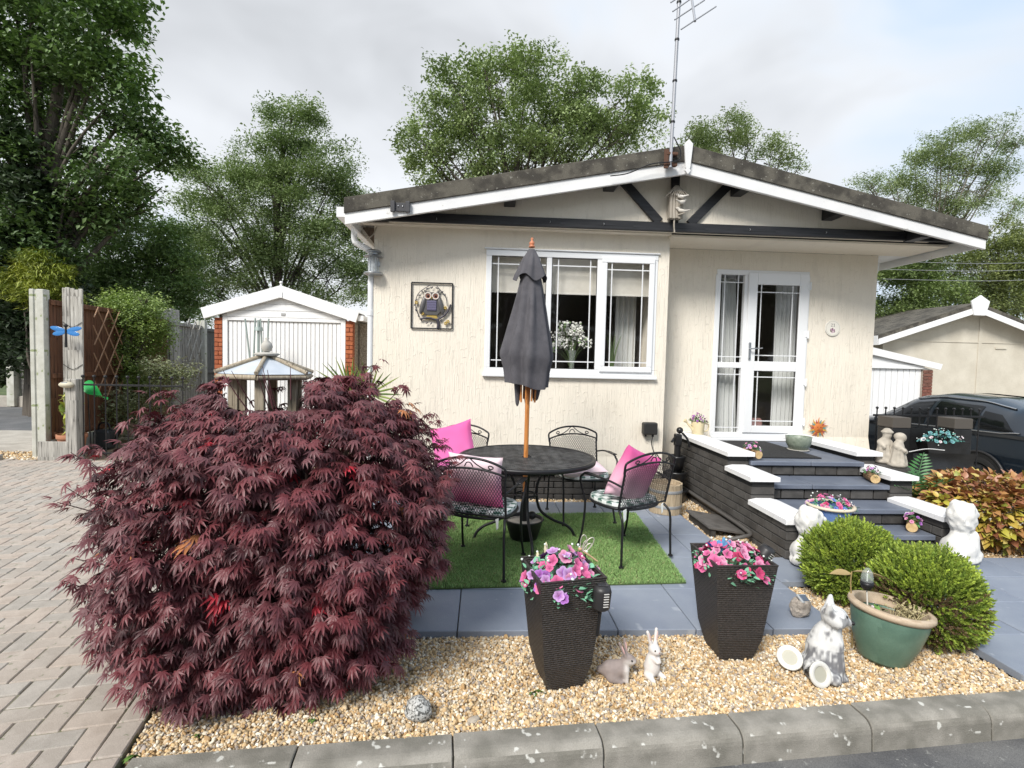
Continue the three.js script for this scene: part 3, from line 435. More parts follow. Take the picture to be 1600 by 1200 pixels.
// ---- things in the window and behind the door
{
  const pleat = (x0, x1, y0, y1, z, waves, amp, seed, taperBottom = 0) => { const g = new THREE.PlaneGeometry(x1 - x0, y1 - y0, waves * 8, 12), p = g.attributes.position; for (let i = 0; i < p.count; i++) { const u = p.getX(i) / (x1 - x0) + 0.5, v = p.getY(i) / (y1 - y0) + 0.5; p.setXYZ(i, (x0 + x1) / 2 + p.getX(i) + taperBottom * (1 - v) * u, (y0 + y1) / 2 + p.getY(i), z + amp * Math.sin(u * waves * 6.283 + 0.6 * Math.sin(v * 3 + seed)) * (0.6 + 0.4 * vn(u * waves, v * 2, 0, seed))); } g.computeVertexNormals(); return g; };
  const sheer = mp([0.78, 0.80, 0.78], 0.95, { transmission: 0.25, thickness: 0 });
  const blind = thing('roller_blind', 'cream roller blind pulled part way down inside the wide window', 'blind');
  const yb = W(900, 458, FZ - 0.12).y;
  part('fabric', b2(0.05, 1.93, yb, 2.72, FZ - 0.127, FZ - 0.124), mottle({ a: [0.60, 0.57, 0.50], b: [0.66, 0.63, 0.56], size: 0.6, cells: 8, seed: 120, rough: 0.95, grain: 0.06 }), blind);
  part('bottom_bar', rb2(0.05, 1.93, yb - 0.02, yb, FZ - 0.132, FZ - 0.12, 0.004), mk([0.62, 0.6, 0.54], 0.6), blind);
  part('tube', cyl(0.028, 0.028, 1.9, 12).rotateZ(Math.PI / 2).translate(0.99, 2.74, FZ - 0.15), mk([0.6, 0.58, 0.52], 0.7), blind);
  const c1 = W(967, 520, FZ - 0.3).x, c2 = W(1000, 520, FZ - 0.3).x;
  solo('window_curtain', pleat(c1, c2, 0.62, 2.7, FZ - 0.48, 4, 0.028, 3), sheer, 'pale sheer curtain hanging behind the right sash of the wide window', 'curtain');
  const q = (px_, z) => W(px_, 600, z).x;
  solo('door_curtain', pleat(q(1122, RZ - 0.2), q(1143, RZ - 0.2), 0.56, 2.66, RZ - 0.22, 4, 0.026, 5, 0.1), sheer, 'pale curtain behind the narrow glazed light beside the door', 'curtain');
  solo('door_curtain', pleat(q(1207, RZ - 0.25), q(1240, RZ - 0.25), 0.56, 2.66, RZ - 0.27, 5, 0.026, 7, 0.0), sheer, 'pale gathered curtain behind the tall glass of the door leaf', 'curtain');
  // vase of white flowers
  const vz = FZ - 0.26, vp = W(893, 577, vz), v = thing('vase_of_flowers', 'glass vase of white blossom sprays standing behind the window', 'vase', [vp.x, 1.375, vz]);
  part('vase', lat([[0.05, 0], [0.055, 0.01], [0.03, 0.1], [0.035, 0.2], [0.05, 0.3], [0.047, 0.3], [0.03, 0.19], [0.0, 0.02]], 20), mp([0.9, 0.93, 0.92], 0.05, { transmission: 0.9, thickness: 0 }), v);
  const r = rngOf(31), petal = new THREE.SphereGeometry(0.017, 6, 4).scale(1, 0.6, 1), L = [], C = [], S = [];
  for (let i = 0; i < 26; i++) { const a = r() * 6.28, rad = rr(0.05, 0.27, r), h = rr(0.36, 0.68, r) - rad * 0.35, e = V(Math.cos(a) * rad, h, Math.sin(a) * rad * 0.45); S.push(tub([[0, 0.05, 0], [e.x * 0.35, h * 0.65, e.z * 0.3], e], 0.0025, 8, 4)); for (let k = 0; k < 16; k++) { L.push(M4(e.clone().add(V(rr(-0.05, 0.05, r), rr(-0.05, 0.05, r), rr(-0.04, 0.04, r))), rndQ(r), rr(0.6, 1.2, r))); const g = rr(0.75, 1, r); C.push(r() < 0.16 ? lin(0.16, 0.25, 0.1) : lin(0.82 * g, 0.82 * g, 0.76 * g)); } }
  part('stems', S, mk([0.1, 0.16, 0.05], 0.8), v); inst('blossom', petal, mk([1, 1, 1], 0.8), L, v, k => C[k]);
  // pots of upright grass
  const grassPot = (px_, z, h, n, label, plume) => { const p = W(px_, 577, z), t = thing('potted_grass', label, 'potted plant', [p.x, 1.375, z]); part('pot', lat([[0, 0], [0.05, 0], [0.065, 0.1], [0.06, 0.1], [0.05, 0.09], [0, 0.085]], 18), mk([0.30, 0.15, 0.09], 0.8), t); const g = []; for (let i = 0; i < n; i++) { const a = r() * 6.28, b = rr(0.02, 0.1, r); g.push(taper([V(Math.cos(a) * 0.02, 0.08, Math.sin(a) * 0.02), V(Math.cos(a) * b * 0.6, h * 0.6, Math.sin(a) * b * 0.4), V(Math.cos(a) * b * 1.3, h * rr(0.8, 1.05, r), Math.sin(a) * b * 0.6)], 0.004, 0.001, 4, 6)); } part('blades', g, mk([0.16, 0.24, 0.09], 0.8), t); if (plume) part('plume', [lat([[0, 0.3], [0.022, 0.38], [0.03, 0.5], [0.016, 0.62], [0, 0.68]], 10).translate(0.02, 0, 0)], mk([0.6, 0.55, 0.42], 1), t); };
  grassPot(796, FZ - 0.25, 0.42, 12, 'potted grass with a cream plume behind the left window pane', true);
  grassPot(955, FZ - 0.2, 0.5, 26, 'pot of thin upright green grass behind the opening sash', false);
  const seatP = G(1178, 660, 0.55); const ch = thing('armchair_back', 'pink cushion standing on the floor inside the glazed door', 'cushion', [W(1180, 650, RZ - 0.5).x, 0.55, RZ - 0.55]);
  part('cover', new RoundedBoxGeometry(0.24, 0.28, 0.1, 4, 0.045).translate(0, 0.14, 0), mk([0.55, 0.30, 0.28], 0.95), ch);
}
// ================================================================ steps up to the door
M.coping = mottle({ a: [0.77, 0.77, 0.78], b: [0.83, 0.83, 0.83], size: 0.6, cells: 5, seed: 130, grain: 0.03, rough: 0.6, bump: 0.001, spots: 0.12, spot: [0.55, 0.55, 0.53], spotCells: 16 });
M.stepBrick = [0, 1, 2].map(i => mottle({ a: [0.042 + i * 0.006, 0.039 + i * 0.006, 0.036 + i * 0.006], b: [0.072 + i * 0.009, 0.067 + i * 0.009, 0.062 + i * 0.009], size: 0.4, cells: 6, seed: 140 + i, rough: 0.75, bump: 0.003, grain: 0.2 }));
M.stepSlab = mottle({ a: [0.115, 0.133, 0.175], b: [0.16, 0.182, 0.23], size: 0.8, n: 512, cells: 4, seed: 146, grain: 0.06, rough: 0.55, bump: 0.0015, spots: 0.13, spot: [0.23, 0.25, 0.29], spotCells: 12 });
const steps = thing('garden_steps', 'four blue grey steps between dark painted brick walls with white copings', 'steps');
const SX0 = 2.665, SX1 = 3.845, SECS = [[RZ + 0.005, -4.93, 0.70], [-4.93, -4.46, 0.555], [-4.46, -3.9, 0.345]];
{
  const course = 0.0745, geos = new Map(), bg = L => { const k = L.toFixed(3); if (!geos.has(k)) geos.set(k, muv(chamfer(0.22, 0.066, L, 0.004))); return geos.get(k); };
  for (const [x0, nm] of [[2.445, 'side_wall'], [3.845, 'side_wall']]) {
    const secs = x0 < 3 ? SECS : SECS.map(([a, b, t], i) => [a - (i ? 0.1 : 0), b - 0.1, t]);
    const core = part(nm, secs.map(([a, b, t]) => b2(x0 + 0.006, x0 + 0.214, -0.07, t - 0.052, a, b - 0.006)), M.mortarDark, steps);
    for (let c = 0; c < 10; c++) {
      const y = -0.036 + c * course; let zf = secs[2][1]; if (y + 0.033 > secs[2][2] - 0.045) zf = secs[1][1]; if (y + 0.033 > secs[1][2] - 0.045) zf = secs[0][1]; if (y + 0.033 > secs[0][2] - 0.045) break;
      let z = zf - 0.001, first = c % 2 ? 0.105 : 0.218;
      while (z > RZ + 0.03) { const L = Math.min(first, z - RZ - 0.006) - 0.008; first = 0.2255; if (L > 0.03) clonePart(bg(L), 'brick', core, [x0 + 0.11 + rr(-0.0015, 0.0015), y, z - L / 2], null, null, M.stepBrick[Math.floor(rnd() * 3)]); z -= L + 0.008; }
    }
    for (const [i, [a, b, t]] of secs.entries()) {                  // weathered coping, twice splayed
      const g = ext([[x0 - 0.025, t - 0.05], [x0 + 0.245, t - 0.05], [x0 + 0.245, t - 0.016], [x0 + 0.175, t], [x0 + 0.045, t], [x0 - 0.025, t - 0.016]], Math.abs(b - a) + (i ? 0.0 : 0.02) + 0.028, 0.004).translate(0, 0, a + (i ? 0.004 : 0.008));
      part('coping', g, M.coping, core);
    }
  }
  const zf = [-4.89, -4.555, -4.285, -4.045], ys = [0.6, 0.45, 0.30, 0.15];
  for (let i = 0; i < 4; i++) {
    const zb = i === 0 ? RZ + 0.06 : zf[i - 1] - 0.05, cut = [2.667, 2.667 + 0.62 - 0.2 * (i % 2), 3.843];
    const st = new THREE.Group(); st.name = 'step'; steps.add(st);
    part('riser', b2(2.67, 3.84, ys[i] - 0.15 - (i === 3 ? 0.07 : 0), ys[i] - 0.046, zb - 0.0, zf[i] - 0.05), M.mortarDark, st);
    for (let k = 0; k < 6; k++) { const w = 0.215, x = 2.68 + k * 0.2255 + (i % 2 ? -0.1 : 0) + w / 2, a = Math.max(x - w / 2, 2.668), b = Math.min(x + w / 2, 3.842); if (b - a > 0.03) part('brick', chamfer(b - a, i === 3 ? 0.1 : 0.082, 0.03, 0.003).translate((a + b) / 2, ys[i] - 0.095, zf[i] - 0.045), M.stepBrick[(k + i) % 3], st); }
    for (let k = 0; k < 2; k++) { const rows = i === 0 ? [[zb, -5.55], [-5.55, zf[0]]] : [[zb, zf[i]]]; for (const [za, zc] of rows) part('tread', chamfer(cut[k + 1] - cut[k] - 0.005, 0.044, zc - za - 0.004, 0.006).translate((cut[k] + cut[k + 1]) / 2, ys[i] - 0.022, (za + zc) / 2), M.stepSlab, st); }
  }
}
solo('door_mat', rb2(2.72, 3.5, 0.602, 0.614, -6.14, -5.05, 0.004), mottle({ a: [0.014, 0.014, 0.015], b: [0.03, 0.03, 0.031], size: 0.3, cells: 40, seed: 150, rough: 1, bump: 0.003, grain: 0.4 }), 'large black rubber mat lying on the top step landing', 'mat');

// ================================================================ things fixed to the house
{
  // owl picture
  const p0 = W(643, 441, FZ + 0.03), p1 = W(706, 514, FZ + 0.03), t = thing('owl_wall_art', 'square black wire frame with a grey metal owl on a branch', 'wall art', [(p0.x + p1.x) / 2, (p0.y + p1.y) / 2, FZ + 0.018]);
  const w = (p1.x - p0.x) / 2, h = (p0.y - p1.y) / 2;
  part('frame', [bar([-w, h, 0], [w, h, 0], 0.008), bar([-w, -h, 0], [w, -h, 0], 0.008), bar([-w, -h, 0], [-w, h, 0], 0.008), bar([w, -h, 0], [w, h, 0], 0.008)], M.iron, t);
  const gm = mk([0.13, 0.125, 0.125], 0.45, { metalness: 0.6 }), gd = mk([0.07, 0.065, 0.08], 0.55, { metalness: 0.4 }), gold = mk([0.5, 0.36, 0.1], 0.5, { metalness: 0.5 });
  const bodyS = new THREE.Shape(); bodyS.moveTo(-0.07, 0.13); bodyS.lineTo(-0.085, 0.17); bodyS.lineTo(-0.04, 0.145); bodyS.lineTo(0.04, 0.145); bodyS.lineTo(0.085, 0.17); bodyS.lineTo(0.07, 0.13); bodyS.bezierCurveTo(0.13, 0.05, 0.12, -0.05, 0.06, -0.1); bodyS.lineTo(-0.06, -0.1); bodyS.bezierCurveTo(-0.12, -0.05, -0.13, 0.05, -0.07, 0.13);
  part('owl_body', new THREE.ExtrudeGeometry(bodyS, { depth: 0.012, bevelSize: 0.004, bevelThickness: 0.006, bevelSegments: 2 }), gm, t);
  for (const s of [-1, 1]) { part('eye', [new THREE.TorusGeometry(0.034, 0.008, 8, 20).translate(s * 0.042, 0.105, 0.024)], mk([0.62, 0.56, 0.5], 0.5), t); part('eye', [cyl(0.028, 0.028, 0.01, 18).rotateX(Math.PI / 2).translate(s * 0.042, 0.105, 0.02)], mk([0.24, 0.1, 0.07], 0.4), t); part('pupil', sph(0.013, s * 0.042, 0.105, 0.027, 10, 8), M.iron, t); part('wing', xf(new THREE.SphereGeometry(1, 14, 10), [s * 0.1, 0.0, 0.016], [0, 0, s * 0.25], [0.028, 0.1, 0.014]), gm, t); }
  part('belly', [rb(0.105, 0.11, 0.012, 0.005, 0, 0.0, 0.024), ...[-0.04, -0.015, 0.01, 0.035].map(y => rb(0.105, 0.004, 0.004, 0.0015, 0, y, 0.031))], mk([0.12, 0.11, 0.19], 0.6), t);
  part('beak', xf(new THREE.ConeGeometry(0.011, 0.03, 8), [0, 0.08, 0.03], [Math.PI, 0, 0]), gold, t);
  part('branch', [tub([[-0.13, -0.15, 0.006], [-0.03, -0.135, 0.012], [0.06, -0.15, 0.01], [0.16, -0.08, 0.006], [0.21, 0.02, 0.004]], 0.012, 24, 6), tub([[0.06, -0.15, 0.008], [0.075, -0.2, 0.004], [0.07, -h + 0.004, 0]], 0.017, 12, 7)], gd, t);
  part('tail', [ext([[-0.05, -0.1], [0.05, -0.1], [0.075, -0.15], [-0.07, -0.155]], 0.01)], gold, t);
  const lf = [], rg = rngOf(9); for (let i = 0; i < 16; i++) { const a = mix(0.1, 1.0, i / 16) * 5.6 - 1.2 + Math.PI; lf.push(xf(new THREE.SphereGeometry(1, 7, 5), [Math.sin(a) * 0.185 + rr(-0.012, 0.012, rg), Math.cos(a) * 0.205 + rr(-0.012, 0.012, rg), 0.006], [0, 0, rg() * 6], [0.017, 0.007, 0.004])); }
  part('leaf_wreath', [tub([[-0.02, h - 0.02, 0], [-0.15, 0.13, 0.004], [-0.18, 0, 0.004], [-0.14, -0.12, 0.004]], 0.004, 24, 5), tub([[0.05, h - 0.03, 0], [0.15, 0.1, 0.004], [0.17, 0, 0.004]], 0.004, 20, 5), ...lf], gd, t);
  for (const [x, y] of [[0.155, -0.19], [0.18, -0.17], [-0.1, -0.09], [-0.17, 0.03], [0.15, -0.02]]) part('flower', [...Array(5)].map((_, i) => sph(0.009, x + Math.cos(i * 1.257) * 0.012, y + Math.sin(i * 1.257) * 0.012, 0.008, 7, 5)), gold, t);

  // house number plate
  const np = W(1301, 513, RZ + 0.01), n = thing('number_plate', 'round white number plate reading 21 with a purple posy', 'house sign', [np.x, np.y, RZ + 0.002]);
  const cv = canv(256, 256, g => { g.fillStyle = '#e7e3d8'; g.fillRect(0, 0, 256, 256); g.strokeStyle = '#b9b3a2'; g.lineWidth = 5; g.beginPath(); g.arc(128, 128, 118, 0, 7); g.stroke(); g.fillStyle = '#3a3434'; g.font = '72px serif'; g.textAlign = 'center'; g.fillText('21', 128, 100); const r = rngOf(4); for (let i = 0; i < 46; i++) { const a = r() * 6.28, d = 42 * Math.sqrt(r()); g.fillStyle = ['#8a5a86', '#a2688f', '#6d6a55', '#c39ab4', '#7a3f63'][i % 5]; g.beginPath(); g.arc(126 + Math.cos(a) * d, 165 + Math.sin(a) * d * 0.9, rr(4, 10, r), 0, 7); g.fill(); } });
  const nm = mk([1, 1, 1], 0.35, { map: ctex(cv, { rep: false }) }); nm.userData.ownUv = true;
  part('plate', [new THREE.CylinderGeometry(0.098, 0.1, 0.012, 36).rotateX(Math.PI / 2).translate(0, 0, 0.006)], mk([0.78, 0.76, 0.7], 0.4), n);
  part('print', [new THREE.CircleGeometry(0.094, 36).translate(0, 0, 0.0135)], nm, n);

  // sun face ornament
  const sp = W(1279, 669, RZ + 0.02), s = thing('sun_ornament', 'orange and turquoise sun face ornament beside the door', 'ornament', [sp.x, sp.y, RZ + 0.012]);
  part('face', [lat([[0, 0.02], [0.035, 0.017], [0.06, 0.008], [0.066, 0]], 24).rotateX(Math.PI / 2)], mk([0.55, 0.17, 0.04], 0.5), s);
  part('features', [sph(0.008, -0.02, 0.016, 0.019, 8, 6), sph(0.008, 0.02, 0.016, 0.019, 8, 6), xf(new THREE.ConeGeometry(0.008, 0.025, 6), [0, -0.002, 0.022]), tub([[-0.022, -0.022, 0.017], [0, -0.03, 0.019], [0.022, -0.022, 0.017]], 0.004, 10, 5)], mk([0.35, 0.09, 0.03], 0.5), s);
  for (let i = 0; i < 20; i++) { const a = i / 20 * 6.283, L = i % 2 ? 0.05 : 0.075; part('ray', xf(ext([[-0.014, 0], [0.014, 0], [0.004, L * 0.6], [0.008, L], [-0.004, L * 0.7]], 0.004), [Math.sin(a) * 0.062, Math.cos(a) * 0.062, 0.002], [0, 0, -a]), [mk([0.6, 0.2, 0.05], 0.5), mk([0.13, 0.3, 0.28], 0.5), mk([0.62, 0.36, 0.07], 0.5), mk([0.45, 0.08, 0.07], 0.5)][i % 4], s); }

  // outdoor socket with lead
  const op = W(1014, 669, FZ + 0.03), o = thing('outdoor_socket', 'black weatherproof socket box with a hanging lead', 'socket', [op.x, op.y, FZ + 0.008]);
  part('box', rb(0.165, 0.14, 0.09, 0.018, 0, 0, 0.045, 3), mk([0.022, 0.021, 0.02], 0.5), o); part('glands', [cyl(0.013, 0.013, 0.03, 10, -0.045, -0.08, 0.045), cyl(0.013, 0.013, 0.03, 10, 0.04, -0.08, 0.045)], M.iron, o);
  part('lead', tub([[0.04, -0.09, 0.045], [0.03, -0.17, 0.04], [0.05, -0.25, 0.05], [0.09, -0.33, 0.06], [0.13, -0.42, 0.09]], 0.005, 24, 6), M.iron, o);

  // lantern on the corner
  const lp = W(583, 411, FZ + 0.06), l = thing('wall_lantern', 'cylindrical steel wall lantern on the house corner', 'lantern', [lp.x, lp.y, FZ + 0.04]);
  const brushed = mk([0.45, 0.47, 0.49], 0.4, { metalness: 0.85 });
  part('cap', [lat([[0, 0.155], [0.06, 0.145], [0.085, 0.125], [0.085, 0.118], [0.05, 0.118], [0.05, 0.085], [0.095, 0.078], [0.1, 0.068], [0, 0.068]], 28)], brushed, l); part('glass', [cyl(0.046, 0.046, 0.17, 20, 0, -0.015, 0, true)], mp([0.85, 0.88, 0.9], 0.25, { transmission: 0.7, thickness: 0 }), l);
  for (let i = 0; i < 6; i++) part('rod', bar([Math.cos(i * 1.047) * 0.056, -0.1, Math.sin(i * 1.047) * 0.056], [Math.cos(i * 1.047) * 0.056, 0.07, Math.sin(i * 1.047) * 0.056], 0.004), brushed, l);
  part('base', [lat([[0, -0.1], [0.1, -0.1], [0.105, -0.115], [0.09, -0.125], [0, -0.13]], 28), rb(0.05, 0.05, 0.08, 0.008, 0.04, 0.0, -0.05)], brushed, l);
  part('bulb', [sph(0.022, 0, -0.02, 0, 10, 8)], mk([0.8, 0.8, 0.78], 0.4), l);

  // camera bracket on the bargeboard
  const fp = W(626, 324, -5.33), f = thing('metal_bracket', 'dark metal bracket screwed to the white bargeboard', 'bracket', [fp.x, fp.y, -5.325]);
  part('plate', [rb(0.19, 0.085, 0.012, 0.004, 0, 0, 0.006), rb(0.045, 0.11, 0.03, 0.006, -0.075, 0, 0.02), rb(0.045, 0.11, 0.03, 0.006, 0.075, 0, 0.02)], mk([0.06, 0.06, 0.065], 0.5, { metalness: 0.4 }), f); for (const x of [-0.022, 0.022]) part('screw', sph(0.008, x, 0.006, 0.014, 8, 6), M.steel, f);

  // bird box with carved birds
  const bp = W(1058, 318, -5.5), b = thing('bird_box', 'weathered wooden bird box with stick thatched roof and carved birds', 'bird box', [bp.x - 0.005, bp.y, -5.55]);
  const drift = timber([0.30, 0.26, 0.21], [0.46, 0.42, 0.36], { size: 0.3, seed: 19 });
  for (let i = 0; i < 5; i++) part('board', rb(0.028, 0.26 + 0.01 * (i % 2), 0.03, 0.004, -0.062 + i * 0.03, -0.03, 0.05 + 0.012 * Math.sin(i * 0.8)), drift, b);
  part('body', [rb(0.14, 0.25, 0.085, 0.008, 0, -0.03, 0.0)], drift, b);
  const rg2 = rngOf(12); for (let i = 0; i < 15; i++) { const a = (i / 14 - 0.5) * 2.6; part('thatch_stick', bar([Math.sin(a) * 0.012, 0.19, 0.03], [Math.sin(a) * 0.14, 0.075 + rr(-0.012, 0.012, rg2), 0.02 + Math.cos(a) * 0.105], 0.011, 5, 0.004), drift, b); }
  part('opening', [cyl(0.026, 0.026, 0.01, 14).rotateX(Math.PI / 2).translate(0.015, 0.02, 0.068)], M.iron, b);
  const bird = (x, y, s, t) => { const g = sdfMesh(body([['e', [0, 0, 0], [0.042, 0.024, 0.024]], ['e', [0.045, 0.022, 0], [0.02, 0.018, 0.018]], ['c', [0.06, 0.022, 0], [0.085, 0.03, 0], 0.007, 0.002], ['c', [-0.03, 0.002, 0], [-0.1, 0.03, 0.004], 0.014, 0.006]], 0.015), [-0.13, -0.05, -0.04], [0.11, 0.06, 0.04], 0.006); return xf(g, [x, y, 0.1], [0, t, 0.2], s); };
  part('carved_bird', bird(0.04, 0.0, 0.95, 0.5), mk([0.62, 0.58, 0.52], 0.8), b); part('carved_bird', bird(0.02, 0.06, 0.8, 2.6), mk([0.66, 0.63, 0.58], 0.8), b); part('carved_bird', bird(0.035, -0.09, 0.85, 2.9), mk([0.58, 0.54, 0.48], 0.8), b);
  part('perch', [bar([0, -0.13, 0.06], [0.06, -0.12, 0.13], 0.008), tub([[-0.02, -0.16, 0.05], [-0.02, -0.24, 0.05], [-0.012, -0.31, 0.05]], 0.009, 8, 6)], drift, b);

  // television aerial
  const A0 = W(1047, 262, -5.28), A1 = W(1064, -60, -5.28), a = thing('television_aerial', 'tall grey television aerial mast clamped to the gable verge', 'aerial', [A0.x, A0.y, -5.275]);
  const D = A1.clone().sub(A0), alu = mk([0.36, 0.37, 0.40], 0.5, { metalness: 0.3 });
  part('mast', [bar([0, 0, 0], [D.x, D.y, 0], 0.0175, 10)], alu, a); for (const k of [0.22, 0.42, 0.62, 0.80]) part('collar', bar([D.x * k, D.y * k, 0], [D.x * (k + 0.008), D.y * (k + 0.008), 0], 0.024, 10), M.iron, a);
  part('clamp', [rb(0.045, 0.19, 0.02, 0.004, -0.045, 0.085, 0.0), rb(0.12, 0.03, 0.05, 0.006, 0.01, 0.03, -0.01), rb(0.12, 0.03, 0.05, 0.006, 0.015, 0.14, -0.01)], mk([0.11, 0.055, 0.035], 0.9), a);
  const q = (px, py, z = -5.1) => W(px, py, z).sub(V(A0.x, A0.y, -5.275));
  part('boom', [bar(q(1077, -30, -5.35), q(1086, 33, -4.75), 0.011, 8)], alu, a);
  for (const [x0, y0, x1, y1] of [[1064, 46, 1119, 10], [1054, 31, 1101, 0], [1051, 18, 1078, -1], [1048, 4, 1066, -8]]) part('element', bar(q(x0, y0, -5.0), q(x1, y1, -5.0), 0.007, 6), alu, a);
  part('cable', [tub([[0.02, 0.3, 0.02], [0.06, 0.22, 0.03], [0.09, 0.16, 0.03], [0.085, 0.08, 0.02], [0.02, 0.05, 0.03], [-0.2, 0.02, 0.02], ...[-0.45, -0.62].map(x => [x, -0.02 + x * 0.2 * 0.9 + 0.02, 0.0])], 0.006, 48, 6)], M.iron, a);
}
// ================================================================ table, parasol, chairs, cushions
const TC = [0.387, -4.365];
{
  const t = thing('patio_table', 'round black metal mesh garden table on curved legs', 'table', [TC[0], 0.03, TC[1]]);
  const y = 0.69, R = 0.575, st = [], seg = 0.0165;
  for (const d of [0, 1]) for (let k = -36; k <= 36; k++) { const o = k * seg; if (Math.abs(o) > R - 0.01) continue; const L = Math.sqrt(R * R - o * o); const g = bx(2 * L, 0.003, 0.0078); g.rotateY(d ? 0.55 : -0.55); const a = d ? 0.55 : -0.55; g.translate(Math.sin(a) * o, y - 0.004 + d * 0.0018, Math.cos(a) * o); st.push(g); }
  part('mesh_top', st, mottle({ a: [0.028, 0.028, 0.03], b: [0.10, 0.10, 0.10], size: 0.5, cells: 10, seed: 155, grain: 0.5, rough: 0.5, contrast: 1.6 }), t);
  part('rim', [lat([[R - 0.004, y - 0.03], [R + 0.012, y - 0.032], [R + 0.018, y - 0.01], [R + 0.01, y + 0.006], [R - 0.012, y + 0.004], [R - 0.012, y - 0.006], [R - 0.004, y - 0.03]], 64)], M.iron, t);
  part('parasol_ring', [new THREE.TorusGeometry(0.034, 0.008, 8, 24).rotateX(Math.PI / 2).translate(0, y, 0), new THREE.TorusGeometry(0.095, 0.009, 8, 28).rotateX(Math.PI / 2).translate(0, 0.36, 0)], M.iron, t);
  for (let i = 0; i < 4; i++) { const a = i * Math.PI / 2 + 0.06, c = Math.sin(a), s = Math.cos(a), pt = [[0.34, 0.665], [0.2, 0.60], [0.11, 0.48], [0.095, 0.36], [0.13, 0.22], [0.25, 0.13], [0.36, 0.085], [0.42, 0.03], [0.44, -0.02]]; part('leg', [tub(pt.map(p => V(c * p[0], p[1], s * p[0])), 0.0125, 36, 8), xf(cyl(0.02, 0.022, 0.012, 12), [c * 0.44, -0.018, s * 0.44])], M.iron, t); }
}
{ // parasol base
  const t = thing('parasol_base', 'black bowl filled with concrete holding the parasol pole', 'parasol base', [TC[0] - 0.012, 0.02, TC[1] + 0.03]);
  part('bowl', [lat([[0, 0], [0.115, 0], [0.165, 0.16], [0.172, 0.165], [0.165, 0.172], [0.155, 0.165], [0.15, 0.13], [0, 0.13]], 40)], mk([0.014, 0.014, 0.015], 0.5), t);
  part('inner_rim', [lat([[0.1565, 0.166], [0.152, 0.128]], 40)], mk([0.32, 0.12, 0.05], 0.8), t);
  part('concrete_fill', [lat([[0, 0.148], [0.05, 0.15], [0.153, 0.142]], 32)], M.concrete, t);
  part('sleeve', [cyl(0.028, 0.028, 0.27, 18, 0, 0.265, 0), sph(0.036, 0.065, 0.2, 0.02, 12, 10), bar([0.02, 0.22, 0], [0.065, 0.205, 0.02], 0.01)], M.iron, t);
}
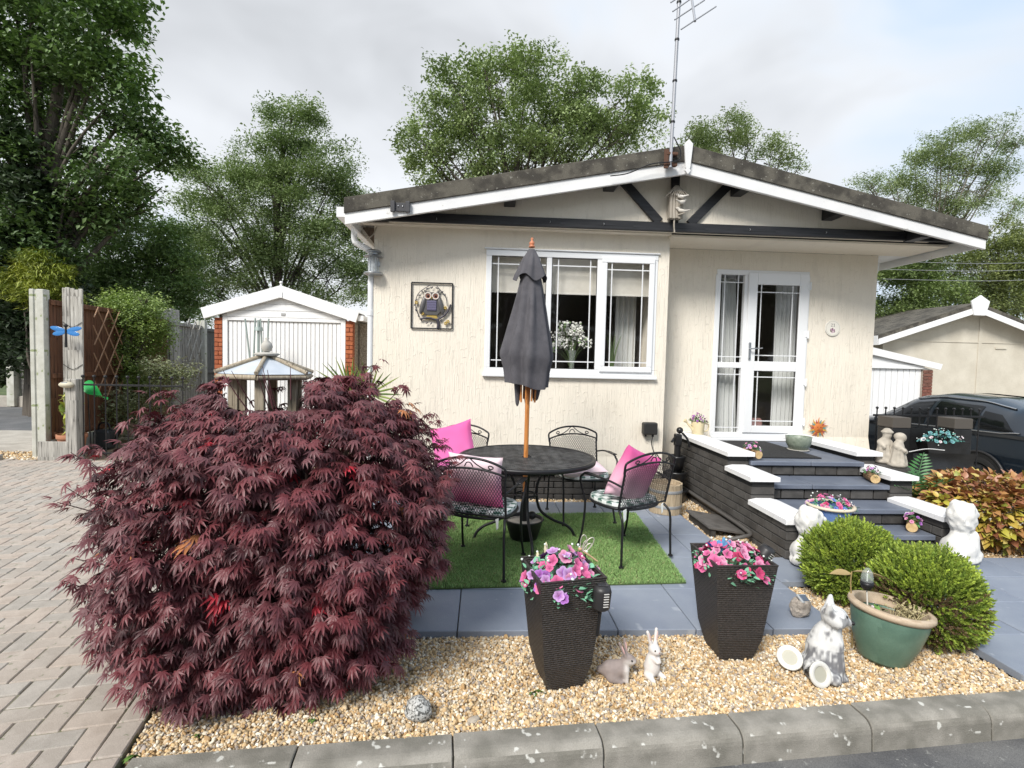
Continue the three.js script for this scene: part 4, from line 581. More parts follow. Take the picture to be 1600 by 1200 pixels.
{ // folded parasol
  const t = thing('folded_parasol', 'folded charcoal parasol with orange brown wooden pole', 'parasol', [TC[0] - 0.012, 0.17, TC[1] + 0.03], 0);
  t.rotation.z = -0.004;
  const wood = timber([0.47, 0.17, 0.035], [0.60, 0.25, 0.07], { size: 0.35, seed: 23, rough: 0.5 }), H = y => W(828, y, TC[1]).y - 0.17;
  const cloth = mottle({ a: [0.072, 0.070, 0.080], b: [0.10, 0.097, 0.108], size: 0.5, cells: 8, seed: 160, grain: 0.16, rough: 0.95, bump: 0.0008 });
  part('pole', [cyl(0.0195, 0.0195, H(395) - 0.13, 18, 0, (H(395) + 0.13) / 2, 0)], wood, t);
  part('finial', [lat([[0, 0.085], [0.009, 0.08], [0.013, 0.068], [0.006, 0.058], [0.02, 0.045], [0.024, 0.03], [0.013, 0.018], [0.026, 0.012], [0.026, 0], [0, 0]], 20).translate(0, H(388), 0)], mk([0.55, 0.2, 0.1], 0.45), t);
  const cloth3 = (prof, nA, hem, fold, seed) => {             // prof [yTop..], rings of folded cloth
    const nV = 34, pos = [], idx = [];
    for (let j = 0; j <= nV; j++) for (let i = 0; i < nA; i++) { const th = i / nA * 6.2832, v = j / nV, hb = hem(th), y = mix(H(prof[0][0]), hb, v), k = v * (prof.length - 1), q = Math.min(Math.floor(k), prof.length - 2), R0 = mix(prof[q][1], prof[q + 1][1], k - q); const f = fold * sstep(0.02, 0.35, v); let r = R0 * (1 + f * (0.75 * Math.cos(8 * th + 0.8 * Math.sin(v * 3 + seed)) + 0.45 * Math.cos(3 * th + seed + v * 1.6) + 0.2 * Math.cos(13 * th - v * 4))); r += 0.01 * (n3(Math.cos(th) * 3 + 9, y * 9, Math.sin(th) * 3 + 4, seed) - 0.5) * v; pos.push(r * Math.cos(th), y, r * Math.sin(th) * 0.85); }
    for (let j = 0; j < nV; j++) for (let i = 0; i < nA; i++) { const a = j * nA + i, b = j * nA + (i + 1) % nA, c = a + nA, d = b + nA; idx.push(a, b, d, a, d, c); }
    const g = new THREE.BufferGeometry(); g.setAttribute('position', new THREE.Float32BufferAttribute(pos, 3)); g.setIndex(idx); g.computeVertexNormals(); return g;
  };
  part('canopy', [cloth3([[418, 0.068], [0, 0.092], [0, 0.112], [0, 0.133], [0, 0.158], [0, 0.186], [0, 0.208], [0, 0.178], [0, 0.168]], 120, th => H(600) + 0.012 * Math.cos(2 * th + 0.4) - 0.03 * sstep(0.2, 0.9, Math.cos(th - 0.5)), 0.15, 1.3)], cloth, t);
  part('vent_flap', [cloth3([[391, 0.028], [0, 0.062], [0, 0.086], [0, 0.108], [0, 0.132]], 112, th => H(436) - 0.03 * Math.cos(4 * th + 1.0), 0.12, 2.1)], cloth, t);
  for (let i = 0; i < 8; i++) { const a = i * 0.7854 + 0.3, x = Math.cos(a) * 0.055, z = Math.sin(a) * 0.05; part('rib', bar([x * 1.3, H(560), z * 1.3], [x * 1.15, H(628) + 0.012 * (i % 3), z * 1.15], 0.0085, 6), wood, t); }
  for (const [dx, px0, y1, w] of [[-0.085, 0, 640, 0.045], [-0.005, 0, 638, 0.05], [0.07, 0, 630, 0.075]]) { const g = sdfMesh(body([['c', [0, 0, 0], [0, -1, 0], 0.9, 0.5]], 0.1), [-1.2, -2, -1.2], [1.2, 1.2, 1.2], 0.25); const top = H(590), bot = H(y1); part('rib_pocket', xf(g, [dx, top, -0.02], [0, 0, 0], [w * 0.95, (top - bot) / 1.6, w * 0.7]), cloth, t); }
}
// wrought iron armchair, facing +z, origin on the floor
function makeChair(label) {
  const t = thing('garden_chair', label, 'chair', [0, 0, 0], 0, 'black wrought iron chairs round the table');
  const sy = 0.41, back = (x, y) => { const k = (y - sy) / 0.5; return V(x * (1 + 0.05 * k), y, -0.21 - 0.11 * k - 0.0 + 0.32 * x * x); }, m = M.iron, w = 0.245, yT = 0.73, arch = x => yT + 0.045 * (1 - (x / w) ** 2);
  // back: frame, lattice, hooped top rail, scroll
  const up = (a, b, f, n = 12) => [...Array(n + 1)].map((_, i) => f(mix(a, b, i / n)));
  part('back_frame', [tub(up(sy + 0.01, yT, y => back(-w, y)), 0.009, 20, 6), tub(up(sy + 0.01, yT, y => back(w, y)), 0.009, 20, 6), tub(up(-w, w, x => back(x, arch(x))), 0.008, 24, 6), tub(up(-w, w, x => back(x, sy + 0.02)), 0.008, 24, 6)], m, t);
  part('top_rail', [tub([back(-w - 0.004, yT - 0.03), back(-w - 0.003, yT + 0.05), ...up(-w + 0.02, w - 0.02, x => back(x, arch(x) + 0.075 - 0.02 * Math.abs(x / w) ** 3), 10), back(w + 0.003, yT + 0.05), back(w + 0.004, yT - 0.03)], 0.009, 60, 7)], m, t);
  const sc = s => tub([back(s * 0.155, arch(0.155) + 0.012), back(s * 0.135, arch(0.135) + 0.03), back(s * 0.15, arch(0.15) + 0.042), back(s * 0.17, arch(0.16) + 0.03), back(s * 0.13, arch(0.13) + 0.008), back(s * 0.06, arch(0.06) + 0.03), back(s * 0.012, arch(0) + 0.07)], 0.0045, 40, 5);
  part('scroll', [sc(1), sc(-1), tub([back(-0.03, arch(0) + 0.012), back(-0.012, arch(0) + 0.04), back(0.012, arch(0) + 0.04), back(0.03, arch(0) + 0.012)], 0.0045, 20, 5)], m, t);
  const lat_ = []; const y0 = sy + 0.02, pitch = 0.0285, slope = 1.7;
  for (const d of [-1, 1]) for (let k = -34; k < 60; k++) { const pts = []; for (let i = 0; i <= 40; i++) { const x = mix(-w, w, i / 40), y = y0 + k * pitch * 1.2 + d * slope * x; if (y < y0 || y > arch(x)) continue; pts.push(back(x, y)); } if (pts.length > 2) { const c = new THREE.CatmullRomCurve3(pts); lat_.push(new THREE.TubeGeometry(c, Math.max(2, Math.round(pts.length / 4)), 0.0023, 3, false)); } }
  part('back_mesh', lat_, m, t);
  // seat
  const ring = [...Array(28)].map((_, i) => { const a = i / 28 * 6.283, c = Math.cos(a), s = Math.sin(a); return V(0.25 * Math.sign(c) * Math.abs(c) ** 0.75, sy - (s > 0 ? 0.0 : 0.0), 0.235 * Math.sign(s) * Math.abs(s) ** 0.75 + 0.015); });
  part('seat_frame', [tub(ring, 0.011, 60, 7, true)], m, t);
  const sm = []; for (const d of [-1, 1]) for (let k = -18; k <= 18; k++) { const o = k * 0.028; const pts = []; for (let i = 0; i <= 20; i++) { const u = mix(-0.34, 0.34, i / 20), x = (u + d * o) * 0.7071, z = (u * d - o) * -0.7071 * -1; if ((Math.abs(x) / 0.245) ** 2.6 + (Math.abs(z) / 0.23) ** 2.6 < 1) pts.push(V(x, sy - 0.005, z + 0.015)); } if (pts.length > 1) sm.push(bar(pts[0], pts[pts.length - 1], 0.002, 3)); }
  part('seat_mesh', sm, m, t);
  // legs and arms
  for (const s of [-1, 1]) {
    part('leg', [tub([[s * 0.235, sy, -0.19], [s * 0.25, sy - 0.045, -0.235], [s * 0.252, sy - 0.1, -0.25], [s * 0.255, 0.2, -0.252], [s * 0.26, 0.012, -0.258]], 0.0095, 24, 7), cyl(0.018, 0.02, 0.012, 10, s * 0.26, 0.006, -0.258)], m, t);
    part('leg', [tub([[s * 0.27, 0.62, 0.19], [s * 0.272, 0.585, 0.235], [s * 0.262, 0.5, 0.228], [s * 0.25, sy, 0.2], [s * 0.245, 0.25, 0.21], [s * 0.25, 0.1, 0.235], [s * 0.255, 0.012, 0.265]], 0.0095, 36, 7), cyl(0.018, 0.02, 0.012, 10, s * 0.255, 0.006, 0.265)], m, t);
    const ap = [back(s * 0.247, 0.60), V(s * 0.275, 0.625, -0.12), V(s * 0.29, 0.635, 0.03), V(s * 0.275, 0.622, 0.19)];
    part('arm', [tub(ap, 0.0085, 20, 6), xf(rb(0.045, 0.011, 0.2, 0.005), [s * 0.284, 0.635, 0.06], [-0.02, s * -0.03, 0])], m, t);
  }
  return t;
}
const gingham = (() => { const t = ctex(canv(256, 256, g => { g.fillStyle = '#e4e9e6'; g.fillRect(0, 0, 256, 256); g.fillStyle = '#4f7468'; for (let i = 0; i < 4; i++) for (let j = 0; j < 4; j++) if ((i + j) % 2) g.fillRect(i * 64, j * 64 + 8, 64, 40); g.fillStyle = 'rgba(40,70,60,0.25)'; for (let i = 0; i < 4; i += 2) g.fillRect(i * 64, 0, 64, 256); }), { size: 0.2 }); return mk([1, 1, 1], 0.95, { map: t }); })();
function pillow(w, h, T, seed, cA, cB) {           // sewn cushion; dye runs from cA at one edge to cB at the other
  const n = 26, gs = [];
  for (const s of [-1, 1]) { const g = new THREE.PlaneGeometry(w, h, n, n), p = g.attributes.position, c = []; for (let i = 0; i < p.count; i++) { const u = p.getX(i) / w * 2, v = p.getY(i) / h * 2, e = Math.max(0, 1 - u ** 4) ** 0.55 * Math.max(0, 1 - v ** 4) ** 0.55, pin = 1 - 0.09 * (1 - u * u) * v * v, pi2 = 1 - 0.09 * (1 - v * v) * u * u; const z = s * T / 2 * e * (1 + 0.22 * (n3(u * 2 + 7, v * 2 + 3, seed, seed) - 0.5) + 0.06 * Math.sin(u * 7 + v * 5 + seed) * (u * u + v * v)); p.setXYZ(i, p.getX(i) * pi2, p.getY(i) * pin, z); const k = sstep(-0.9, 0.9, v + 0.25 * (vn(u * 3 + 5, v * 2 + 5, 0, seed) - 0.5)); c.push(...mix3(cB, cA, k)); } g.setAttribute('color', new THREE.Float32BufferAttribute(c, 3)); g.computeVertexNormals(); gs.push(g); }
  return merge(gs);
}
const velvet = new THREE.MeshPhysicalMaterial({ color: 0xffffff, vertexColors: true, roughness: 0.85, sheen: 0.5, sheenRoughness: 0.5, sheenColor: lin(0.8, 0.5, 0.65), side: THREE.DoubleSide });
{
  const spots = [[0.012, -3.78, 20, 'black iron chair with its mesh back towards the maple bush'], [1.162, -4.03, -27.5, 'black iron chair standing on the mat edge beside the barrel'], [0.98, -4.95, 180 - 9.5, 'black iron chair against the table below the window, pale pillow on it'], [-0.27, -4.96, 180 + 20, 'black iron chair with a hot pink pillow, beyond the maple bush']];
  let proto; const chairs = [];
  spots.forEach(([x, z, deg, label], i) => { let c; if (!i) c = proto = makeChair(label); else { c = proto.clone(); c.name = numbered('garden_chair'); scene.add(c); c.userData = { label, category: 'chair', group: 'black wrought iron chairs round the table' }; } const on = i === 0 || i === 1; c.position.set(x, 0.022, z); c.rotation.set(0, Math.PI - deg * DEG, 0); chairs.push(c); });
  const pads = ['green checked seat pad on the chair beside the maple bush', 'green checked seat pad under the ombre pink pillow', 'green checked seat pad under the pale pink pillow', 'green checked seat pad under the hot pink pillow'];
  chairs.forEach((c, i) => { const s = new THREE.Shape(); for (let k = 0; k <= 32; k++) { const a = k / 32 * 6.283, x = 0.236 * Math.sign(Math.cos(a)) * Math.abs(Math.cos(a)) ** 0.7, y = 0.222 * Math.sign(Math.sin(a)) * Math.abs(Math.sin(a)) ** 0.7; k ? s.lineTo(x, y) : s.moveTo(x, y); } const g = new THREE.ExtrudeGeometry(s, { depth: 0.018, bevelEnabled: true, bevelSize: 0.008, bevelThickness: 0.008, bevelSegments: 3 }).rotateX(-Math.PI / 2); const t = thing('seat_pad', pads[i], 'seat pad', [c.position.x, 0.022 + 0.425, c.position.z], c.rotation.y, 'checked seat pads on the iron chairs'); part('pad', g.translate(0, 0, 0.02), gingham, t); part('tie', [xf(ext([[0, 0], [0.03, -0.01], [0.022, -0.1], [0.0, -0.08]], 0.004), [0.19, 0.0, -0.22]), xf(ext([[0, 0], [0.022, -0.01], [0.012, -0.085], [0.0, -0.07]], 0.004), [-0.2, 0.0, -0.22])], mk([0.75, 0.77, 0.75], 0.95), t); });
  const onChair = (c, p, r) => { const o = new THREE.Object3D(); o.position.set(...p); o.rotation.set(...r); o.updateMatrix(); c.updateMatrix(); return new THREE.Matrix4().multiplyMatrices(c.matrix, o.matrix); };
  const cush = (c, g, p, r, label) => { const o = solo('pillow', g, velvet, label, 'pillow', 'pink pillows on the iron chairs'); onChair(c, p, r).decompose(o.position, o.quaternion, o.scale); };
  const hot = [0.68, 0.115, 0.34], pale = [0.74, 0.48, 0.57], faint = [0.74, 0.58, 0.63];
  cush(chairs[0], pillow(0.42, 0.40, 0.15, 1, faint, [0.66, 0.10, 0.27]), [0.02, 0.645, -0.09], [-0.22, 0, 0.03], 'pink pillow fading to white seen through the chair mesh');
  cush(chairs[1], pillow(0.43, 0.43, 0.15, 2, [0.66, 0.10, 0.31], pale), [0.0, 0.635, -0.085], [-0.26, 0, 0.35], 'magenta to pale pink ombre pillow leaning in the chair beside the barrel');
  cush(chairs[2], pillow(0.46, 0.42, 0.15, 3, pale, faint), [-0.07, 0.52, 0.07], [-1.42, 0, 0.1], 'pale pink pillow lying flat on a seat behind the table');
  cush(chairs[3], pillow(0.46, 0.44, 0.15, 4, hot, [0.70, 0.16, 0.42]), [-0.05, 0.665, -0.09], [-0.25, 0.0, 0.3], 'hot pink pillow propped in the chair beyond the maple bush');
}
// ================================================================ flowers and small plants
function fiveLobe(R, dish, lobes = 5) {            // open trumpet flower facing +y
  const pos = [], idx = [], n = lobes * 4; pos.push(0, -dish, 0);
  for (let k = 1; k <= 2; k++) for (let i = 0; i < n; i++) { const a = i / n * 6.2832, lob = 0.80 + 0.2 * Math.abs(Math.cos(a * lobes / 2)), r = R * (k / 2) * (k === 2 ? lob : 0.9); pos.push(Math.cos(a) * r, k === 1 ? -dish * 0.25 : 0.1 * dish * Math.cos(a * lobes), Math.sin(a) * r); }
  for (let i = 0; i < n; i++) { const j = (i + 1) % n; idx.push(0, 1 + j, 1 + i, 1 + i, 1 + j, 1 + n + j, 1 + i, 1 + n + j, 1 + n + i); }
  const g = new THREE.BufferGeometry(); g.setAttribute('position', new THREE.Float32BufferAttribute(pos, 3)); const cl = [0.3, 0.12, 0.25]; for (let k = 1; k <= 2; k++) for (let i = 0; i < n; i++) { const vein = i % 4 === 0 ? 0.72 : 1; cl.push(...(k === 1 ? [0.8 * vein, 0.62 * vein, 0.75 * vein] : [1, 1, 1])); } g.setAttribute('color', new THREE.Float32BufferAttribute(cl, 3)); g.setIndex(idx); g.computeVertexNormals(); return nrm(g);
}
function leafGeo(L, w, fold = 0.25, droop = 0.2, n = 4) {   // pointed leaf along +z, hinged on its midrib
  const pos = [], idx = []; for (let i = 0; i <= n; i++) { const t = i / n, ww = w * Math.sin(Math.PI * Math.pow(t, 0.8)) * (t > 0.98 ? 0 : 1), y = -droop * L * t * t; pos.push(-ww, y + fold * ww, L * t, 0, y, L * t, ww, y + fold * ww, L * t); }
  for (let i = 0; i < n; i++) { const a = i * 3; idx.push(a, a + 3, a + 1, a + 1, a + 3, a + 4, a + 1, a + 4, a + 2, a + 2, a + 4, a + 5); }
  const g = new THREE.BufferGeometry(); g.setAttribute('position', new THREE.Float32BufferAttribute(pos, 3)); g.setIndex(idx); g.computeVertexNormals(); return nrm(g);
}
const petalMat = c => mp(c, 0.8, { transmission: 0.12, thickness: 0, vertexColors: true });
const PET = { hot: [0.74, 0.17, 0.36], pink: [0.79, 0.36, 0.52], rose: [0.62, 0.06, 0.18], purple: [0.40, 0.16, 0.52], lilac: [0.58, 0.36, 0.66], white: [0.80, 0.80, 0.76], blue: [0.14, 0.28, 0.66], teal: [0.16, 0.46, 0.44], mauve: [0.42, 0.20, 0.38], red: [0.6, 0.05, 0.05] };
const petMats = {}; for (const k in PET) petMats[k] = petalMat(PET[k]);
const heartMat = mk([0.62, 0.52, 0.25], 0.8), darkHeart = mk([0.22, 0.03, 0.10], 0.8);
const smallLeaf = leafGeo(0.03, 0.008, 0.3, 0.25, 3);
function posy(parent, { c, r, n, cols, size = 0.026, seed = 1, leaves = 120, leafCol = [0.12, 0.30, 0.17], bits = 0, drape = 0.25, squash = 0.6 }) {
  const q = rngOf(seed), geo = [fiveLobe(size, size * 0.55), fiveLobe(size * 0.82, size * 0.5)], L = [], C = [];
  for (let i = 0; i < n; i++) {
    const a = q() * 6.283, k = Math.sqrt(q()), d = V(Math.cos(a) * k * r[0], 0, Math.sin(a) * k * r[2]), y = r[1] * (1 - k * k) * rr(0.5, 1.1, q) - drape * r[1] * k * k * q();
    const name = typeof cols === 'function' ? cols(d.x / r[0], q) : cols[Math.floor(q() * cols.length)];
    const nvec = V(Math.cos(a) * k * 0.9 + rr(-0.3, 0.3, q), squash, Math.sin(a) * k * 0.9 + rr(-0.1, 0.5, q)).normalize();
    const f = new THREE.Mesh(geo[i % 2], petMats[name]); f.name = 'flower'; f.position.set(c[0] + d.x, c[1] + y, c[2] + d.z); f.quaternion.setFromUnitVectors(V(0, 1, 0), nvec); f.rotateY(q() * 6); const s = rr(0.75, 1.15, q); f.scale.set(s, s, s); f.castShadow = f.receiveShadow = true; parent.add(f);
    f.position.addScaledVector(nvec, 0.012);
  }
  for (let i = 0; i < leaves; i++) { const a = q() * 6.283, k = Math.sqrt(q()) * 1.05, y = r[1] * (1 - k * k) * rr(-0.2, 0.9, q) - drape * r[1] * k * k * q(); L.push(M4(V(c[0] + Math.cos(a) * k * r[0], c[1] + y, c[2] + Math.sin(a) * k * r[2]), new THREE.Euler(rr(-1.2, 0.4, q), a + rr(-1, 1, q), rr(-0.6, 0.6, q), 'YXZ'), rr(0.7, 1.5, q))); const f = rr(0.7, 1.3, q); C.push(lin(leafCol[0] * f, leafCol[1] * f, leafCol[2] * f)); }
  inst('foliage', smallLeaf, mk([1, 1, 1], 0.75), L, parent, i => C[i]);
  if (bits) { const B = []; for (let i = 0; i < bits; i++) { const a = q() * 6.283, k = Math.sqrt(q()) * 1.12; B.push(M4(V(c[0] + Math.cos(a) * k * r[0], c[1] + r[1] * (1 - k * k) + rr(-0.03, 0.05, q), c[2] + Math.sin(a) * k * r[2]), rndQ(q), rr(0.004, 0.008, q))); } inst('small_blossom', new THREE.IcosahedronGeometry(1, 0), mk([0.76, 0.82, 0.78], 0.8), B, parent); }
}
// shell of leafy sprigs round an ellipsoid
function shrub(parent, { c, r, n, leaf, col, tip, seed, inner = 0.35, lump = 0.2, lumpF = 3, up = 0.5, brown, mat }) {
  const q = rngOf(seed), L = [], C = [], e = new THREE.Object3D();
  for (let i = 0; i < n; i++) {
    const d = V(q() * 2 - 1, q() * 2 - 1, q() * 2 - 1).normalize(); if (d.y < -0.75) { i--; continue; }
    const deep = q() < inner, k = (deep ? Math.pow(rr(0.2, 1, q), 0.5) * 0.9 : rr(0.9, 1.07, q)) * (1 - lump * 0.5 + lump * n3(d.x * lumpF + 7, d.y * lumpF + 7, d.z * lumpF + 7, seed));
    const p = V(c[0] + d.x * k * r[0], Math.max(0.0, c[1] + d.y * k * r[1]), c[2] + d.z * k * r[2]); if (c[1] + d.y * k * r[1] < -0.02 && q() < 0.5) continue;
    e.position.copy(p); const o = V(d.x, d.y + up, d.z).add(V(rr(-0.6, 0.6, q), rr(-0.5, 0.5, q), rr(-0.6, 0.6, q))); e.lookAt(p.clone().add(o)); e.rotateZ(q() * 6.28); e.scale.setScalar(rr(0.7, 1.25, q)); e.updateMatrix(); L.push(e.matrix.clone());
    const f = rr(0.65, 1.25, q), dead = brown && brown(d, q); const cc = dead ? [0.17, 0.11, 0.055] : mix3(col, tip, Math.pow(q(), 1.4)); C.push(lin(cc[0] * f, cc[1] * f, cc[2] * f));
  }
  return inst('foliage', leaf, mat || mp([1, 1, 1], 0.6, { transmission: 0.15, thickness: 0 }), L, parent, i => C[i]);
}
function sprig(L, w, n, len, seed, bend = 0.7) { const q = rngOf(seed), g = []; for (let i = 0; i < n; i++) { const t = (i + 0.5) / n, a = i * 2.4; g.push(xf(leafGeo(L * rr(0.8, 1.15, q), w, 0.25, 0.15, 2), [0, 0, t * len], [0, 0, 0], 1).applyMatrix4(new THREE.Matrix4())); const k = g[g.length - 1]; k.translate(0, 0, -t * len); k.rotateX(-bend * (1 - 0.5 * t)); k.rotateZ(a); k.translate(0, 0, t * len); } g.push(bar([0, 0, 0], [0, 0, len], w * 0.16, 3)); return merge(g); }

// ================================================================ rattan planters on the gravel
M.rattan = (() => { const N = 256, f = (u, v) => { const row = Math.floor(v * 24), k = v * 24 - row, o = row % 2 ? 0.5 : 0, x = (u * 10 + o) % 1; return Math.sin(k * Math.PI) * (0.45 + 0.55 * Math.sin(x * Math.PI)); }; const map = dtex(N, N, (u, v, i, j) => { return mix3([0.020, 0.016, 0.014], [0.048, 0.040, 0.036], vn(u * 40, v * 24, 40, 3)); }, { size: 0.26 }); return mk([1, 1, 1], 0.5, { map: map, bumpMap: dtex(N, N, f, { srgb: false, size: 0.26 }), bumpScale: 0.006 }); })();
function squarePot(levels, wall = 0.012) {          // [y, halfWidth] rings
  const out = [], ring = (y, h) => [[-h, y, h], [h, y, h], [h, y, -h], [-h, y, -h]], add = (A, B) => { for (let i = 0; i < 4; i++) { const j = (i + 1) % 4, q = [A[i], A[j], B[j], A[i], B[j], B[i]]; const g = new THREE.BufferGeometry(); g.setAttribute('position', new THREE.Float32BufferAttribute(q.flat(), 3)); g.computeVertexNormals(); out.push(g); } };
  for (let i = 0; i + 1 < levels.length; i++) add(ring(...levels[i]), ring(...levels[i + 1]));
  return out;
}
const PL = [[G(873, 1058, -0.04), 12, 'tall black rattan planter of purple and pink petunias', 1], [G(1137, 1016, -0.04), 1, 'tall black rattan planter of hot pink petunias with butterfly stake', 2]];
for (const [p, deg, label, k] of PL) {
  const t = thing('rattan_planter', label, 'planter', [p.x, -0.045, p.z], deg * DEG, 'tall rattan planters on the gravel'), H = k === 1 ? 0.565 : 0.545;
  const lv = [[0, 0.088], [0.13, 0.122], [H, 0.165], [H + 0.008, 0.168], [H + 0.008, 0.155], [H - 0.06, 0.15]];
  part('woven_body', squarePot(lv), M.rattan, t); part('base', b2(-0.087, 0.087, 0.0, 0.004, -0.087, 0.087), M.iron, t);
  part('soil', b2(-0.15, 0.15, H - 0.062, H - 0.05, -0.15, 0.15), M.soil, t);
  posy(t, { c: [0, H - 0.015, 0], r: [0.19, k === 1 ? 0.1 : 0.075, 0.19], n: 76, seed: 40 + k, size: 0.033, leaves: 420, leafCol: [0.16, 0.38, 0.24], bits: 26, drape: 1.0, cols: k === 1 ? (x, q) => x < -0.1 ? ['purple', 'lilac', 'purple', 'hot'][Math.floor(q() * 4)] : ['hot', 'pink', 'hot', 'pink', 'lilac'][Math.floor(q() * 5)] : ['hot', 'pink', 'rose', 'hot', 'pink', 'purple'].slice(0, 5) });
}
{ // ornaments pushed into the planters
  const wire = mk([0.66, 0.62, 0.55], 0.4, { metalness: 0.6 });
  const place = (px, py, k, lift = 0) => W(px, py, PL[k][0].z + lift);
  const d = place(915, 862, 0, -0.04), t = thing('dragonfly_stake', 'wire dragonfly stake with pale open wings above the petunias', 'ornament', d), loop = (a, L, w) => tub([...Array(13)].map((_, i) => { const u = i / 12 * 6.283, x = Math.sin(u) * w, y = L * (1 - Math.cos(u)) / 2; return V(x * Math.cos(a) + y * Math.sin(a), -x * Math.sin(a) + y * Math.cos(a), 0); }), 0.0024, 36, 5, true);
  part('body', [bar([-0.025, 0.012, 0], [0.06, -0.045, 0.012], 0.0065, 8, 0.004), sph(0.011, -0.028, 0.014, 0, 10, 8)], mk([0.5, 0.34, 0.2], 0.5), t);
  for (const [a, L, w] of [[0.0, 0.085, 0.017], [0.6, 0.085, 0.017], [0.2, 0.055, 0.01], [0.75, 0.055, 0.01]]) part('wing', loop(a, L, w).translate(-0.012, 0.004, 0.006), wire, t);
  part('stake', [bar([0, 0, 0], [-0.012, -0.26, 0], 0.003)], M.iron, t);
  const lampShape = (name, label, p, tilt) => { const s = thing(name, label, 'solar light', p); s.rotation.z = tilt; part('housing', [lat([[0.03, -0.06], [0.042, -0.05], [0.045, 0.03], [0.036, 0.055], [0, 0.06]], 20)], mk([0.025, 0.024, 0.025], 0.45), s); for (let i = 0; i < 6; i++) part('vent_slot', xf(rb(0.026, 0.004, 0.006, 0.0015), [0.012, -0.03 + i * 0.012, 0.044], [0, 0.25, 0]), mk([0.55, 0.53, 0.5], 0.6), s); part('solar_panel', [rb(0.05, 0.004, 0.045, 0.001, 0, 0.06, 0.0)], mk([0.05, 0.05, 0.055], 0.2), s); part('spike', [bar([0, -0.06, 0], [0, -0.2, -0.02], 0.008)], M.iron, s); };
  lampShape('solar_stake_light', 'black slatted solar light among the purple petunias', place(940, 932, 0, 0.14), -0.05);
  lampShape('solar_stake_light', 'black solar light tilted behind the hot pink petunias', place(1193, 868, 1, -0.03), -0.6);
  const b = thing('butterfly_stake', 'pale blue plastic butterfly flower stake in the planter', 'ornament', place(1130, 855, 1, -0.02)), bl = mp([0.16, 0.44, 0.74], 0.35, { transmission: 0.25, thickness: 0 });
  for (const [x, y, s, r] of [[-0.018, 0.018, 1, 0.7], [0.02, 0.018, 1, -0.7], [0, 0.035, 0.8, 0], [-0.014, -0.014, 0.75, 2.4], [0.016, -0.012, 0.75, -2.4]]) part('wing', xf(new THREE.SphereGeometry(1, 12, 8), [x, y, 0.004], [0, 0, r], [0.014 * s, 0.03 * s, 0.003]), bl, b);
  part('stake', [bar([0, 0, 0], [0.01, -0.26, 0], 0.003)], M.iron, b); part('dark_wing', xf(new THREE.SphereGeometry(1, 10, 8), [-0.055, 0.0, -0.01], [0, 0, 0.95], [0.008, 0.04, 0.003]), mk([0.02, 0.04, 0.2], 0.4), b);
  for (const [px, py, k, label] of [[840, 873, 0, 'fluffy cream grass seed head on the outer planter edge'], [853, 858, 0, 'taller fluffy cream grass seed head behind purple petunias'], [1117, 856, 1, 'fluffy cream grass seed head beside the blue butterfly']]) { const p = place(px, py, k, -0.1), s = thing('grass_plume', label, 'seed head', p); part('plume', [lat([[0, -0.035], [0.008, -0.025], [0.011, 0], [0.008, 0.025], [0, 0.04]], 10)], mk([0.66, 0.62, 0.42], 1), s); part('stem', [tub([[0, -0.03, 0], [0.005, -0.1, 0.02], [0.01, -0.2, 0.08]], 0.0015, 8, 4)], mk([0.3, 0.33, 0.15], 0.9), s); }
}

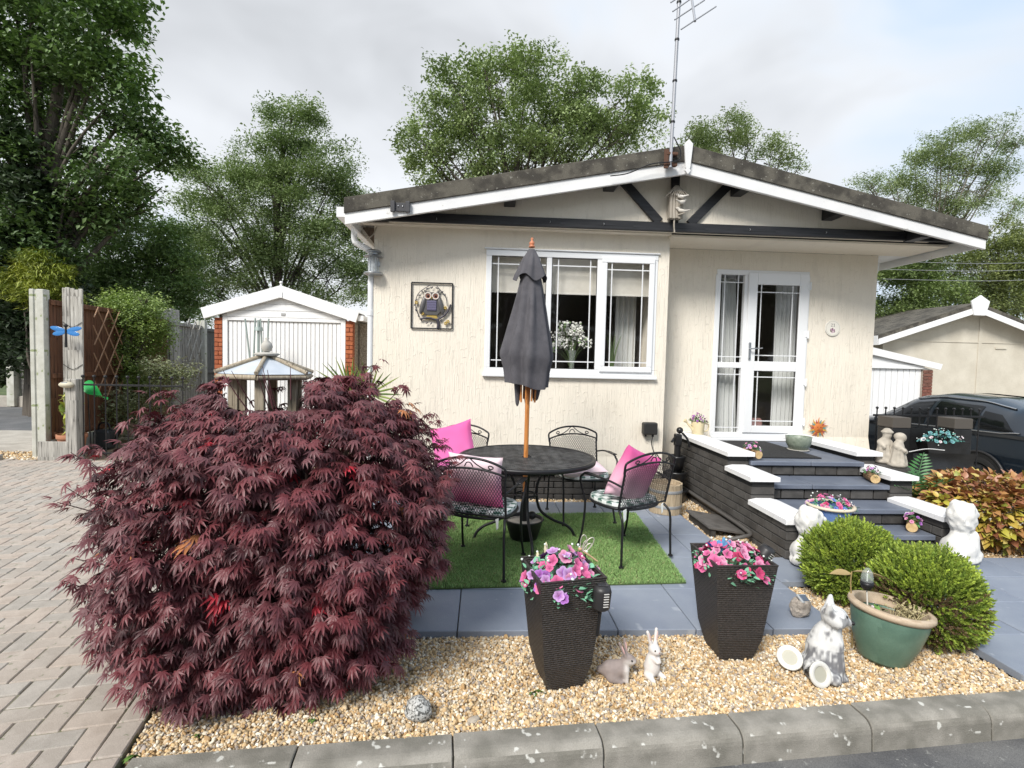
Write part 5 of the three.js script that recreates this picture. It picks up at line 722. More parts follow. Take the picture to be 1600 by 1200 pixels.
// ================================================================ statues
const vcol = (g, f) => { g = nrm(g); const p = g.attributes.position, n = g.attributes.normal, c = []; for (let i = 0; i < p.count; i++) c.push(...f(p.getX(i), p.getY(i), p.getZ(i), n.getY(i))); g.setAttribute('color', new THREE.Float32BufferAttribute(c, 3)); return g; };
const vmat = (rough = 0.8, o = {}) => new THREE.MeshStandardMaterial({ color: 0xffffff, vertexColors: true, roughness: rough, side: THREE.DoubleSide, ...o });
const stoneV = vmat(0.85);
{ // sitting rabbit, facing +x
  const p = G(966, 1062, -0.045), k = 0.205 / 0.3;
  const B = body([['e', [-0.045, 0.07, 0], [0.085, 0.07, 0.062]], ['e', [0.02, 0.095, 0], [0.055, 0.06, 0.048]], ['e', [0.065, 0.165, 0], [0.045, 0.04, 0.036]], ['e', [0.1, 0.155, 0], [0.022, 0.02, 0.022]], ['c', [0.05, 0.09, 0.028], [0.06, 0.008, 0.035], 0.022, 0.014], ['c', [0.05, 0.09, -0.028], [0.06, 0.008, -0.035], 0.022, 0.014], ['c', [-0.05, 0.03, 0.045], [0.02, 0.012, 0.05], 0.032, 0.015], ['c', [-0.05, 0.03, -0.045], [0.02, 0.012, -0.05], 0.032, 0.015], ['e', [-0.135, 0.06, 0], [0.025, 0.024, 0.024]], ['c', [0.045, 0.195, 0.018], [0.0, 0.29, 0.03], 0.014, 0.011, 0.01], ['c', [0.05, 0.195, -0.016], [0.035, 0.295, -0.028], 0.014, 0.011, 0.01]], 0.025);
  const r = thing('rabbit_statue', 'grey brown crouching rabbit statue with white chest', 'statue', p, -0.25); r.scale.setScalar(k);
  part('body', vcol(sdfMesh(B, [-0.18, -0.01, -0.1], [0.14, 0.32, 0.1], 0.007), (x, y, z) => { const w = sstep(0.02, 0.07, x) * (1 - sstep(0.15, 0.19, y)), f = 0.9 + 0.2 * n3(x * 60, y * 60, z * 60, 1); return mix3([0.26, 0.215, 0.2], [0.62, 0.58, 0.55], w).map(q => q * f); }), stoneV, r);
  for (const s of [-1, 1]) { part('eye', sph(0.007, 0.092, 0.172, s * 0.032, 8, 6), M.iron, r); part('inner_ear', xf(new THREE.SphereGeometry(1, 8, 8), s > 0 ? [0.028, 0.245, 0.032] : [0.05, 0.25, -0.012], [0, 0, s > 0 ? 0.4 : 0.15], [0.006, 0.035, 0.008]), mk([0.6, 0.38, 0.36], 0.8), r); } part('nose', sph(0.006, 0.121, 0.158, 0, 8, 6), mk([0.45, 0.25, 0.24], 0.7), r);
}
{ // rabbit sitting up, facing the road
  const p = G(1018, 1056, -0.045);
  const B = body([['e', [0, 0.07, 0], [0.055, 0.075, 0.055]], ['e', [0, 0.13, 0.005], [0.043, 0.055, 0.042]], ['e', [0, 0.205, 0.015], [0.04, 0.038, 0.04]], ['e', [0, 0.195, 0.045], [0.022, 0.018, 0.02]], ['c', [0.02, 0.15, 0.03], [0.008, 0.13, 0.062], 0.016, 0.012, 0.01], ['c', [-0.02, 0.15, 0.03], [-0.01, 0.13, 0.062], 0.016, 0.012, 0.01], ['c', [0.04, 0.02, 0.0], [0.05, 0.012, 0.07], 0.025, 0.017], ['c', [-0.04, 0.02, 0.0], [-0.05, 0.012, 0.07], 0.025, 0.017], ['c', [0.02, 0.235, 0.005], [0.042, 0.325, -0.012], 0.014, 0.011, 0.01], ['c', [-0.02, 0.235, 0.005], [-0.045, 0.325, -0.008], 0.014, 0.011, 0.01]], 0.022);
  const r = thing('rabbit_statue', 'white rabbit statue sitting upright with paws on its chest', 'statue', p, 0.45); r.scale.setScalar(0.72);
  part('body', vcol(sdfMesh(B, [-0.1, -0.01, -0.09], [0.1, 0.36, 0.11], 0.0065), (x, y, z) => { const f = 0.92 + 0.16 * n3(x * 50, y * 50, z * 50, 4); return [0.66, 0.62, 0.59].map(q => q * f); }), stoneV, r);
  for (const s of [-1, 1]) { part('eye', sph(0.006, s * 0.024, 0.212, 0.05, 8, 6), M.iron, r); part('inner_ear', xf(new THREE.SphereGeometry(1, 8, 8), [s * 0.032, 0.285, 0.008], [-0.1, 0, -s * 0.23], [0.008, 0.036, 0.004]), mk([0.62, 0.45, 0.42], 0.8), r); } part('nose', sph(0.005, 0, 0.2, 0.066, 8, 6), mk([0.4, 0.25, 0.24], 0.7), r);
}
{ // raccoon-like statue looking over its shoulder, facing +x
  const p = G(1287, 1052, -0.045);
  const B0 = body([['e', [-0.01, 0.13, 0], [0.085, 0.12, 0.075]], ['e', [0.012, 0.215, 0], [0.066, 0.085, 0.06]], ['e', [0.03, 0.335, 0.005], [0.062, 0.052, 0.072]], ['e', [0.045, 0.315, 0.05], [0.03, 0.028, 0.03]], ['e', [0.055, 0.315, -0.04], [0.03, 0.028, 0.03]], ['c', [0.065, 0.325, 0.01], [0.104, 0.308, 0.018], 0.032, 0.014], ['c', [0.0, 0.37, 0.05], [-0.006, 0.412, 0.066], 0.024, 0.012, 0.012], ['c', [0.02, 0.37, -0.045], [0.028, 0.41, -0.064], 0.024, 0.012, 0.012], ['c', [0.045, 0.19, 0.04], [0.06, 0.02, 0.05], 0.03, 0.02], ['c', [0.045, 0.19, -0.04], [0.06, 0.02, -0.05], 0.03, 0.02], ['e', [0.0, 0.07, 0.055], [0.07, 0.07, 0.035]], ['e', [0.075, 0.018, 0.05], [0.03, 0.018, 0.024]], ['e', [0.075, 0.018, -0.05], [0.03, 0.018, 0.024]], ['c', [-0.08, 0.05, -0.01], [-0.06, 0.045, 0.085], 0.042, 0.045], ['c', [-0.06, 0.045, 0.085], [0.03, 0.035, 0.11], 0.045, 0.03]], 0.028);
  const fur = (x, y, z) => Math.abs(Math.sin((y * 70 + 9 * n3(x * 20, y * 6, z * 20, 3)))) * (y < 0.14 ? 1 : 0.35);
  const B = (x, y, z) => B0(x, y, z) - 0.004 * (n3(x * 90, y * 45, z * 90, 6) - 0.5) - (y < 0.16 ? 0.005 * (n3(x * 60, y * 28, z * 60, 8) - 0.5) : 0);
  const r = thing('raccoon_statue', 'grey sitting raccoon statue with pointed ears and bushy tail', 'statue', p, -0.4);
  part('body', vcol(sdfMesh(B, [-0.15, -0.01, -0.12], [0.15, 0.46, 0.18], 0.0068), (x, y, z) => { const n = n3(x * 110, y * 40, z * 110, 2), m = n3(x * 22, y * 22, z * 22, 5); let c = mix3([0.16, 0.16, 0.17], [0.62, 0.62, 0.61], sstep(0.25, 0.62, n * 0.55 + m * 0.45 + (y > 0.17 ? 0.1 : -0.12))); if (y > 0.3 && y < 0.35 && x > 0.055 && Math.abs(z - 0.01) > 0.02) c = mix3(c, [0.10, 0.10, 0.105], 0.6); return c; }), vmat(0.9), r);
  part('nose', sph(0.011, 0.117, 0.313, 0.02, 10, 8), M.iron, r); r.scale.setScalar(0.95); part('eye', sph(0.008, 0.083, 0.35, 0.04, 8, 6), M.iron, r); part('eye', sph(0.008, 0.088, 0.35, -0.02, 8, 6), M.iron, r);
}
function lion(label, p, turn, h) {                  // seated lion, facing +x
  const B0 = body([['e', [0, 0.028, 0], [0.125, 0.03, 0.1], 0.012], ['e', [-0.05, 0.12, 0], [0.068, 0.085, 0.07]], ['e', [-0.012, 0.2, 0], [0.058, 0.1, 0.056]], ['e', [-0.012, 0.345, 0], [0.088, 0.112, 0.09], 0.02], ['e', [0.0, 0.285, 0], [0.075, 0.06, 0.075], 0.02], ['e', [0.055, 0.375, 0], [0.05, 0.05, 0.052], 0.012], ['e', [0.1, 0.352, 0], [0.034, 0.028, 0.034], 0.012], ['e', [0.1, 0.322, 0], [0.026, 0.016, 0.024], 0.01], ['c', [0.055, 0.2, 0.042], [0.075, 0.06, 0.048], 0.034, 0.026], ['c', [0.055, 0.2, -0.042], [0.075, 0.06, -0.048], 0.034, 0.026], ['e', [0.095, 0.068, 0.048], [0.035, 0.02, 0.026]], ['e', [0.095, 0.068, -0.048], [0.035, 0.02, 0.026]], ['e', [-0.025, 0.1, 0.07], [0.07, 0.06, 0.035]], ['e', [-0.025, 0.1, -0.07], [0.07, 0.06, 0.035]], ['e', [-0.005, 0.425, 0.055], [0.02, 0.02, 0.014]], ['e', [-0.005, 0.425, -0.055], [0.02, 0.02, 0.014]], ['c', [-0.12, 0.06, 0.02], [-0.1, 0.07, 0.09], 0.018, 0.016]], 0.03);
  const B = (x, y, z) => { const mane = y > 0.22 && x < 0.075 ? 0.013 * (Math.sin(y * 60 + x * 70 + 9 * n3(x * 18, y * 9, z * 18, 3)) * 0.25 + n3(x * 55, y * 34, z * 55, 7) - 0.5) : 0.003 * n3(x * 60, y * 60, z * 60, 2); return B0(x, y, z) - mane + (Math.hypot(x - 0.092, y - 0.378, Math.abs(z) - 0.035) < 0.014 ? 0.006 : 0) + (Math.abs(y - 0.326) < 0.005 && x > 0.1 ? 0.006 : 0); };
  const t = thing('lion_statue', label, 'statue', p, turn, 'white lion statues flanking the steps'); t.scale.setScalar(h / 0.46);
  part('figure', vcol(sdfMesh(B, [-0.16, -0.005, -0.125], [0.16, 0.46, 0.125], 0.0085), (x, y, z) => { const f = 0.93 + 0.1 * n3(x * 30, y * 30, z * 30, 3), d = sstep(0.6, 0.8, n3(x * 12, y * 14, z * 12, 9)) * 0.12; return mix3([0.70, 0.69, 0.66], [0.42, 0.42, 0.36], d).map(q => q * f); }), stoneV, t);
}
lion('white seated lion statue half hidden behind the green box bush', [2.555, 0.0, -3.79], 0.1, 0.47);
lion('white seated lion statue in front of the orange leaved bush', [3.885, 0.0, -3.87], 0.15, 0.5);
{ // pair of garden figures by the fence
  const fig = (p, turn, label, lean, hat) => { const list = [['c', [0, 0.05, 0], [0, 0.17, 0], 0.075, 0.048], ['e', [0, 0.2, 0], [0.05, 0.05, 0.042]], ['e', [0.01 + lean, 0.27, 0.015], [0.036, 0.04, 0.036]], ['c', [0.045, 0.2, 0], [0.055, 0.14, 0.045], 0.02, 0.016], ['c', [-0.045, 0.2, 0], [-0.03, 0.16, 0.06], 0.02, 0.016], ['e', [0, 0.02, 0], [0.085, 0.022, 0.075]]]; if (hat) list.push(['e', [0.01 + lean, 0.298, 0.012], [0.052, 0.01, 0.05]], ['e', [0.01 + lean, 0.312, 0.01], [0.032, 0.024, 0.032]]); else list.push(['e', [lean, 0.282, -0.004], [0.042, 0.036, 0.042]]); const t = thing('garden_figure', label, 'statue', p, turn); t.scale.setScalar(1.1); part('figure', vcol(sdfMesh((x, y, z) => body(list, 0.02)(x, y, z) - (y < 0.17 && y > 0.04 ? 0.004 * Math.sin(Math.atan2(x, z) * 9) : 0), [-0.11, -0.005, -0.1], [0.11, 0.36, 0.1], 0.0075), (x, y, z) => [0.42, 0.38, 0.32].map(q => q * (0.75 + 0.5 * n3(x * 40, y * 40, z * 40, 2)))), stoneV, t); };
  const a = W(1381, 716, -5.05), b = W(1402, 722, -4.95);
  solo('figure_plinth', [cyl(0.12, 0.13, a.y - 0.05 + 0.07, 16, a.x, (a.y - 0.05 - 0.07) / 2, a.z)], M.stepBrick[1], 'dark round plinth under the hatted child figure', 'plinth'); solo('figure_plinth', [cyl(0.12, 0.13, b.y - 0.05 + 0.07, 16, b.x, (b.y - 0.05 - 0.07) / 2, b.z)], M.stepBrick[0], 'dark round plinth under the bare headed child figure', 'plinth');
  fig([a.x, a.y - 0.05, a.z], -0.2, 'stone child figure in a brimmed hat beside the steps', 0, true); fig([b.x, b.y - 0.05, b.z], 0.6, 'stone child figure with bowed head beside the steps', 0.025, false);
}

// ================================================================ pots, lights and stones on the gravel
{
  const p = G(1377, 1030, -0.045), t = thing('glazed_pot', 'large sea green glazed pot with a buff clay rim', 'pot', p); t.rotation.set(0, 0, -0.13); t.scale.set(0.86, 0.92, 0.9);
  const glaze = (() => { const m = mottle({ a: [0.085, 0.155, 0.115], b: [0.12, 0.205, 0.155], size: 0.5, cells: 6, seed: 170, grain: 0.12, rough: 0.38, bump: 0.0008 }); return m; })();
  part('body', [lat([[0, 0], [0.115, 0], [0.13, 0.02], [0.175, 0.13], [0.2, 0.24], [0.207, 0.305], [0.19, 0.305], [0.18, 0.2], [0, 0.19]], 48).scale(1.08, 1, 0.92)], glaze, t);
  part('rim', [lat([[0.19, 0.29], [0.213, 0.293], [0.226, 0.31], [0.222, 0.328], [0.2, 0.335], [0.186, 0.325], [0.18, 0.27]], 48).scale(1.08, 1, 0.92)], mottle({ a: [0.42, 0.32, 0.22], b: [0.52, 0.42, 0.31], size: 0.3, cells: 8, seed: 171, rough: 0.8, grain: 0.15 }), t);
  part('soil', [lat([[0, 0.262], [0.185, 0.255]], 32).scale(1.08, 1, 0.92)], M.soil, t);
  posy(t, { c: [-0.1, 0.28, 0.03], r: [0.08, 0.05, 0.08], n: 5, cols: ['white'], size: 0.008, seed: 71, leaves: 90, leafCol: [0.10, 0.20, 0.04] });
  const q = rngOf(14), st = []; for (let i = 0; i < 46; i++) { const a = q() * 6.28, k = q() * 0.09, x = 0.09 + Math.cos(a) * k, z = 0.03 + Math.sin(a) * k; st.push(tub([[x, 0.255, z], [x + rr(-0.02, 0.02, q), 0.3, z + rr(-0.02, 0.02, q)], [x + rr(-0.05, 0.05, q), rr(0.31, 0.36, q), z + rr(-0.05, 0.05, q)]], 0.0022, 6, 4), sph(rr(0.005, 0.009, q), x + rr(-0.05, 0.05, q), rr(0.28, 0.35, q), z + rr(-0.05, 0.05, q), 6, 4)); }
  part('dry_stonecrop', st, mk([0.42, 0.36, 0.20], 0.95), t);
  const lp = W(1355, 905, p.z + 0.02), L = thing('garden_solar_bulb', 'clear glass bulb solar light standing in the green pot', 'solar light', lp);
  part('glass', [lat([[0.028, -0.01], [0.03, 0.01], [0.024, 0.04], [0.01, 0.06], [0, 0.063]], 20)], mp([0.9, 0.95, 0.93], 0.05, { transmission: 0.85, thickness: 0 }), L); part('socket', [lat([[0, -0.01], [0.031, -0.01], [0.032, -0.03], [0.02, -0.055], [0, -0.06]], 20)], M.iron, L); part('stem', [bar([0, -0.05, 0], [0.004, -0.16, 0.01], 0.004)], mk([0.6, 0.58, 0.52], 0.5), L); part('filament', [bar([0, -0.01, 0], [0, 0.03, 0], 0.004)], mk([0.75, 0.75, 0.7], 0.5), L);
  const lf = W(1331, 893, p.z - 0.1), lo = thing('metal_leaf_ornament', 'rusty gold metal leaf on a stem beside the green pot', 'ornament', lf), gm = mk([0.42, 0.31, 0.14], 0.5, { metalness: 0.3 });
  part('leaf', [xf(leafGeo(0.21, 0.04, 0.3, 0.25, 6), [0, 0, 0], [-0.25, 1.15, 0])], gm, lo); part('leaf', [xf(leafGeo(0.12, 0.03, 0.3, 0.1, 6), [0, -0.012, 0], [0.2, -1.7, 0])], gm, lo); part('stem', [tub([[0, 0, 0], [-0.004, -0.05, 0.0], [0.012, -0.2, 0.0], [0.02, -lf.y - 0.04, 0.01]], 0.004, 14, 5)], gm, lo);
}
{ // solar rock light, two spot lights, speckled stone
  const p = G(1250, 962, 0), t = thing('rock_solar_light', 'fake rock light with a small solar panel on the slabs', 'solar light', p, 0.25);
  const rock = (r, s, amp) => { const g = new THREE.IcosahedronGeometry(1, 4), q = g.attributes.position; for (let i = 0; i < q.count; i++) { const d = V(q.getX(i), q.getY(i), q.getZ(i)), k = 1 + amp * (n3(d.x * 1.6 + s, d.y * 1.6 + 5, d.z * 1.6 + 9, s) - 0.5) + amp * 0.35 * (n3(d.x * 5 + s, d.y * 5, d.z * 5 + 3, s) - 0.5); q.setXYZ(i, d.x * r[0] * k, d.y * r[1] * k, d.z * r[2] * k); } g.computeVertexNormals(); return g; };
  part('rock', [rock([0.065, 0.062, 0.05], 5, 0.5).translate(0, 0.05, 0)], mottle({ a: [0.24, 0.21, 0.18], b: [0.44, 0.39, 0.34], size: 0.15, cells: 6, seed: 175, rough: 0.95, bump: 0.003, grain: 0.25 }), t);
  part('panel_frame', [xf(rb(0.075, 0.012, 0.06, 0.004), [0.012, 0.11, 0.008], [0.55, 0, -0.2])], mk([0.38, 0.40, 0.41], 0.5), t); part('solar_panel', [xf(rb(0.055, 0.006, 0.042, 0.001), [0.014, 0.116, 0.012], [0.55, 0, -0.2])], mk([0.12, 0.15, 0.2], 0.15), t);
  const spot = (px, py, rx, ry, label, white) => { const q = G(px, py, -0.03), s = thing('spot_light', label, 'spot light', [q.x, 0.018, q.z]); s.rotation.set(rx, ry, 0, 'YXZ'); part('bezel', [lat([[0.034, 0.0], [0.06, 0.002], [0.062, 0.01], [0.056, 0.018], [0.04, 0.016], [0.036, 0.008]], 32).rotateX(Math.PI / 2)], mk(white ? [0.78, 0.77, 0.72] : [0.62, 0.61, 0.57], 0.5), s); part('lens', [lat([[0, 0.008], [0.039, 0.008]], 28).rotateX(Math.PI / 2)], mk([0.40, 0.39, 0.32], 0.3), s); part('body', [lat([[0.034, 0.0], [0.034, -0.03], [0.024, -0.07], [0, -0.075]], 24).rotateX(Math.PI / 2), bar([0, -0.02, -0.04], [0.03, -0.05, -0.11], 0.012)], M.iron, s); return s; };
  spot(1233, 1042, -0.75, -0.45, 'white ring spot light lying on the gravel', true); spot(1279, 1068, -0.35, 0.15, 'grey ring spot light in front of the raccoon statue', false);
  const sp = G(654, 1124, -0.045), st = solo('speckled_stone', [rock([0.062, 0.056, 0.055], 11, 0.34).translate(0, 0.045, 0)], mottle({ a: [0.50, 0.50, 0.48], b: [0.68, 0.67, 0.64], size: 0.12, cells: 14, seed: 177, rough: 0.95, bump: 0.005, grain: 0.3, spots: 0.42, spot: [0.13, 0.13, 0.12], spotCells: 20 }), 'round white stone with grey speckles on the gravel', 'stone', undefined, sp);
  for (const [px, py, s, label] of [[286, 1112, 0.06, 'smooth buff pebble half under the maple leaves'], [740, 1128, 0.03, 'flat grey pebble near the kerb']]) { const q = G(px, py, -0.045); solo('pebble', [rock([s, s * 0.45, s * 0.6], 3, 0.3).translate(0, s * 0.3, 0)], mottle({ a: [0.35, 0.30, 0.24], b: [0.46, 0.41, 0.34], size: 0.2, cells: 5, seed: 178, rough: 0.9 }), label, 'pebble', undefined, q, 0.6); }
}
// weeds in the joints
{ const lf = leafGeo(0.045, 0.012, 0.3, 0.5, 4), wm = mk([0.13, 0.24, 0.045], 0.7), q = rngOf(77); for (const [px, py, n, s, label] of [[838, 1082, 16, 1.15, 'leafy green weed at the foot of the rattan planter'], [310, 1150, 12, 0.8, 'small weed at the kerb under the maple'], [490, 1125, 10, 0.7, 'small weed in the shaded gravel by the kerb'], [210, 1183, 9, 0.8, 'grass tuft where the kerb meets the drive'], [1075, 862, 8, 0.6, 'tiny weed at the mat corner']]) { const p = G(px, py, -0.045), g = []; for (let i = 0; i < n; i++) g.push(xf(lf.clone(), [0, 0.01 * q(), 0], [-rr(0.2, 1.1, q), q() * 6.28, 0], s * rr(0.6, 1.3, q))); g.forEach((k, i) => 0); solo('weed', g.map((k, i) => k), wm, label, 'weed', undefined, p); } }

// ================================================================ clipped box bushes and the orange leaved bush
{
  const leaf = sprig(0.017, 0.0052, 9, 0.05, 3), trunkM = timber([0.12, 0.09, 0.06], [0.2, 0.15, 0.1], { size: 0.3, seed: 33 });
  const b = (px, py, r, label, seed, brown, n) => { const p = G(px, py, -0.04), t = thing('box_bush', label, 'bush', [p.x, -0.05, p.z]); part('stems', [0, 1, 2, 3, 4].map(i => taper([V(0, 0, 0), V(Math.cos(i * 1.3) * 0.05, r[1] * 0.7, Math.sin(i * 1.3) * 0.05), V(Math.cos(i * 1.3) * r[0] * 0.6, r[1] * 1.4, Math.sin(i * 1.3) * r[2] * 0.6)], 0.014, 0.004, 5)), trunkM, t); shrub(t, { c: [0, r[1] * 1.0, 0], r, n, leaf, col: [0.155, 0.24, 0.032], tip: [0.46, 0.57, 0.08], seed, inner: 0.3, lump: 0.22, brown }); };
  b(1330, 935, [0.275, 0.25, 0.25], 'dense bright green box bush behind the metal leaf', 51, null, 5600);
  b(1442, 998, [0.255, 0.255, 0.245], 'yellow green box bush with brown patches behind the green pot', 52, (d, q) => d.y < 0.35 && q() < 0.22 + 0.3 * (d.x < -0.1), 5600);
  const np = thing('nandina_bush', 'low bush of yellow, orange and bronze leaves beside the steps', 'bush', [4.78, -0.06, -4.45]);
  part('stems', [...Array(9)].map((_, i) => taper([V(0, 0, 0), V(Math.cos(i * 0.7) * 0.2, 0.3, Math.sin(i * 0.7) * 0.15), V(Math.cos(i * 0.7) * 0.45, 0.6, Math.sin(i * 0.7) * 0.35)], 0.012, 0.004, 5)), trunkM, np);
  const q = rngOf(66), lg = leafGeo(0.08, 0.025, 0.3, 0.3, 4), pal = [[0.44, 0.40, 0.06], [0.50, 0.36, 0.07], [0.42, 0.22, 0.08], [0.26, 0.10, 0.05], [0.38, 0.17, 0.09], [0.26, 0.29, 0.05], [0.54, 0.43, 0.13]].map(c => mp(c, 0.45, { transmission: 0.12, thickness: 0 }));
  const L = pal.map(() => []), e = new THREE.Object3D(), all = [];
  for (let i = 0; i < 4600; i++) { const d = V(q() * 2 - 1, q() * 1.5 - 0.5, q() * 2 - 1).normalize(), k = (q() < 0.35 ? rr(0.5, 0.9, q) : rr(0.88, 1.03, q)) * (0.86 + 0.28 * n3(d.x * 3 + 4, d.y * 3 + 4, d.z * 3 + 4, 5)); e.position.set(d.x * k * 0.66, Math.max(0.02, 0.30 + d.y * k * 0.34), d.z * k * 0.52); e.lookAt(e.position.clone().add(V(d.x + rr(-0.7, 0.7, q), d.y * 0.6 + rr(-0.4, 0.6, q), d.z + rr(-0.7, 0.7, q)))); e.rotateZ(rr(-0.9, 0.9, q)); e.scale.setScalar(rr(0.65, 1.2, q)); e.updateMatrix(); all.push([e.matrix.clone(), clamp(Math.floor((d.y > 0.5 ? 1.6 : 0) + (q() < 0.3 ? 5 * q() + 2 : q() * 3)), 0, 6), k * (d.z > -0.2 ? 1 : 0) * (d.x < 0.5 ? 1 : 0) + 0.001 * q()]); }
  all.sort((a, b_) => b_[2] - a[2]).forEach(([m, c], i) => { if (i < 300) { const o = new THREE.Mesh(lg, pal[c]); o.name = 'leaf'; m.decompose(o.position, o.quaternion, o.scale); o.castShadow = o.receiveShadow = true; np.add(o); } else L[c].push(m); });
  L.forEach((l, i) => inst('foliage', lg, pal[i], l, np));
}

// ================================================================ pots and planters on the steps and by the wall
{
  // blue pot of flowers
  const t = thing('blue_flower_pot', 'blue pot with cream rim full of pink and white flowers', 'flower pot', [G(1282, 812, 0.15).x - 0.11, 0.151, -4.19]);
  part('pot', [lat([[0, 0], [0.1, 0], [0.115, 0.02], [0.165, 0.2], [0.155, 0.2], [0, 0.17]], 36)], mottle({ a: [0.10, 0.18, 0.42], b: [0.16, 0.26, 0.5], size: 0.4, cells: 5, seed: 180, rough: 0.4 }), t); part('rim', [lat([[0.16, 0.19], [0.185, 0.2], [0.19, 0.215], [0.175, 0.225], [0.155, 0.21]], 36)], mk([0.66, 0.58, 0.44], 0.5), t);
  posy(t, { c: [0, 0.21, 0], r: [0.185, 0.085, 0.17], n: 44, cols: (x, q) => x > 0.25 ? ['white', 'teal', 'hot', 'white'][Math.floor(q() * 4)] : ['pink', 'hot', 'lilac', 'rose', 'blue'][Math.floor(q() * 5)], size: 0.027, seed: 81, leaves: 160, bits: 16 });
  // log planters
  const bark = timber([0.20, 0.12, 0.06], [0.34, 0.21, 0.11], { size: 0.25, seed: 35, along: 'u' }), logEnd = mottle({ a: [0.52, 0.35, 0.16], b: [0.64, 0.46, 0.24], size: 0.08, cells: 4, seed: 36 });
  const log = (p, turn, label, cols, seed, white) => { const l = thing('log_planter', label, 'log planter', p, turn); part('log', [cyl(0.042, 0.042, 0.2, 16, 0, 0, 0, true).rotateX(Math.PI / 2).translate(0, 0.042, 0)], bark, l); for (const s of [-1, 1]) part('cut_end', [new THREE.CircleGeometry(0.0415, 18).translate(0, 0.042, s * 0.1002)], logEnd, l); posy(l, { c: [0, 0.085, 0], r: [0.06, 0.07, 0.1], n: 12, cols, size: 0.02, seed, leaves: 60, leafCol: [0.07, 0.18, 0.06] }); };
  log([2.74, 0.616, -5.02], 0.2, 'log planter of pale flowers at the landing edge', ['white', 'lilac', 'pink'], 82);
  log([3.78, 0.452, -4.72], -0.35, 'log planter of white flowers at the end of the second step', ['white', 'white', 'pink', 'lilac'], 83);
  log([3.76, 0.152, -4.2], -0.75, 'log planter of purple and white flowers on the lowest step', ['white', 'purple', 'pink', 'mauve'], 84);
  // green glazed bowl by the door
  const bw = G(1247, 704, 0.602), b = thing('glazed_bowl', 'low sage green glazed bowl in a saucer by the door', 'pot', [bw.x, 0.603, Math.max(bw.z, -6.05)]);
  part('bowl', [lat([[0, 0.012], [0.09, 0.012], [0.125, 0.08], [0.13, 0.13], [0.135, 0.16], [0.12, 0.16], [0.115, 0.1], [0, 0.06]], 36)], mottle({ a: [0.17, 0.21, 0.16], b: [0.26, 0.30, 0.24], size: 0.2, cells: 8, seed: 182, rough: 0.45, grain: 0.25 }), b); part('saucer', [lat([[0, 0], [0.1, 0], [0.115, 0.014], [0.1, 0.016], [0, 0.011]], 32)], mk([0.5, 0.48, 0.44], 0.6), b);
  // watering can planter
  const wc = G(1099, 684, 0.70), w = thing('watering_can_planter', 'cream watering can planted with mauve flowers on the coping', 'watering can', [2.60, 0.702, -6.02]), cream = mk([0.72, 0.62, 0.40], 0.5);
  part('can', [lat([[0, 0], [0.068, 0], [0.08, 0.15], [0.083, 0.155], [0.076, 0.155], [0.06, 0.01]], 28)], cream, w); part('spout', [bar([-0.06, 0.05, 0.01], [-0.15, 0.145, 0.02], 0.016, 10, 0.011), xf(cyl(0.026, 0.012, 0.04, 14), [-0.16, 0.155, 0.02], [0, 0, 0.85]), bar([-0.05, 0.12, 0.01], [-0.12, 0.12, 0.018], 0.006)], cream, w); part('handle', [tub([[0.078, 0.13, 0], [0.125, 0.12, 0], [0.12, 0.05, 0], [0.073, 0.03, 0]], 0.008, 16, 7)], cream, w);
  posy(w, { c: [0, 0.16, 0], r: [0.095, 0.1, 0.085], n: 26, cols: ['mauve', 'lilac', 'purple', 'mauve'], size: 0.017, seed: 85, leaves: 90, leafCol: [0.10, 0.16, 0.06], drape: 0.1 });
  // half barrel
  const bp = [1.93, 0, -5.2], br = thing('wooden_barrel', 'weathered wooden half barrel with steel hoops behind the chair', 'barrel', bp), stave = timber([0.30, 0.23, 0.15], [0.48, 0.39, 0.27], { size: 0.3, seed: 37 });
  for (let i = 0; i < 16; i++) { const a = i / 16 * 6.283; part('stave', xf(chamfer(0.062, 0.31, 0.018, 0.003), [Math.sin(a) * 0.155, 0.155 + rr(-0.004, 0.004), Math.cos(a) * 0.155], [0, a, 0]), stave, br); }
  for (const y of [0.08, 0.235]) part('hoop', [lat([[0.163, y - 0.014], [0.169, y - 0.014], [0.169, y + 0.014], [0.163, y + 0.014]], 36)], mk([0.42, 0.43, 0.44], 0.5, { metalness: 0.5 }), br); part('soil', [cyl(0.145, 0.145, 0.02, 24, 0, 0.25, 0)], M.soil, br);
  // tower of black tiered pots with hand pump
  const tp = [2.24, -0.045, -5.72], tw = thing('tiered_planter', 'tower of black tiered plastic pots with a small pump on top', 'planter', tp), pl = mk([0.012, 0.012, 0.013], 0.35);
  for (const [y, r] of [[0.0, 0.14], [0.2, 0.12], [0.38, 0.1]]) part('tier', [lat([[0, y], [r * 0.7, y], [r * 0.85, y + 0.1], [r, y + 0.14], [r, y + 0.16], [r * 0.9, y + 0.15], [r * 0.75, y + 0.1], [0, y + 0.1]], 28)], pl, tw); part('post', [cyl(0.035, 0.04, 0.75, 12, 0, 0.375, 0)], pl, tw); part('pump', [rb(0.075, 0.14, 0.08, 0.015, 0, 0.72, 0.0), sph(0.038, 0.02, 0.83, 0, 14, 10), tub([[0.05, 0.8, 0.0], [0.1, 0.74, 0.02], [0.13, 0.64, 0.03]], 0.013, 14, 7), bar([-0.04, 0.74, 0], [-0.08, 0.70, 0.03], 0.014)], pl, tw);
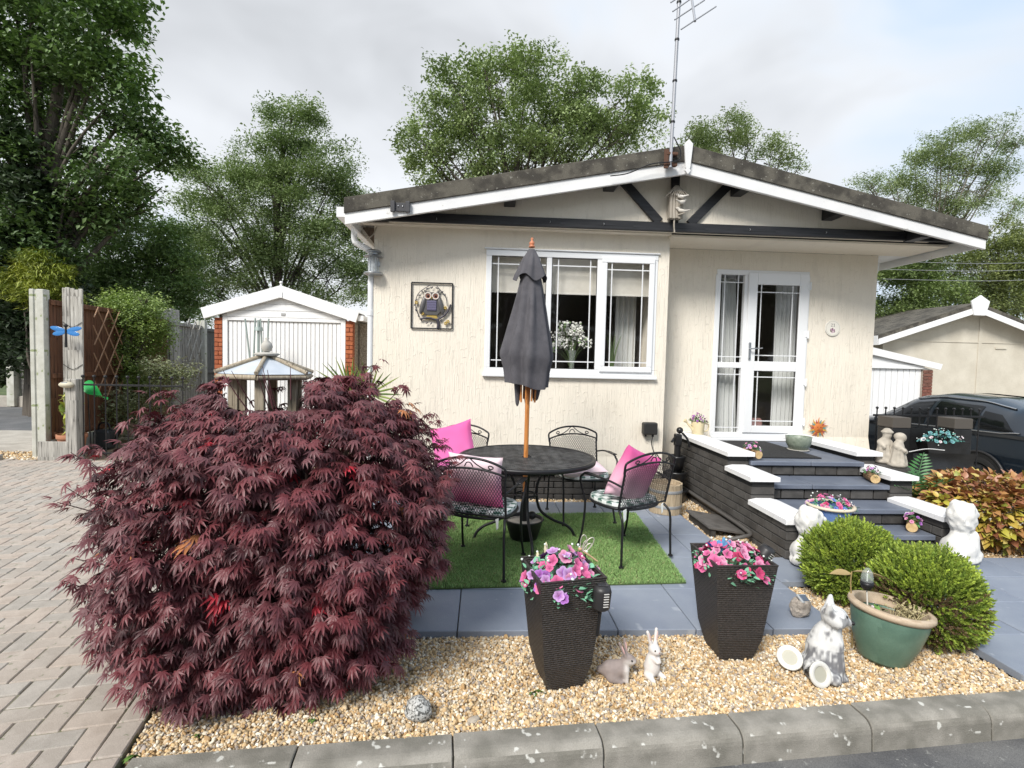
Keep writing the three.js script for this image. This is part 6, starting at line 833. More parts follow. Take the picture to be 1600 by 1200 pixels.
  // slotted timber cover and waste pipe
  const hc = thing('drain_cover', 'dark slatted cover propped over the drain beside the step wall', 'drain cover', [2.27, -0.03, -4.78]); for (let i = 0; i < 4; i++) part('slat', xf(chamfer(0.36, 0.022, 0.135, 0.003), [0, 0.055 - 0.0, -0.21 + i * 0.14], [0, 0, -0.16]), mottle({ a: [0.075, 0.07, 0.065], b: [0.12, 0.112, 0.105], size: 0.4, cells: 6, seed: 184, rough: 0.9 }), hc); part('bearer', [b2(-0.15, -0.11, -0.02, 0.06, -0.26, 0.26), b2(0.08, 0.12, -0.02, 0.025, -0.26, 0.26)], M.stepBrick[0], hc);
  solo('waste_pipe', [tub([[2.425, 0.06, -6.1], [2.425, 0.055, -5.2], [2.42, 0.05, -4.5], [2.40, 0.045, -4.36], [2.3, 0.035, -4.32], [2.17, -0.01, -4.36]], 0.018, 50, 10)], mk([0.09, 0.085, 0.08], 0.6), 'thin dark waste pipe running along the step wall', 'pipe');
}
// ================================================================ beyond the garden, left: garage, fence, gate
M.garageWhite = mottle({ a: [0.76, 0.77, 0.78], b: [0.82, 0.82, 0.82], size: 1.5, cells: 5, seed: 200, grain: 0.02, rough: 0.5 });
M.redBrick = [0, 1, 2].map(i => mottle({ a: [0.27 + i * 0.03, 0.075 + i * 0.01, 0.035], b: [0.38 + i * 0.03, 0.12 + i * 0.01, 0.06], size: 0.3, cells: 5, seed: 205 + i, grain: 0.2, rough: 0.9, bump: 0.002 }));
M.brownBrick = [0, 1].map(i => mottle({ a: [0.12 + i * 0.03, 0.055, 0.04], b: [0.20 + i * 0.03, 0.09, 0.065], size: 0.3, cells: 5, seed: 209 + i, grain: 0.2, rough: 0.9 }));
M.mortar = mk([0.42, 0.36, 0.30], 0.95);
M.pebbledash = mottle({ a: [0.22, 0.19, 0.16], b: [0.46, 0.42, 0.36], size: 0.35, n: 512, cells: 34, seed: 212, grain: 0.35, rough: 1, bump: 0.008, contrast: 1.5 });
M.greyTimber = timber([0.22, 0.21, 0.19], [0.46, 0.44, 0.40], { size: 0.9, seed: 41 });
M.paleTimber = timber([0.34, 0.32, 0.285], [0.58, 0.56, 0.51], { size: 0.8, seed: 42 });
M.darkTimber = timber([0.085, 0.085, 0.08], [0.16, 0.16, 0.15], { size: 0.9, seed: 43 });
M.brownFence = timber([0.105, 0.045, 0.022], [0.19, 0.085, 0.045], { size: 0.9, seed: 44 });
M.postConcrete = mottle({ a: [0.46, 0.46, 0.40], b: [0.60, 0.60, 0.55], size: 0.8, cells: 6, seed: 214, grain: 0.1, rough: 0.95, bump: 0.002, spots: 0.22, spot: [0.28, 0.32, 0.18], spotCells: 12 });
function pier(parent, x, z, w, d, y0, y1, mats, mort) {   // brick pier: every brick its own piece
  const pr = part('brick_pier', b2(x - w / 2 + 0.005, x + w / 2 - 0.005, y0, y1, z - d / 2, z + d / 2 - 0.005), mort, parent), c = 0.075; let k = 0;
  for (let y = y0; y + c <= y1 + 0.001; y += c, k++) { const L = k % 2 ? [[-0.5, 0]] && [[-0.5, 0.0], [0.0, 0.5]] : [[-0.5, 0.5]]; for (const [a, b] of L) part('brick', chamfer((b - a) * w - 0.01, c - 0.011, 0.03, 0.003).translate(x + (a + b) / 2 * w, y + c / 2, z + d / 2), mats[Math.floor(rnd() * mats.length)], pr); }
}
{
  const z = -9.0, X = px => W(px, 520, z).x, g = thing('garage', 'white prefabricated garage with brick piers and ribbed up and over door', 'garage'), gy = -0.07;
  const x0 = X(335), x1 = X(348), x2 = X(540), x3 = X(552), yD = W(445, 497, z).y, xa = X(441), yA = W(441, 447, z).y, yE = W(320, 482, z).y, xe0 = X(318), xe1 = 2 * xa - xe0;
  pier(g, (x0 + x1) / 2, z - 0.06, x1 - x0, 0.12, gy, yD - 0.02, M.redBrick, M.redBrick[0]); pier(g, (x2 + x3) / 2, z - 0.06, x3 - x2, 0.12, gy, yD - 0.02, M.redBrick, M.redBrick[0]);
  const door = new THREE.Group(); door.name = 'garage_door'; g.add(door);
  part('frame', [rb2(x1, x1 + 0.08, gy, yD, z - 0.1, z + 0.01, 0.006), rb2(x2 - 0.08, x2, gy, yD, z - 0.1, z + 0.01, 0.006), rb2(x1 + 0.081, x2 - 0.081, yD - 0.06, yD - 0.001, z - 0.1, z + 0.008, 0.006)], M.garageWhite, door);
  const ribs = 26, wR = (x2 - x1 - 0.17) / ribs; for (let i = 0; i < ribs; i++) part('rib', chamfer(wR * 0.86, yD - 0.07 - gy, 0.03, 0.006).translate(x1 + 0.085 + (i + 0.5) * wR, (yD - 0.065 + gy) / 2, z - 0.035), M.garageWhite, door); part('backing', b2(x1 + 0.082, x2 - 0.082, gy, yD - 0.062, z - 0.06, z - 0.045), M.garageWhite, door);
  const gab = part('gable', ext([[x1, yD + 0.002], [x2, yD + 0.002], [x2 + 0.02, yD + 0.02], [xa, yA - 0.06], [x1 - 0.02, yD + 0.02]], 0.05).translate(0, 0, z - 0.06), M.garageWhite, g);
  for (let i = 0; i < 4; i++) { const y = yD + 0.004 + i * 0.115, k = 1 - (y + 0.1 - yD) / (yA - yD); if (k > 0.08) part('cladding_board', rb2(xa - (xa - x1) * Math.min(1, k + 0.12), xa + (x2 - xa) * Math.min(1, k + 0.12), y, y + 0.108, z - 0.009, z + 0.006 - 0.001 * i, 0.004), M.garageWhite, gab); }
  part('vent', rb(0.07, 0.045, 0.012, 0.003, xa + 0.02, yD + 0.06, z + 0.01), mk([0.35, 0.35, 0.35], 0.6), gab);
  const bw = 0.2; part('bargeboard', ext([[xe0, yE], [xa, yA], [xa, yA - bw], [xe0 + 0.05, yE - bw * 0.85]], 0.035, 0.003).translate(0, 0, z + 0.05), M.garageWhite, g); part('bargeboard', ext([[xa + 0.001, yA], [xe1, yE], [xe1 - 0.05, yE - bw * 0.85], [xa + 0.001, yA - bw]], 0.035, 0.003).translate(0, 0, z + 0.05), M.garageWhite, g);
  part('finial', [sph(0.026, xa, yA + 0.05, z + 0.06, 10, 8), cyl(0.012, 0.02, 0.06, 10, xa, yA + 0.012, z + 0.06), rb(0.07, 0.1, 0.02, 0.004, xa, yA - 0.16, z + 0.095)], M.garageWhite, g);
  part('roof', [ext([[xe0, yE - 0.01], [xa, yA - 0.01], [xa, yA - 0.05], [xe0, yE - 0.05]], 5.2).translate(0, 0, z - 5.16), ext([[xa, yA - 0.01], [xe1, yE - 0.01], [xe1, yE - 0.05], [xa, yA - 0.05]], 5.2).translate(0, 0, z - 5.16)], M.felt, g);
  part('side_wall', [b2(x0 + 0.02, x0 + 0.1, gy, yE - 0.06, z - 5, z - 0.125), b2(x3 - 0.1, x3 - 0.02, gy, yE - 0.06, z - 5, z - 0.125), b2(x0 + 0.1, x3 - 0.1, gy, yE - 0.06, z - 5, z - 4.9)], M.pebbledash, g);
  part('side_gutter', [b2(xe1 - 0.03, xe1 + 0.07, yE - 0.14, yE - 0.05, z - 5, z + 0.04)], M.upvc, g);
  const lean = thing('pebbledash_wall', 'speckled pebbledash wall panel with white capping between garage and home', 'wall'); part('panel', b2(x3 + 0.01, x3 + 1.25, gy, W(562, 506, z - 0.4).y, z - 0.5, z - 0.42), M.pebbledash, lean); part('capping', xf(rb(1.35, 0.12, 0.2, 0.01), [x3 + 0.62, W(568, 500, z - 0.4).y + 0.02, z - 0.45], [0, 0, -0.13]), M.garageWhite, lean);
  // folded clothes airer in front of the door
  const a = thing('folded_clothes_airer', 'folded grey rotary clothes airer standing against the garage door', 'clothes airer', [W(403, 600, z + 0.5).x, gy, z + 0.5]), gr = mk([0.34, 0.40, 0.38], 0.5, { metalness: 0.4 }), P = (px, py) => { const p = W(px, py, z + 0.5); return [p.x - a.position.x, p.y - gy, 0]; };
  part('pole', [bar([0, 0, 0], P(404, 500), 0.022, 8)], gr, a); for (const [u, v, w, q] of [[383, 498, 391, 565], [399, 497, 396, 563], [407, 498, 410, 560], [420, 498, 417, 560]]) part('arm', bar(P(u, v), P(w, q), 0.013, 6), gr, a); part('hub', [cyl(0.06, 0.07, 0.06, 12, ...P(404, 514))], gr, a);
}
{ // fence along the side road
  const A = V(-6.38, 0, -7.98), B = V(-6.9, 0, -14.3), D = B.clone().sub(A), L = D.length(); D.normalize(); const turn = Math.atan2(-D.z, D.x), gy = -0.08;
  const at = s => A.clone().addScaledVector(D, s);
  const post = (s, h, w, label, off = 0) => { const p = at(s); const t = thing('concrete_post', label, 'fence post', [p.x + off, gy, p.z], turn); part('shaft', [rb(w, h, 0.1, 0.012, 0, h / 2, 0.055), rb(w, h, 0.06, 0.012, 0, h / 2, -0.055), rb(w * 0.75, h - 0.02, 0.1, 0.005, 0, h / 2 - 0.01, 0)], M.postConcrete, t); };
  const hTop = W(62, 453, -7.95).y - gy;
  post(-0.1, hTop, 0.13, 'tall pale concrete fence post beside the weathered screen', -0.12); post(1.72, hTop - 0.12, 0.12, 'concrete fence post behind the climber'); post(4.75, hTop - 0.1, 0.13, 'pale concrete fence post beyond the trellis');
  const panel = (s0, s1, h, m, label, nm, bw = 0.125) => { const p = at((s0 + s1) / 2), w = s1 - s0 - 0.12, t = thing('fence_panel', label, 'fence panel', [p.x, gy, p.z], turn), n = Math.round(w / bw), b = w / n; part('gravel_board', rb(w, 0.28, 0.04, 0.005, 0, 0.14, 0), M.postConcrete, t); for (let i = 0; i < n; i++) part('board', xf(chamfer(b + 0.012, h - 0.3, 0.014, 0.003), [-w / 2 + b * (i + 0.5), 0.285 + (h - 0.3) / 2, 0], [0, 0.06, 0]), m, t); for (const y of [0.36, h * 0.52, h - 0.06]) part('rail', rb(w, 0.07, 0.035, 0.004, 0, y, 0.03), m, t); return t; };
  const P1 = panel(-0.12, 1.78, hTop - 0.12, M.brownFence, 'brown feather edge fence panel behind the iron gate'); panel(1.72, 3.25, hTop - 0.18, M.brownFence, 'brown fence panel overgrown by the climber'); panel(3.25, 4.75, hTop - 0.2, M.greyTimber, 'grey weathered fence panel carrying a trellis'); panel(4.75, 6.4, hTop - 0.25, M.darkTimber, 'dark grey fence panel running behind the garage');
  const trellis = (s, y0, w, h, m, label) => { const p = at(s), t = thing('trellis', label, 'trellis', [p.x + 0.08, y0, p.z], turn); for (let i = -2; i < 5; i++) for (const d of [-1, 1]) { const seg = []; for (let k = 0; k <= 20; k++) { const x = mix(-w / 2, w / 2, k / 20), y = i * h / 3.4 + d * (x + w / 2) * 1.55 + (d < 0 ? h * 0.5 : 0); if (y > 0 && y < h) seg.push([x, y]); } if (seg.length > 3) part('lath', bar([seg[0][0], seg[0][1], 0.06 + d * 0.006], [seg[seg.length - 1][0], seg[seg.length - 1][1], 0.06 + d * 0.006], 0.012, 4), m, t); } };
  trellis(1.05, 0.75, 0.75, 1.5, timber([0.30, 0.17, 0.10], [0.42, 0.26, 0.16], { size: 0.4, seed: 48 }), 'brown diamond trellis on the brown fence panel'); trellis(4.1, 0.7, 0.75, 1.6, M.paleTimber, 'pale diamond trellis on the grey fence panel');
  // weathered screens
  const screen = (p0, p1, y0, y1, n, label) => { const t = thing('timber_screen', label, 'screen', [p0.x, y0, p0.z]), d = p1.clone().sub(p0), w = d.length(); t.rotation.y = Math.atan2(-d.z, d.x); for (let i = 0; i < n; i++) part('slat', xf(chamfer(w / n + 0.002, y1 - y0 + rr(-0.05, 0.04), 0.03, 0.004), [w / n * (i + 0.5), (y1 - y0) / 2, rr(-0.006, 0.006)], [0, rr(-0.1, 0.1), rr(-0.008, 0.008)]), M.paleTimber, t); for (const k of [0.25, 0.55, 0.8]) part('wire', tub([[0, (y1 - y0) * k, 0.02], [w / 2, (y1 - y0) * (k - 0.03), 0.024], [w, (y1 - y0) * k, 0.02]], 0.004, 10, 4), M.iron, t); };
  screen(W(100, 600, -8.02), W(131, 600, -8.07), -0.06, W(115, 450, -8.04).y, 5, 'pale weathered timber screen beside the tall concrete post');
  screen(W(237, 560, -10.9), W(280, 560, -11.6), -0.06, W(260, 482, -11.2).y, 9, 'wide pale weathered screen beyond the climber');
  // far fence on the other side of the road
  const f = thing('lapped_fence', 'low grey lapped fence with concrete post across the side road', 'fence', [W(44, 560, -15).x, -0.06, -15]); part('post', rb(0.2, 2.0, 0.2, 0.012, -0.32, 1.0, 0.1), M.postConcrete, f); for (let i = 0; i < 12; i++) part('lap_board', xf(rb(1.6, 0.15, 0.02, 0.004), [0.6, 0.3 + i * 0.125, 0.02], [-0.14, 0, 0]), M.greyTimber, f);
  solo('low_wall', [rb2(-24, -12.6, -0.2, 0.22, -15.1, -14.9, 0.02)], M.concrete, 'low concrete edging wall across the side road', 'wall');
  solo('drive_edging', [xf(rb(1.5, 0.14, 0.12, 0.01), [G(15, 718, -0.05).x - 0.75, -0.03, G(15, 718, -0.05).z], [0, -0.2, 0])], M.greyTimber, 'old dark timber edging at the end of the drive', 'edging');
}
{ // blue glass dragonfly, gate post, gate, pots
  const d = thing('dragonfly_ornament', 'blue glass dragonfly hung on the weathered screen', 'ornament', W(104, 517, -7.84)), bl = mp([0.07, 0.30, 0.70], 0.12, { transmission: 0.35, thickness: 0 });
  for (const [s, y, r, k] of [[-1, 0.025, 0.22, 1], [1, 0.025, -0.22, 1], [-1, -0.035, -0.18, 0.85], [1, -0.035, 0.18, 0.85]]) part('wing', xf(new THREE.SphereGeometry(1, 14, 8), [s * 0.115 * k, y, 0.01], [0, 0, -r], [0.11 * k, 0.035, 0.006]), bl, d); part('body', [bar([0, 0.06, 0.012], [0.0, -0.24, 0.012], 0.012, 8, 0.017), sph(0.026, 0, 0.075, 0.012)], M.iron, d);
  const gp = W(118, 711, -7.72), p = thing('gate_post', 'weathered square timber gate post with a solar cap light', 'post', [gp.x, -0.08, gp.z]), ph = W(116, 592, gp.z).y + 0.08; part('post', rb(0.155, ph, 0.15, 0.01, 0, ph / 2, 0), M.greyTimber, p); gp.y = 0;
  const sl = thing('post_light', 'oval cream solar light on the timber gate post', 'solar light', [gp.x - 0.03, ph - 0.16, gp.z + 0.078]); part('case', xf(new THREE.SphereGeometry(1, 20, 12), [0, 0, 0.025], [0, 0, 0], [0.1, 0.045, 0.055]), mk([0.55, 0.5, 0.38], 0.5), sl); part('panel', rb(0.075, 0.03, 0.01, 0.004, 0, 0.024, 0.06), mk([0.25, 0.27, 0.33], 0.2), sl);
  const g = thing('iron_gate', 'low black iron gate with ball topped bars', 'gate', [gp.x + 0.12, -0.05, gp.z]), yT = W(140, 601, gp.z).y + 0.05, n = 9, sp = 0.155;
  part('top_rail', rb(n * sp, 0.028, 0.012, 0.003, n * sp / 2, yT, 0), M.iron, g); part('bottom_rail', rb(n * sp, 0.028, 0.012, 0.003, n * sp / 2, 0.1, 0), M.iron, g); for (let i = 0; i <= n; i++) part('bar', [bar([i * sp, 0.05, 0], [i * sp, yT + 0.11, 0], 0.0085, 6), sph(0.024, i * sp, yT + 0.12, 0, 10, 8)], M.iron, g);
  const bp = W(90, 711, -7.66); solo('planter_board', [rb2(bp.x - 0.26, bp.x + 0.16, -0.07, 0.22, bp.z - 0.03, bp.z + 0.02, 0.006)], M.greyTimber, 'short weathered board at the foot of the gate post', 'board');
  const tp = thing('terracotta_pot', 'terracotta pot of yellow green variegated leaves behind the board', 'potted plant', [bp.x + 0.02, -0.06, bp.z - 0.24]); part('pot', [lat([[0, 0], [0.13, 0], [0.17, 0.3], [0.185, 0.3], [0.185, 0.36], [0.17, 0.36], [0.15, 0.3], [0, 0.28]], 26)], mk([0.42, 0.19, 0.11], 0.9), tp);
  const q = rngOf(92), lg = leafGeo(0.17, 0.04, 0.3, 0.5, 4), e = new THREE.Object3D(), lm = [mk([0.36, 0.40, 0.06], 0.6), mk([0.20, 0.30, 0.05], 0.6), mk([0.46, 0.46, 0.12], 0.6)]; for (let i = 0; i < 70; i++) { const a = q() * 6.28, k = q(), y = rr(0.35, 1.0, q); e.position.set(Math.cos(a) * 0.17 * k, y, Math.sin(a) * 0.17 * k); e.rotation.set(rr(-0.3, 0.9, q), a + Math.PI / 2 * 0 + rr(-0.5, 0.5, q), 0, 'YXZ'); const o = new THREE.Mesh(lg, lm[i % 3]); o.name = 'leaf'; o.position.copy(e.position); o.quaternion.copy(e.quaternion); o.castShadow = true; tp.add(o); } part('stems', [...Array(6)].map((_, i) => bar([0, 0.28, 0], [Math.cos(i) * 0.1, 0.95, Math.sin(i) * 0.1], 0.007)), mk([0.2, 0.22, 0.08], 0.8), tp);
  const gl = thing('green_leaf_ornament', 'bright green glossy plastic leaf ornament behind the iron gate', 'ornament', W(148, 618, gp.z - 0.25)), gm = mp([0.03, 0.42, 0.10], 0.25, { transmission: 0.2, thickness: 0 }); part('leaf', xf(leafGeo(0.34, 0.1, 0.3, 0.2, 6), [-0.14, 0.2, 0], [1.0, 0.9, 0.4]), gm, gl); part('leaf', xf(leafGeo(0.24, 0.09, 0.3, 0.2, 6), [0.02, -0.02, 0.02], [-0.25, 1.3, 0]), gm, gl); part('stake', bar([-0.1, 0.1, 0], [-0.06, -gl.position.y - 0.05, 0], 0.008), M.iron, gl);
  const wp = G(140, 706, -0.06), w = thing('black_watering_can', 'black plastic watering can standing behind the gate', 'watering can', [wp.x, -0.07, wp.z - 0.32]); part('body', rb(0.26, 0.32, 0.2, 0.05, 0, 0.16, 0, 3), mk([0.03, 0.035, 0.04], 0.45), w); part('handle', tub([[-0.1, 0.3, 0], [-0.06, 0.42, 0], [0.06, 0.42, 0], [0.1, 0.3, 0]], 0.015, 14, 7), M.iron, w); part('spout', bar([0.12, 0.08, 0], [0.28, 0.34, 0], 0.022, 8), M.iron, w);
}
// covered bird table standing in the maple
{
  const z = -3.2, c = W(417, 583, z), t = thing('bird_table', 'hexagonal roofed timber bird table rising out of the red maple', 'bird table', [c.x, -0.06, z], 0.2), y = c.y + 0.06, R = 0.28, top = W(425, 556, z).y + 0.06, wood = timber([0.27, 0.22, 0.155], [0.43, 0.37, 0.28], { size: 0.4, seed: 51 }), sheet = mottle({ a: [0.42, 0.47, 0.53], b: [0.54, 0.58, 0.63], size: 0.5, cells: 5, seed: 221, rough: 0.45, grain: 0.04 });
  for (let i = 0; i < 6; i++) { const a = i * 1.0472, b = a + 1.0472, P = [Math.sin(a) * R, y, Math.cos(a) * R], Q = [Math.sin(b) * R, y, Math.cos(b) * R], g = new THREE.BufferGeometry(); g.setAttribute('position', new THREE.Float32BufferAttribute([...P, ...Q, 0, top, 0], 3)); g.computeVertexNormals(); part('roof_panel', g, sheet, t); part('hip_batten', bar([P[0] * 1.02, P[1] + 0.008, P[2] * 1.02], [0, top + 0.008, 0], 0.0125, 5), wood, t); part('eaves_rail', bar([P[0] * 0.97, y - 0.018, P[2] * 0.97], [Q[0] * 0.97, y - 0.018, Q[2] * 0.97], 0.018, 4), wood, t); if (i % 1 === 0) part('post', rb(0.05, 0.36, 0.05, 0.004, P[0] * 0.66, y - 0.2, P[2] * 0.66), wood, t); }
  part('finial', [lat([[0, 0.1], [0.014, 0.098], [0.008, 0.085], [0.028, 0.065], [0.034, 0.045], [0.025, 0.02], [0.012, 0.012], [0.06, 0.008], [0.075, 0], [0.06, -0.01], [0, -0.012]], 24).translate(0, top + 0.01, 0)], mk([0.46, 0.44, 0.40], 0.8), t);
  part('floor', [cyl(0.26, 0.26, 0.03, 6, 0, y - 0.395, 0)], wood, t); part('leg', [rb(0.09, y - 0.4, 0.09, 0.006, 0, (y - 0.4) / 2, 0)], wood, t);
}
{ // fan palm by the corner of the home
  const c = W(556, 606, -5.35), t = thing('fan_palm', 'spiky green fan palm beside the corner of the home', 'palm', [c.x, -0.06, -5.35]), q = rngOf(31), fm = [mk([0.17, 0.25, 0.05], 0.55), mk([0.26, 0.33, 0.08], 0.55), mk([0.11, 0.18, 0.045], 0.55)];
  part('trunk', [taper([V(0, 0, 0), V(0.02, c.y * 0.5, 0), V(0, c.y, 0)], 0.06, 0.045, 8)], M.darkTimber, t);
  for (const [cx, cy, rot, n] of [[-0.06, c.y + 0.02, 0.35, 15], [0.14, c.y, -0.7, 12], [-0.02, c.y - 0.1, 0.1, 9]]) for (let i = 0; i < n; i++) { const a = rot + mix(-1.25, 1.25, i / (n - 1)), g = leafGeo(rr(0.32, 0.42, q), 0.011, 0.5, 0.05, 4).rotateX(-Math.PI / 2 + 0.25); const o = part('frond', xf(g, [cx, cy, 0.02 * i / n], [rr(-0.1, 0.2, q), 0, a]), fm[i % 3], t); }
}

// ================================================================ beyond the garden, right: fence, planter, car, neighbour
{
  const z = -6.0, top = 0.93, wrap = mottle({ a: [0.006, 0.006, 0.0065], b: [0.014, 0.014, 0.015], size: 0.6, cells: 6, seed: 230, rough: 0.5, bump: 0.004 });
  const fence = thing('wrapped_fence', 'low fence wrapped in black membrane between two dark block piers', 'fence');
  const X = px => W(px, 690, z).x, a = X(1395), b = X(1490);
  for (const x of [a, b]) { part('pier', rb2(x - 0.115, x + 0.115, -0.42, top - 0.1, z - 0.12, z + 0.12, 0.012), wrap, fence); part('pier_cap', rb2(x - 0.118, x + 0.118, top - 0.098, top + 0.03, z - 0.122, z + 0.122, 0.008), mk([0.085, 0.075, 0.065], 0.9), fence); }
  const membrane = (x0, x1, y0, y1, zz) => { const g = new THREE.PlaneGeometry(x1 - x0, y1 - y0, 26, 14), p = g.attributes.position; for (let i = 0; i < p.count; i++) { const x = p.getX(i), y = p.getY(i); p.setZ(i, 0.05 * (n3(x * 3 + 4, y * 5 + 2, 1, 7) - 0.5) + 0.025 * Math.sin(y * 14 + x * 3)); } g.computeVertexNormals(); return g.translate((x0 + x1) / 2, (y0 + y1) / 2, zz); };
  part('membrane', membrane(a + 0.1, b - 0.1, -0.4, top - 0.1, z + 0.03), wrap, fence); part('membrane', membrane(XR + 0.1, a - 0.1, -0.4, top - 0.02, z + 0.0), wrap, fence); part('membrane', membrane(a + 0.05, b + 0.05, -0.3, 0.55, z + 0.26), wrap, fence);
  const r = thing('iron_railing', 'black spiked iron railing above the wrapped fence', 'railing', [XR + 0.05, 0, z - 0.25]); const n = 13, sp = 0.115; part('rail', [rb(n * sp, 0.025, 0.012, 0.003, n * sp / 2, 0.95, 0), rb(n * sp, 0.025, 0.012, 0.003, n * sp / 2, 0.3, 0)], M.iron, r); for (let i = 0; i < n; i++) part('bar', [bar([i * sp + 0.05, -0.42, 0], [i * sp + 0.05, 1.03, 0], 0.008, 6), sph(0.017, i * sp + 0.05, 1.045, 0, 8, 6)], M.iron, r);
  const tq = thing('trough_planter', 'dark trough of turquoise and white flowers on the wrapped fence', 'planter', [(a + b) / 2 + 0.04, 0.56, z + 0.22]); part('trough', squarePot([[0, 0.07], [0.14, 0.085], [0.14, 0.07], [0.1, 0.068]]).map(g => g.scale(3.2, 1, 1)), wrap, tq); posy(tq, { c: [0, 0.15, 0], r: [0.28, 0.12, 0.1], n: 34, cols: (x, q) => ['teal', 'teal', 'white', 'teal'][Math.floor(q() * 4)], size: 0.026, seed: 91, leaves: 90, leafCol: [0.10, 0.30, 0.26], bits: 30 }); part('string_lights', [tub([[-0.5, 0.02, 0.1], [-0.3, 0.06, 0.12], [-0.1, 0.05, 0.14]], 0.006, 20, 5)], mk([0.6, 0.6, 0.6], 0.5), tq);
  // green plastic fern by the steps
  const fp = W(1430, 745, -4.75), f = thing('fern', 'glossy green fern growing between the steps and the orange bush', 'fern', [fp.x, -0.06, -4.75]), q = rngOf(44), fm = [mk([0.05, 0.17, 0.05], 0.5), mk([0.08, 0.22, 0.08], 0.5)];
  for (let i = 0; i < 13; i++) { const a2 = q() * 6.28, el = rr(0.35, 1.1, q), Lf = rr(0.35, 0.55, q), g = []; for (let k = 2; k < 11; k++) for (const s of [-1, 1]) { const t = k / 11; g.push(xf(leafGeo(0.11 * Math.sin(Math.PI * Math.pow(t, 0.7)) + 0.02, 0.012, 0.2, 0.2, 2), [0, -0.2 * t * t * Lf, t * Lf], [0, s * 1.05, 0])); } g.push(bar([0, 0, 0], [0, -0.2 * Lf, Lf], 0.004, 4)); const o = part('frond', g, fm[i % 2], f); o.position.set(0, rr(0.25, 0.42, q), 0); o.rotation.set(-el, a2, 0, 'YXZ'); }
  part('crown', [cyl(0.05, 0.08, 0.4, 10, 0, 0.2, 0)], M.soil, f);
}
{ // parked car
  const car = thing('parked_car', 'dark blue hatchback car parked on the neighbouring drive', 'car', [8.4, -0.42, -10.75], 0.0);
  const LEN = 4.4, sp = (pts, s) => { for (let i = 0; i + 1 < pts.length; i++) if (s <= pts[i + 1][0]) { const t = clamp((s - pts[i][0]) / (pts[i + 1][0] - pts[i][0])), k = t * t * (3 - 2 * t); return mix(pts[i][1], pts[i + 1][1], mix(t, k, 0.5)); } return pts[pts.length - 1][1]; };
  const topL = [[0, 0.62], [0.08, 0.80], [0.3, 0.92], [1.15, 1.07], [2.0, 1.52], [2.5, 1.585], [3.2, 1.565], [3.75, 1.46], [4.15, 1.12], [4.33, 1.0], [4.4, 0.7]], belt = s => mix(0.93, 1.05, clamp((s - 0.8) / 3.0)), wid = s => 0.90 * (1 - 0.16 * Math.pow(clamp((0.6 - s) / 0.6), 2)) * (1 - 0.14 * Math.pow(clamp((s - 3.8) / 0.6), 2));
  const surf = (s, v, off = 0) => {                 // v 0 sill .. 0.5 belt .. 1 roof centre (left side: -x)
    const T = sp(topL, s), b = Math.min(belt(s), T - 0.04), w = wid(s); let x, y;
    if (v < 0.5) { const t = v / 0.5; y = mix(0.24, b, t); x = w * (0.93 + 0.075 * Math.sin(Math.PI * Math.pow(t, 0.8)) - 0.015 * t + 0.012 * sstep(0.55, 0.62, t)); }
    else { const t = (v - 0.5) / 0.5, a = t * Math.PI / 2, h = T - b, full = clamp(h / 0.45); y = b + h * Math.pow(Math.sin(a), mix(1.0, 0.86, full)); x = w * mix(0.985, 0.93, full * t) * Math.pow(Math.cos(a), mix(0.5, 0.42, full)) * (1 - full * 0.16 * Math.sin(a)); }
    return V(-(x + off), y + off * 0.3, s);
  };
  const grid = (f, nu, nv) => { const pos = [], idx = []; for (let i = 0; i <= nu; i++) for (let j = 0; j <= nv; j++) { const p = f(i / nu, j / nv); pos.push(p.x, p.y, p.z); } for (let i = 0; i < nu; i++) for (let j = 0; j < nv; j++) { const a = i * (nv + 1) + j, b = a + nv + 1; idx.push(a, b, a + 1, a + 1, b, b + 1); } const g = new THREE.BufferGeometry(); g.setAttribute('position', new THREE.Float32BufferAttribute(pos, 3)); g.setIndex(idx); g.computeVertexNormals(); return g; };
  const paint = mp([0.008, 0.016, 0.027], 0.3, { metalness: 0.4, clearcoat: 1, clearcoatRoughness: 0.04 }), mirrorX = g => { g = nrm(g.clone()); g.scale(-1, 1, 1); return g; };
  const half = grid((u, v) => surf(u * LEN, v), 88, 44); part('body', [half, mirrorX(half), grid((u, v) => { const p = surf(0, v > 0.5 ? 1 - v : v); const k = v; return V((k - 0.5) * 1.5, mix(0.24, 0.66, u), 0.005); }, 4, 4), grid((u, v) => V((v - 0.5) * 1.45, mix(0.24, 0.74, u), LEN - 0.005), 4, 4)], paint, car);
  const glass = mp([0.006, 0.007, 0.008], 0.05, { specularIntensity: 0.6 });
  const winAt = (s0, s1, v0, v1, skew0 = 0, skew1 = 0) => grid((u, v) => surf(mix(s0 + skew0 * v, s1 + skew1 * v, u), mix(v0, v1, v), 0.005), 18, 8);
  for (const [nm, g] of [['front_window', winAt(1.5, 2.45, 0.515, 0.75, 0.62, 0)], ['rear_window', winAt(2.53, 3.35, 0.515, 0.75, 0, -0.04)], ['quarter_window', winAt(3.40, 3.98, 0.525, 0.70, -0.04, -0.36)]]) { part(nm, g, glass, car); part(nm, mirrorX(g), glass, car); }
  part('windscreen', [grid((u, v) => { const p = surf(mix(1.28, 1.86, u), mix(0.74, 1, Math.abs(v * 2 - 1) < 1 ? 1 - Math.abs(v * 2 - 1) : 0), 0.005); if (v > 0.5) p.x = -p.x; return p; }, 10, 24)], glass, car);
  const chrome = mk([0.6, 0.6, 0.62], 0.2, { metalness: 1 }); part('chrome_strip', [tub([...Array(14)].map((_, i) => surf(mix(1.5, 3.75, i / 13), 0.507, 0.008)), 0.009, 40, 6), tub([surf(3.75, 0.507, 0.008), surf(3.9, 0.53, 0.008), surf(4.0, 0.565, 0.008)], 0.009, 12, 6)], chrome, car);
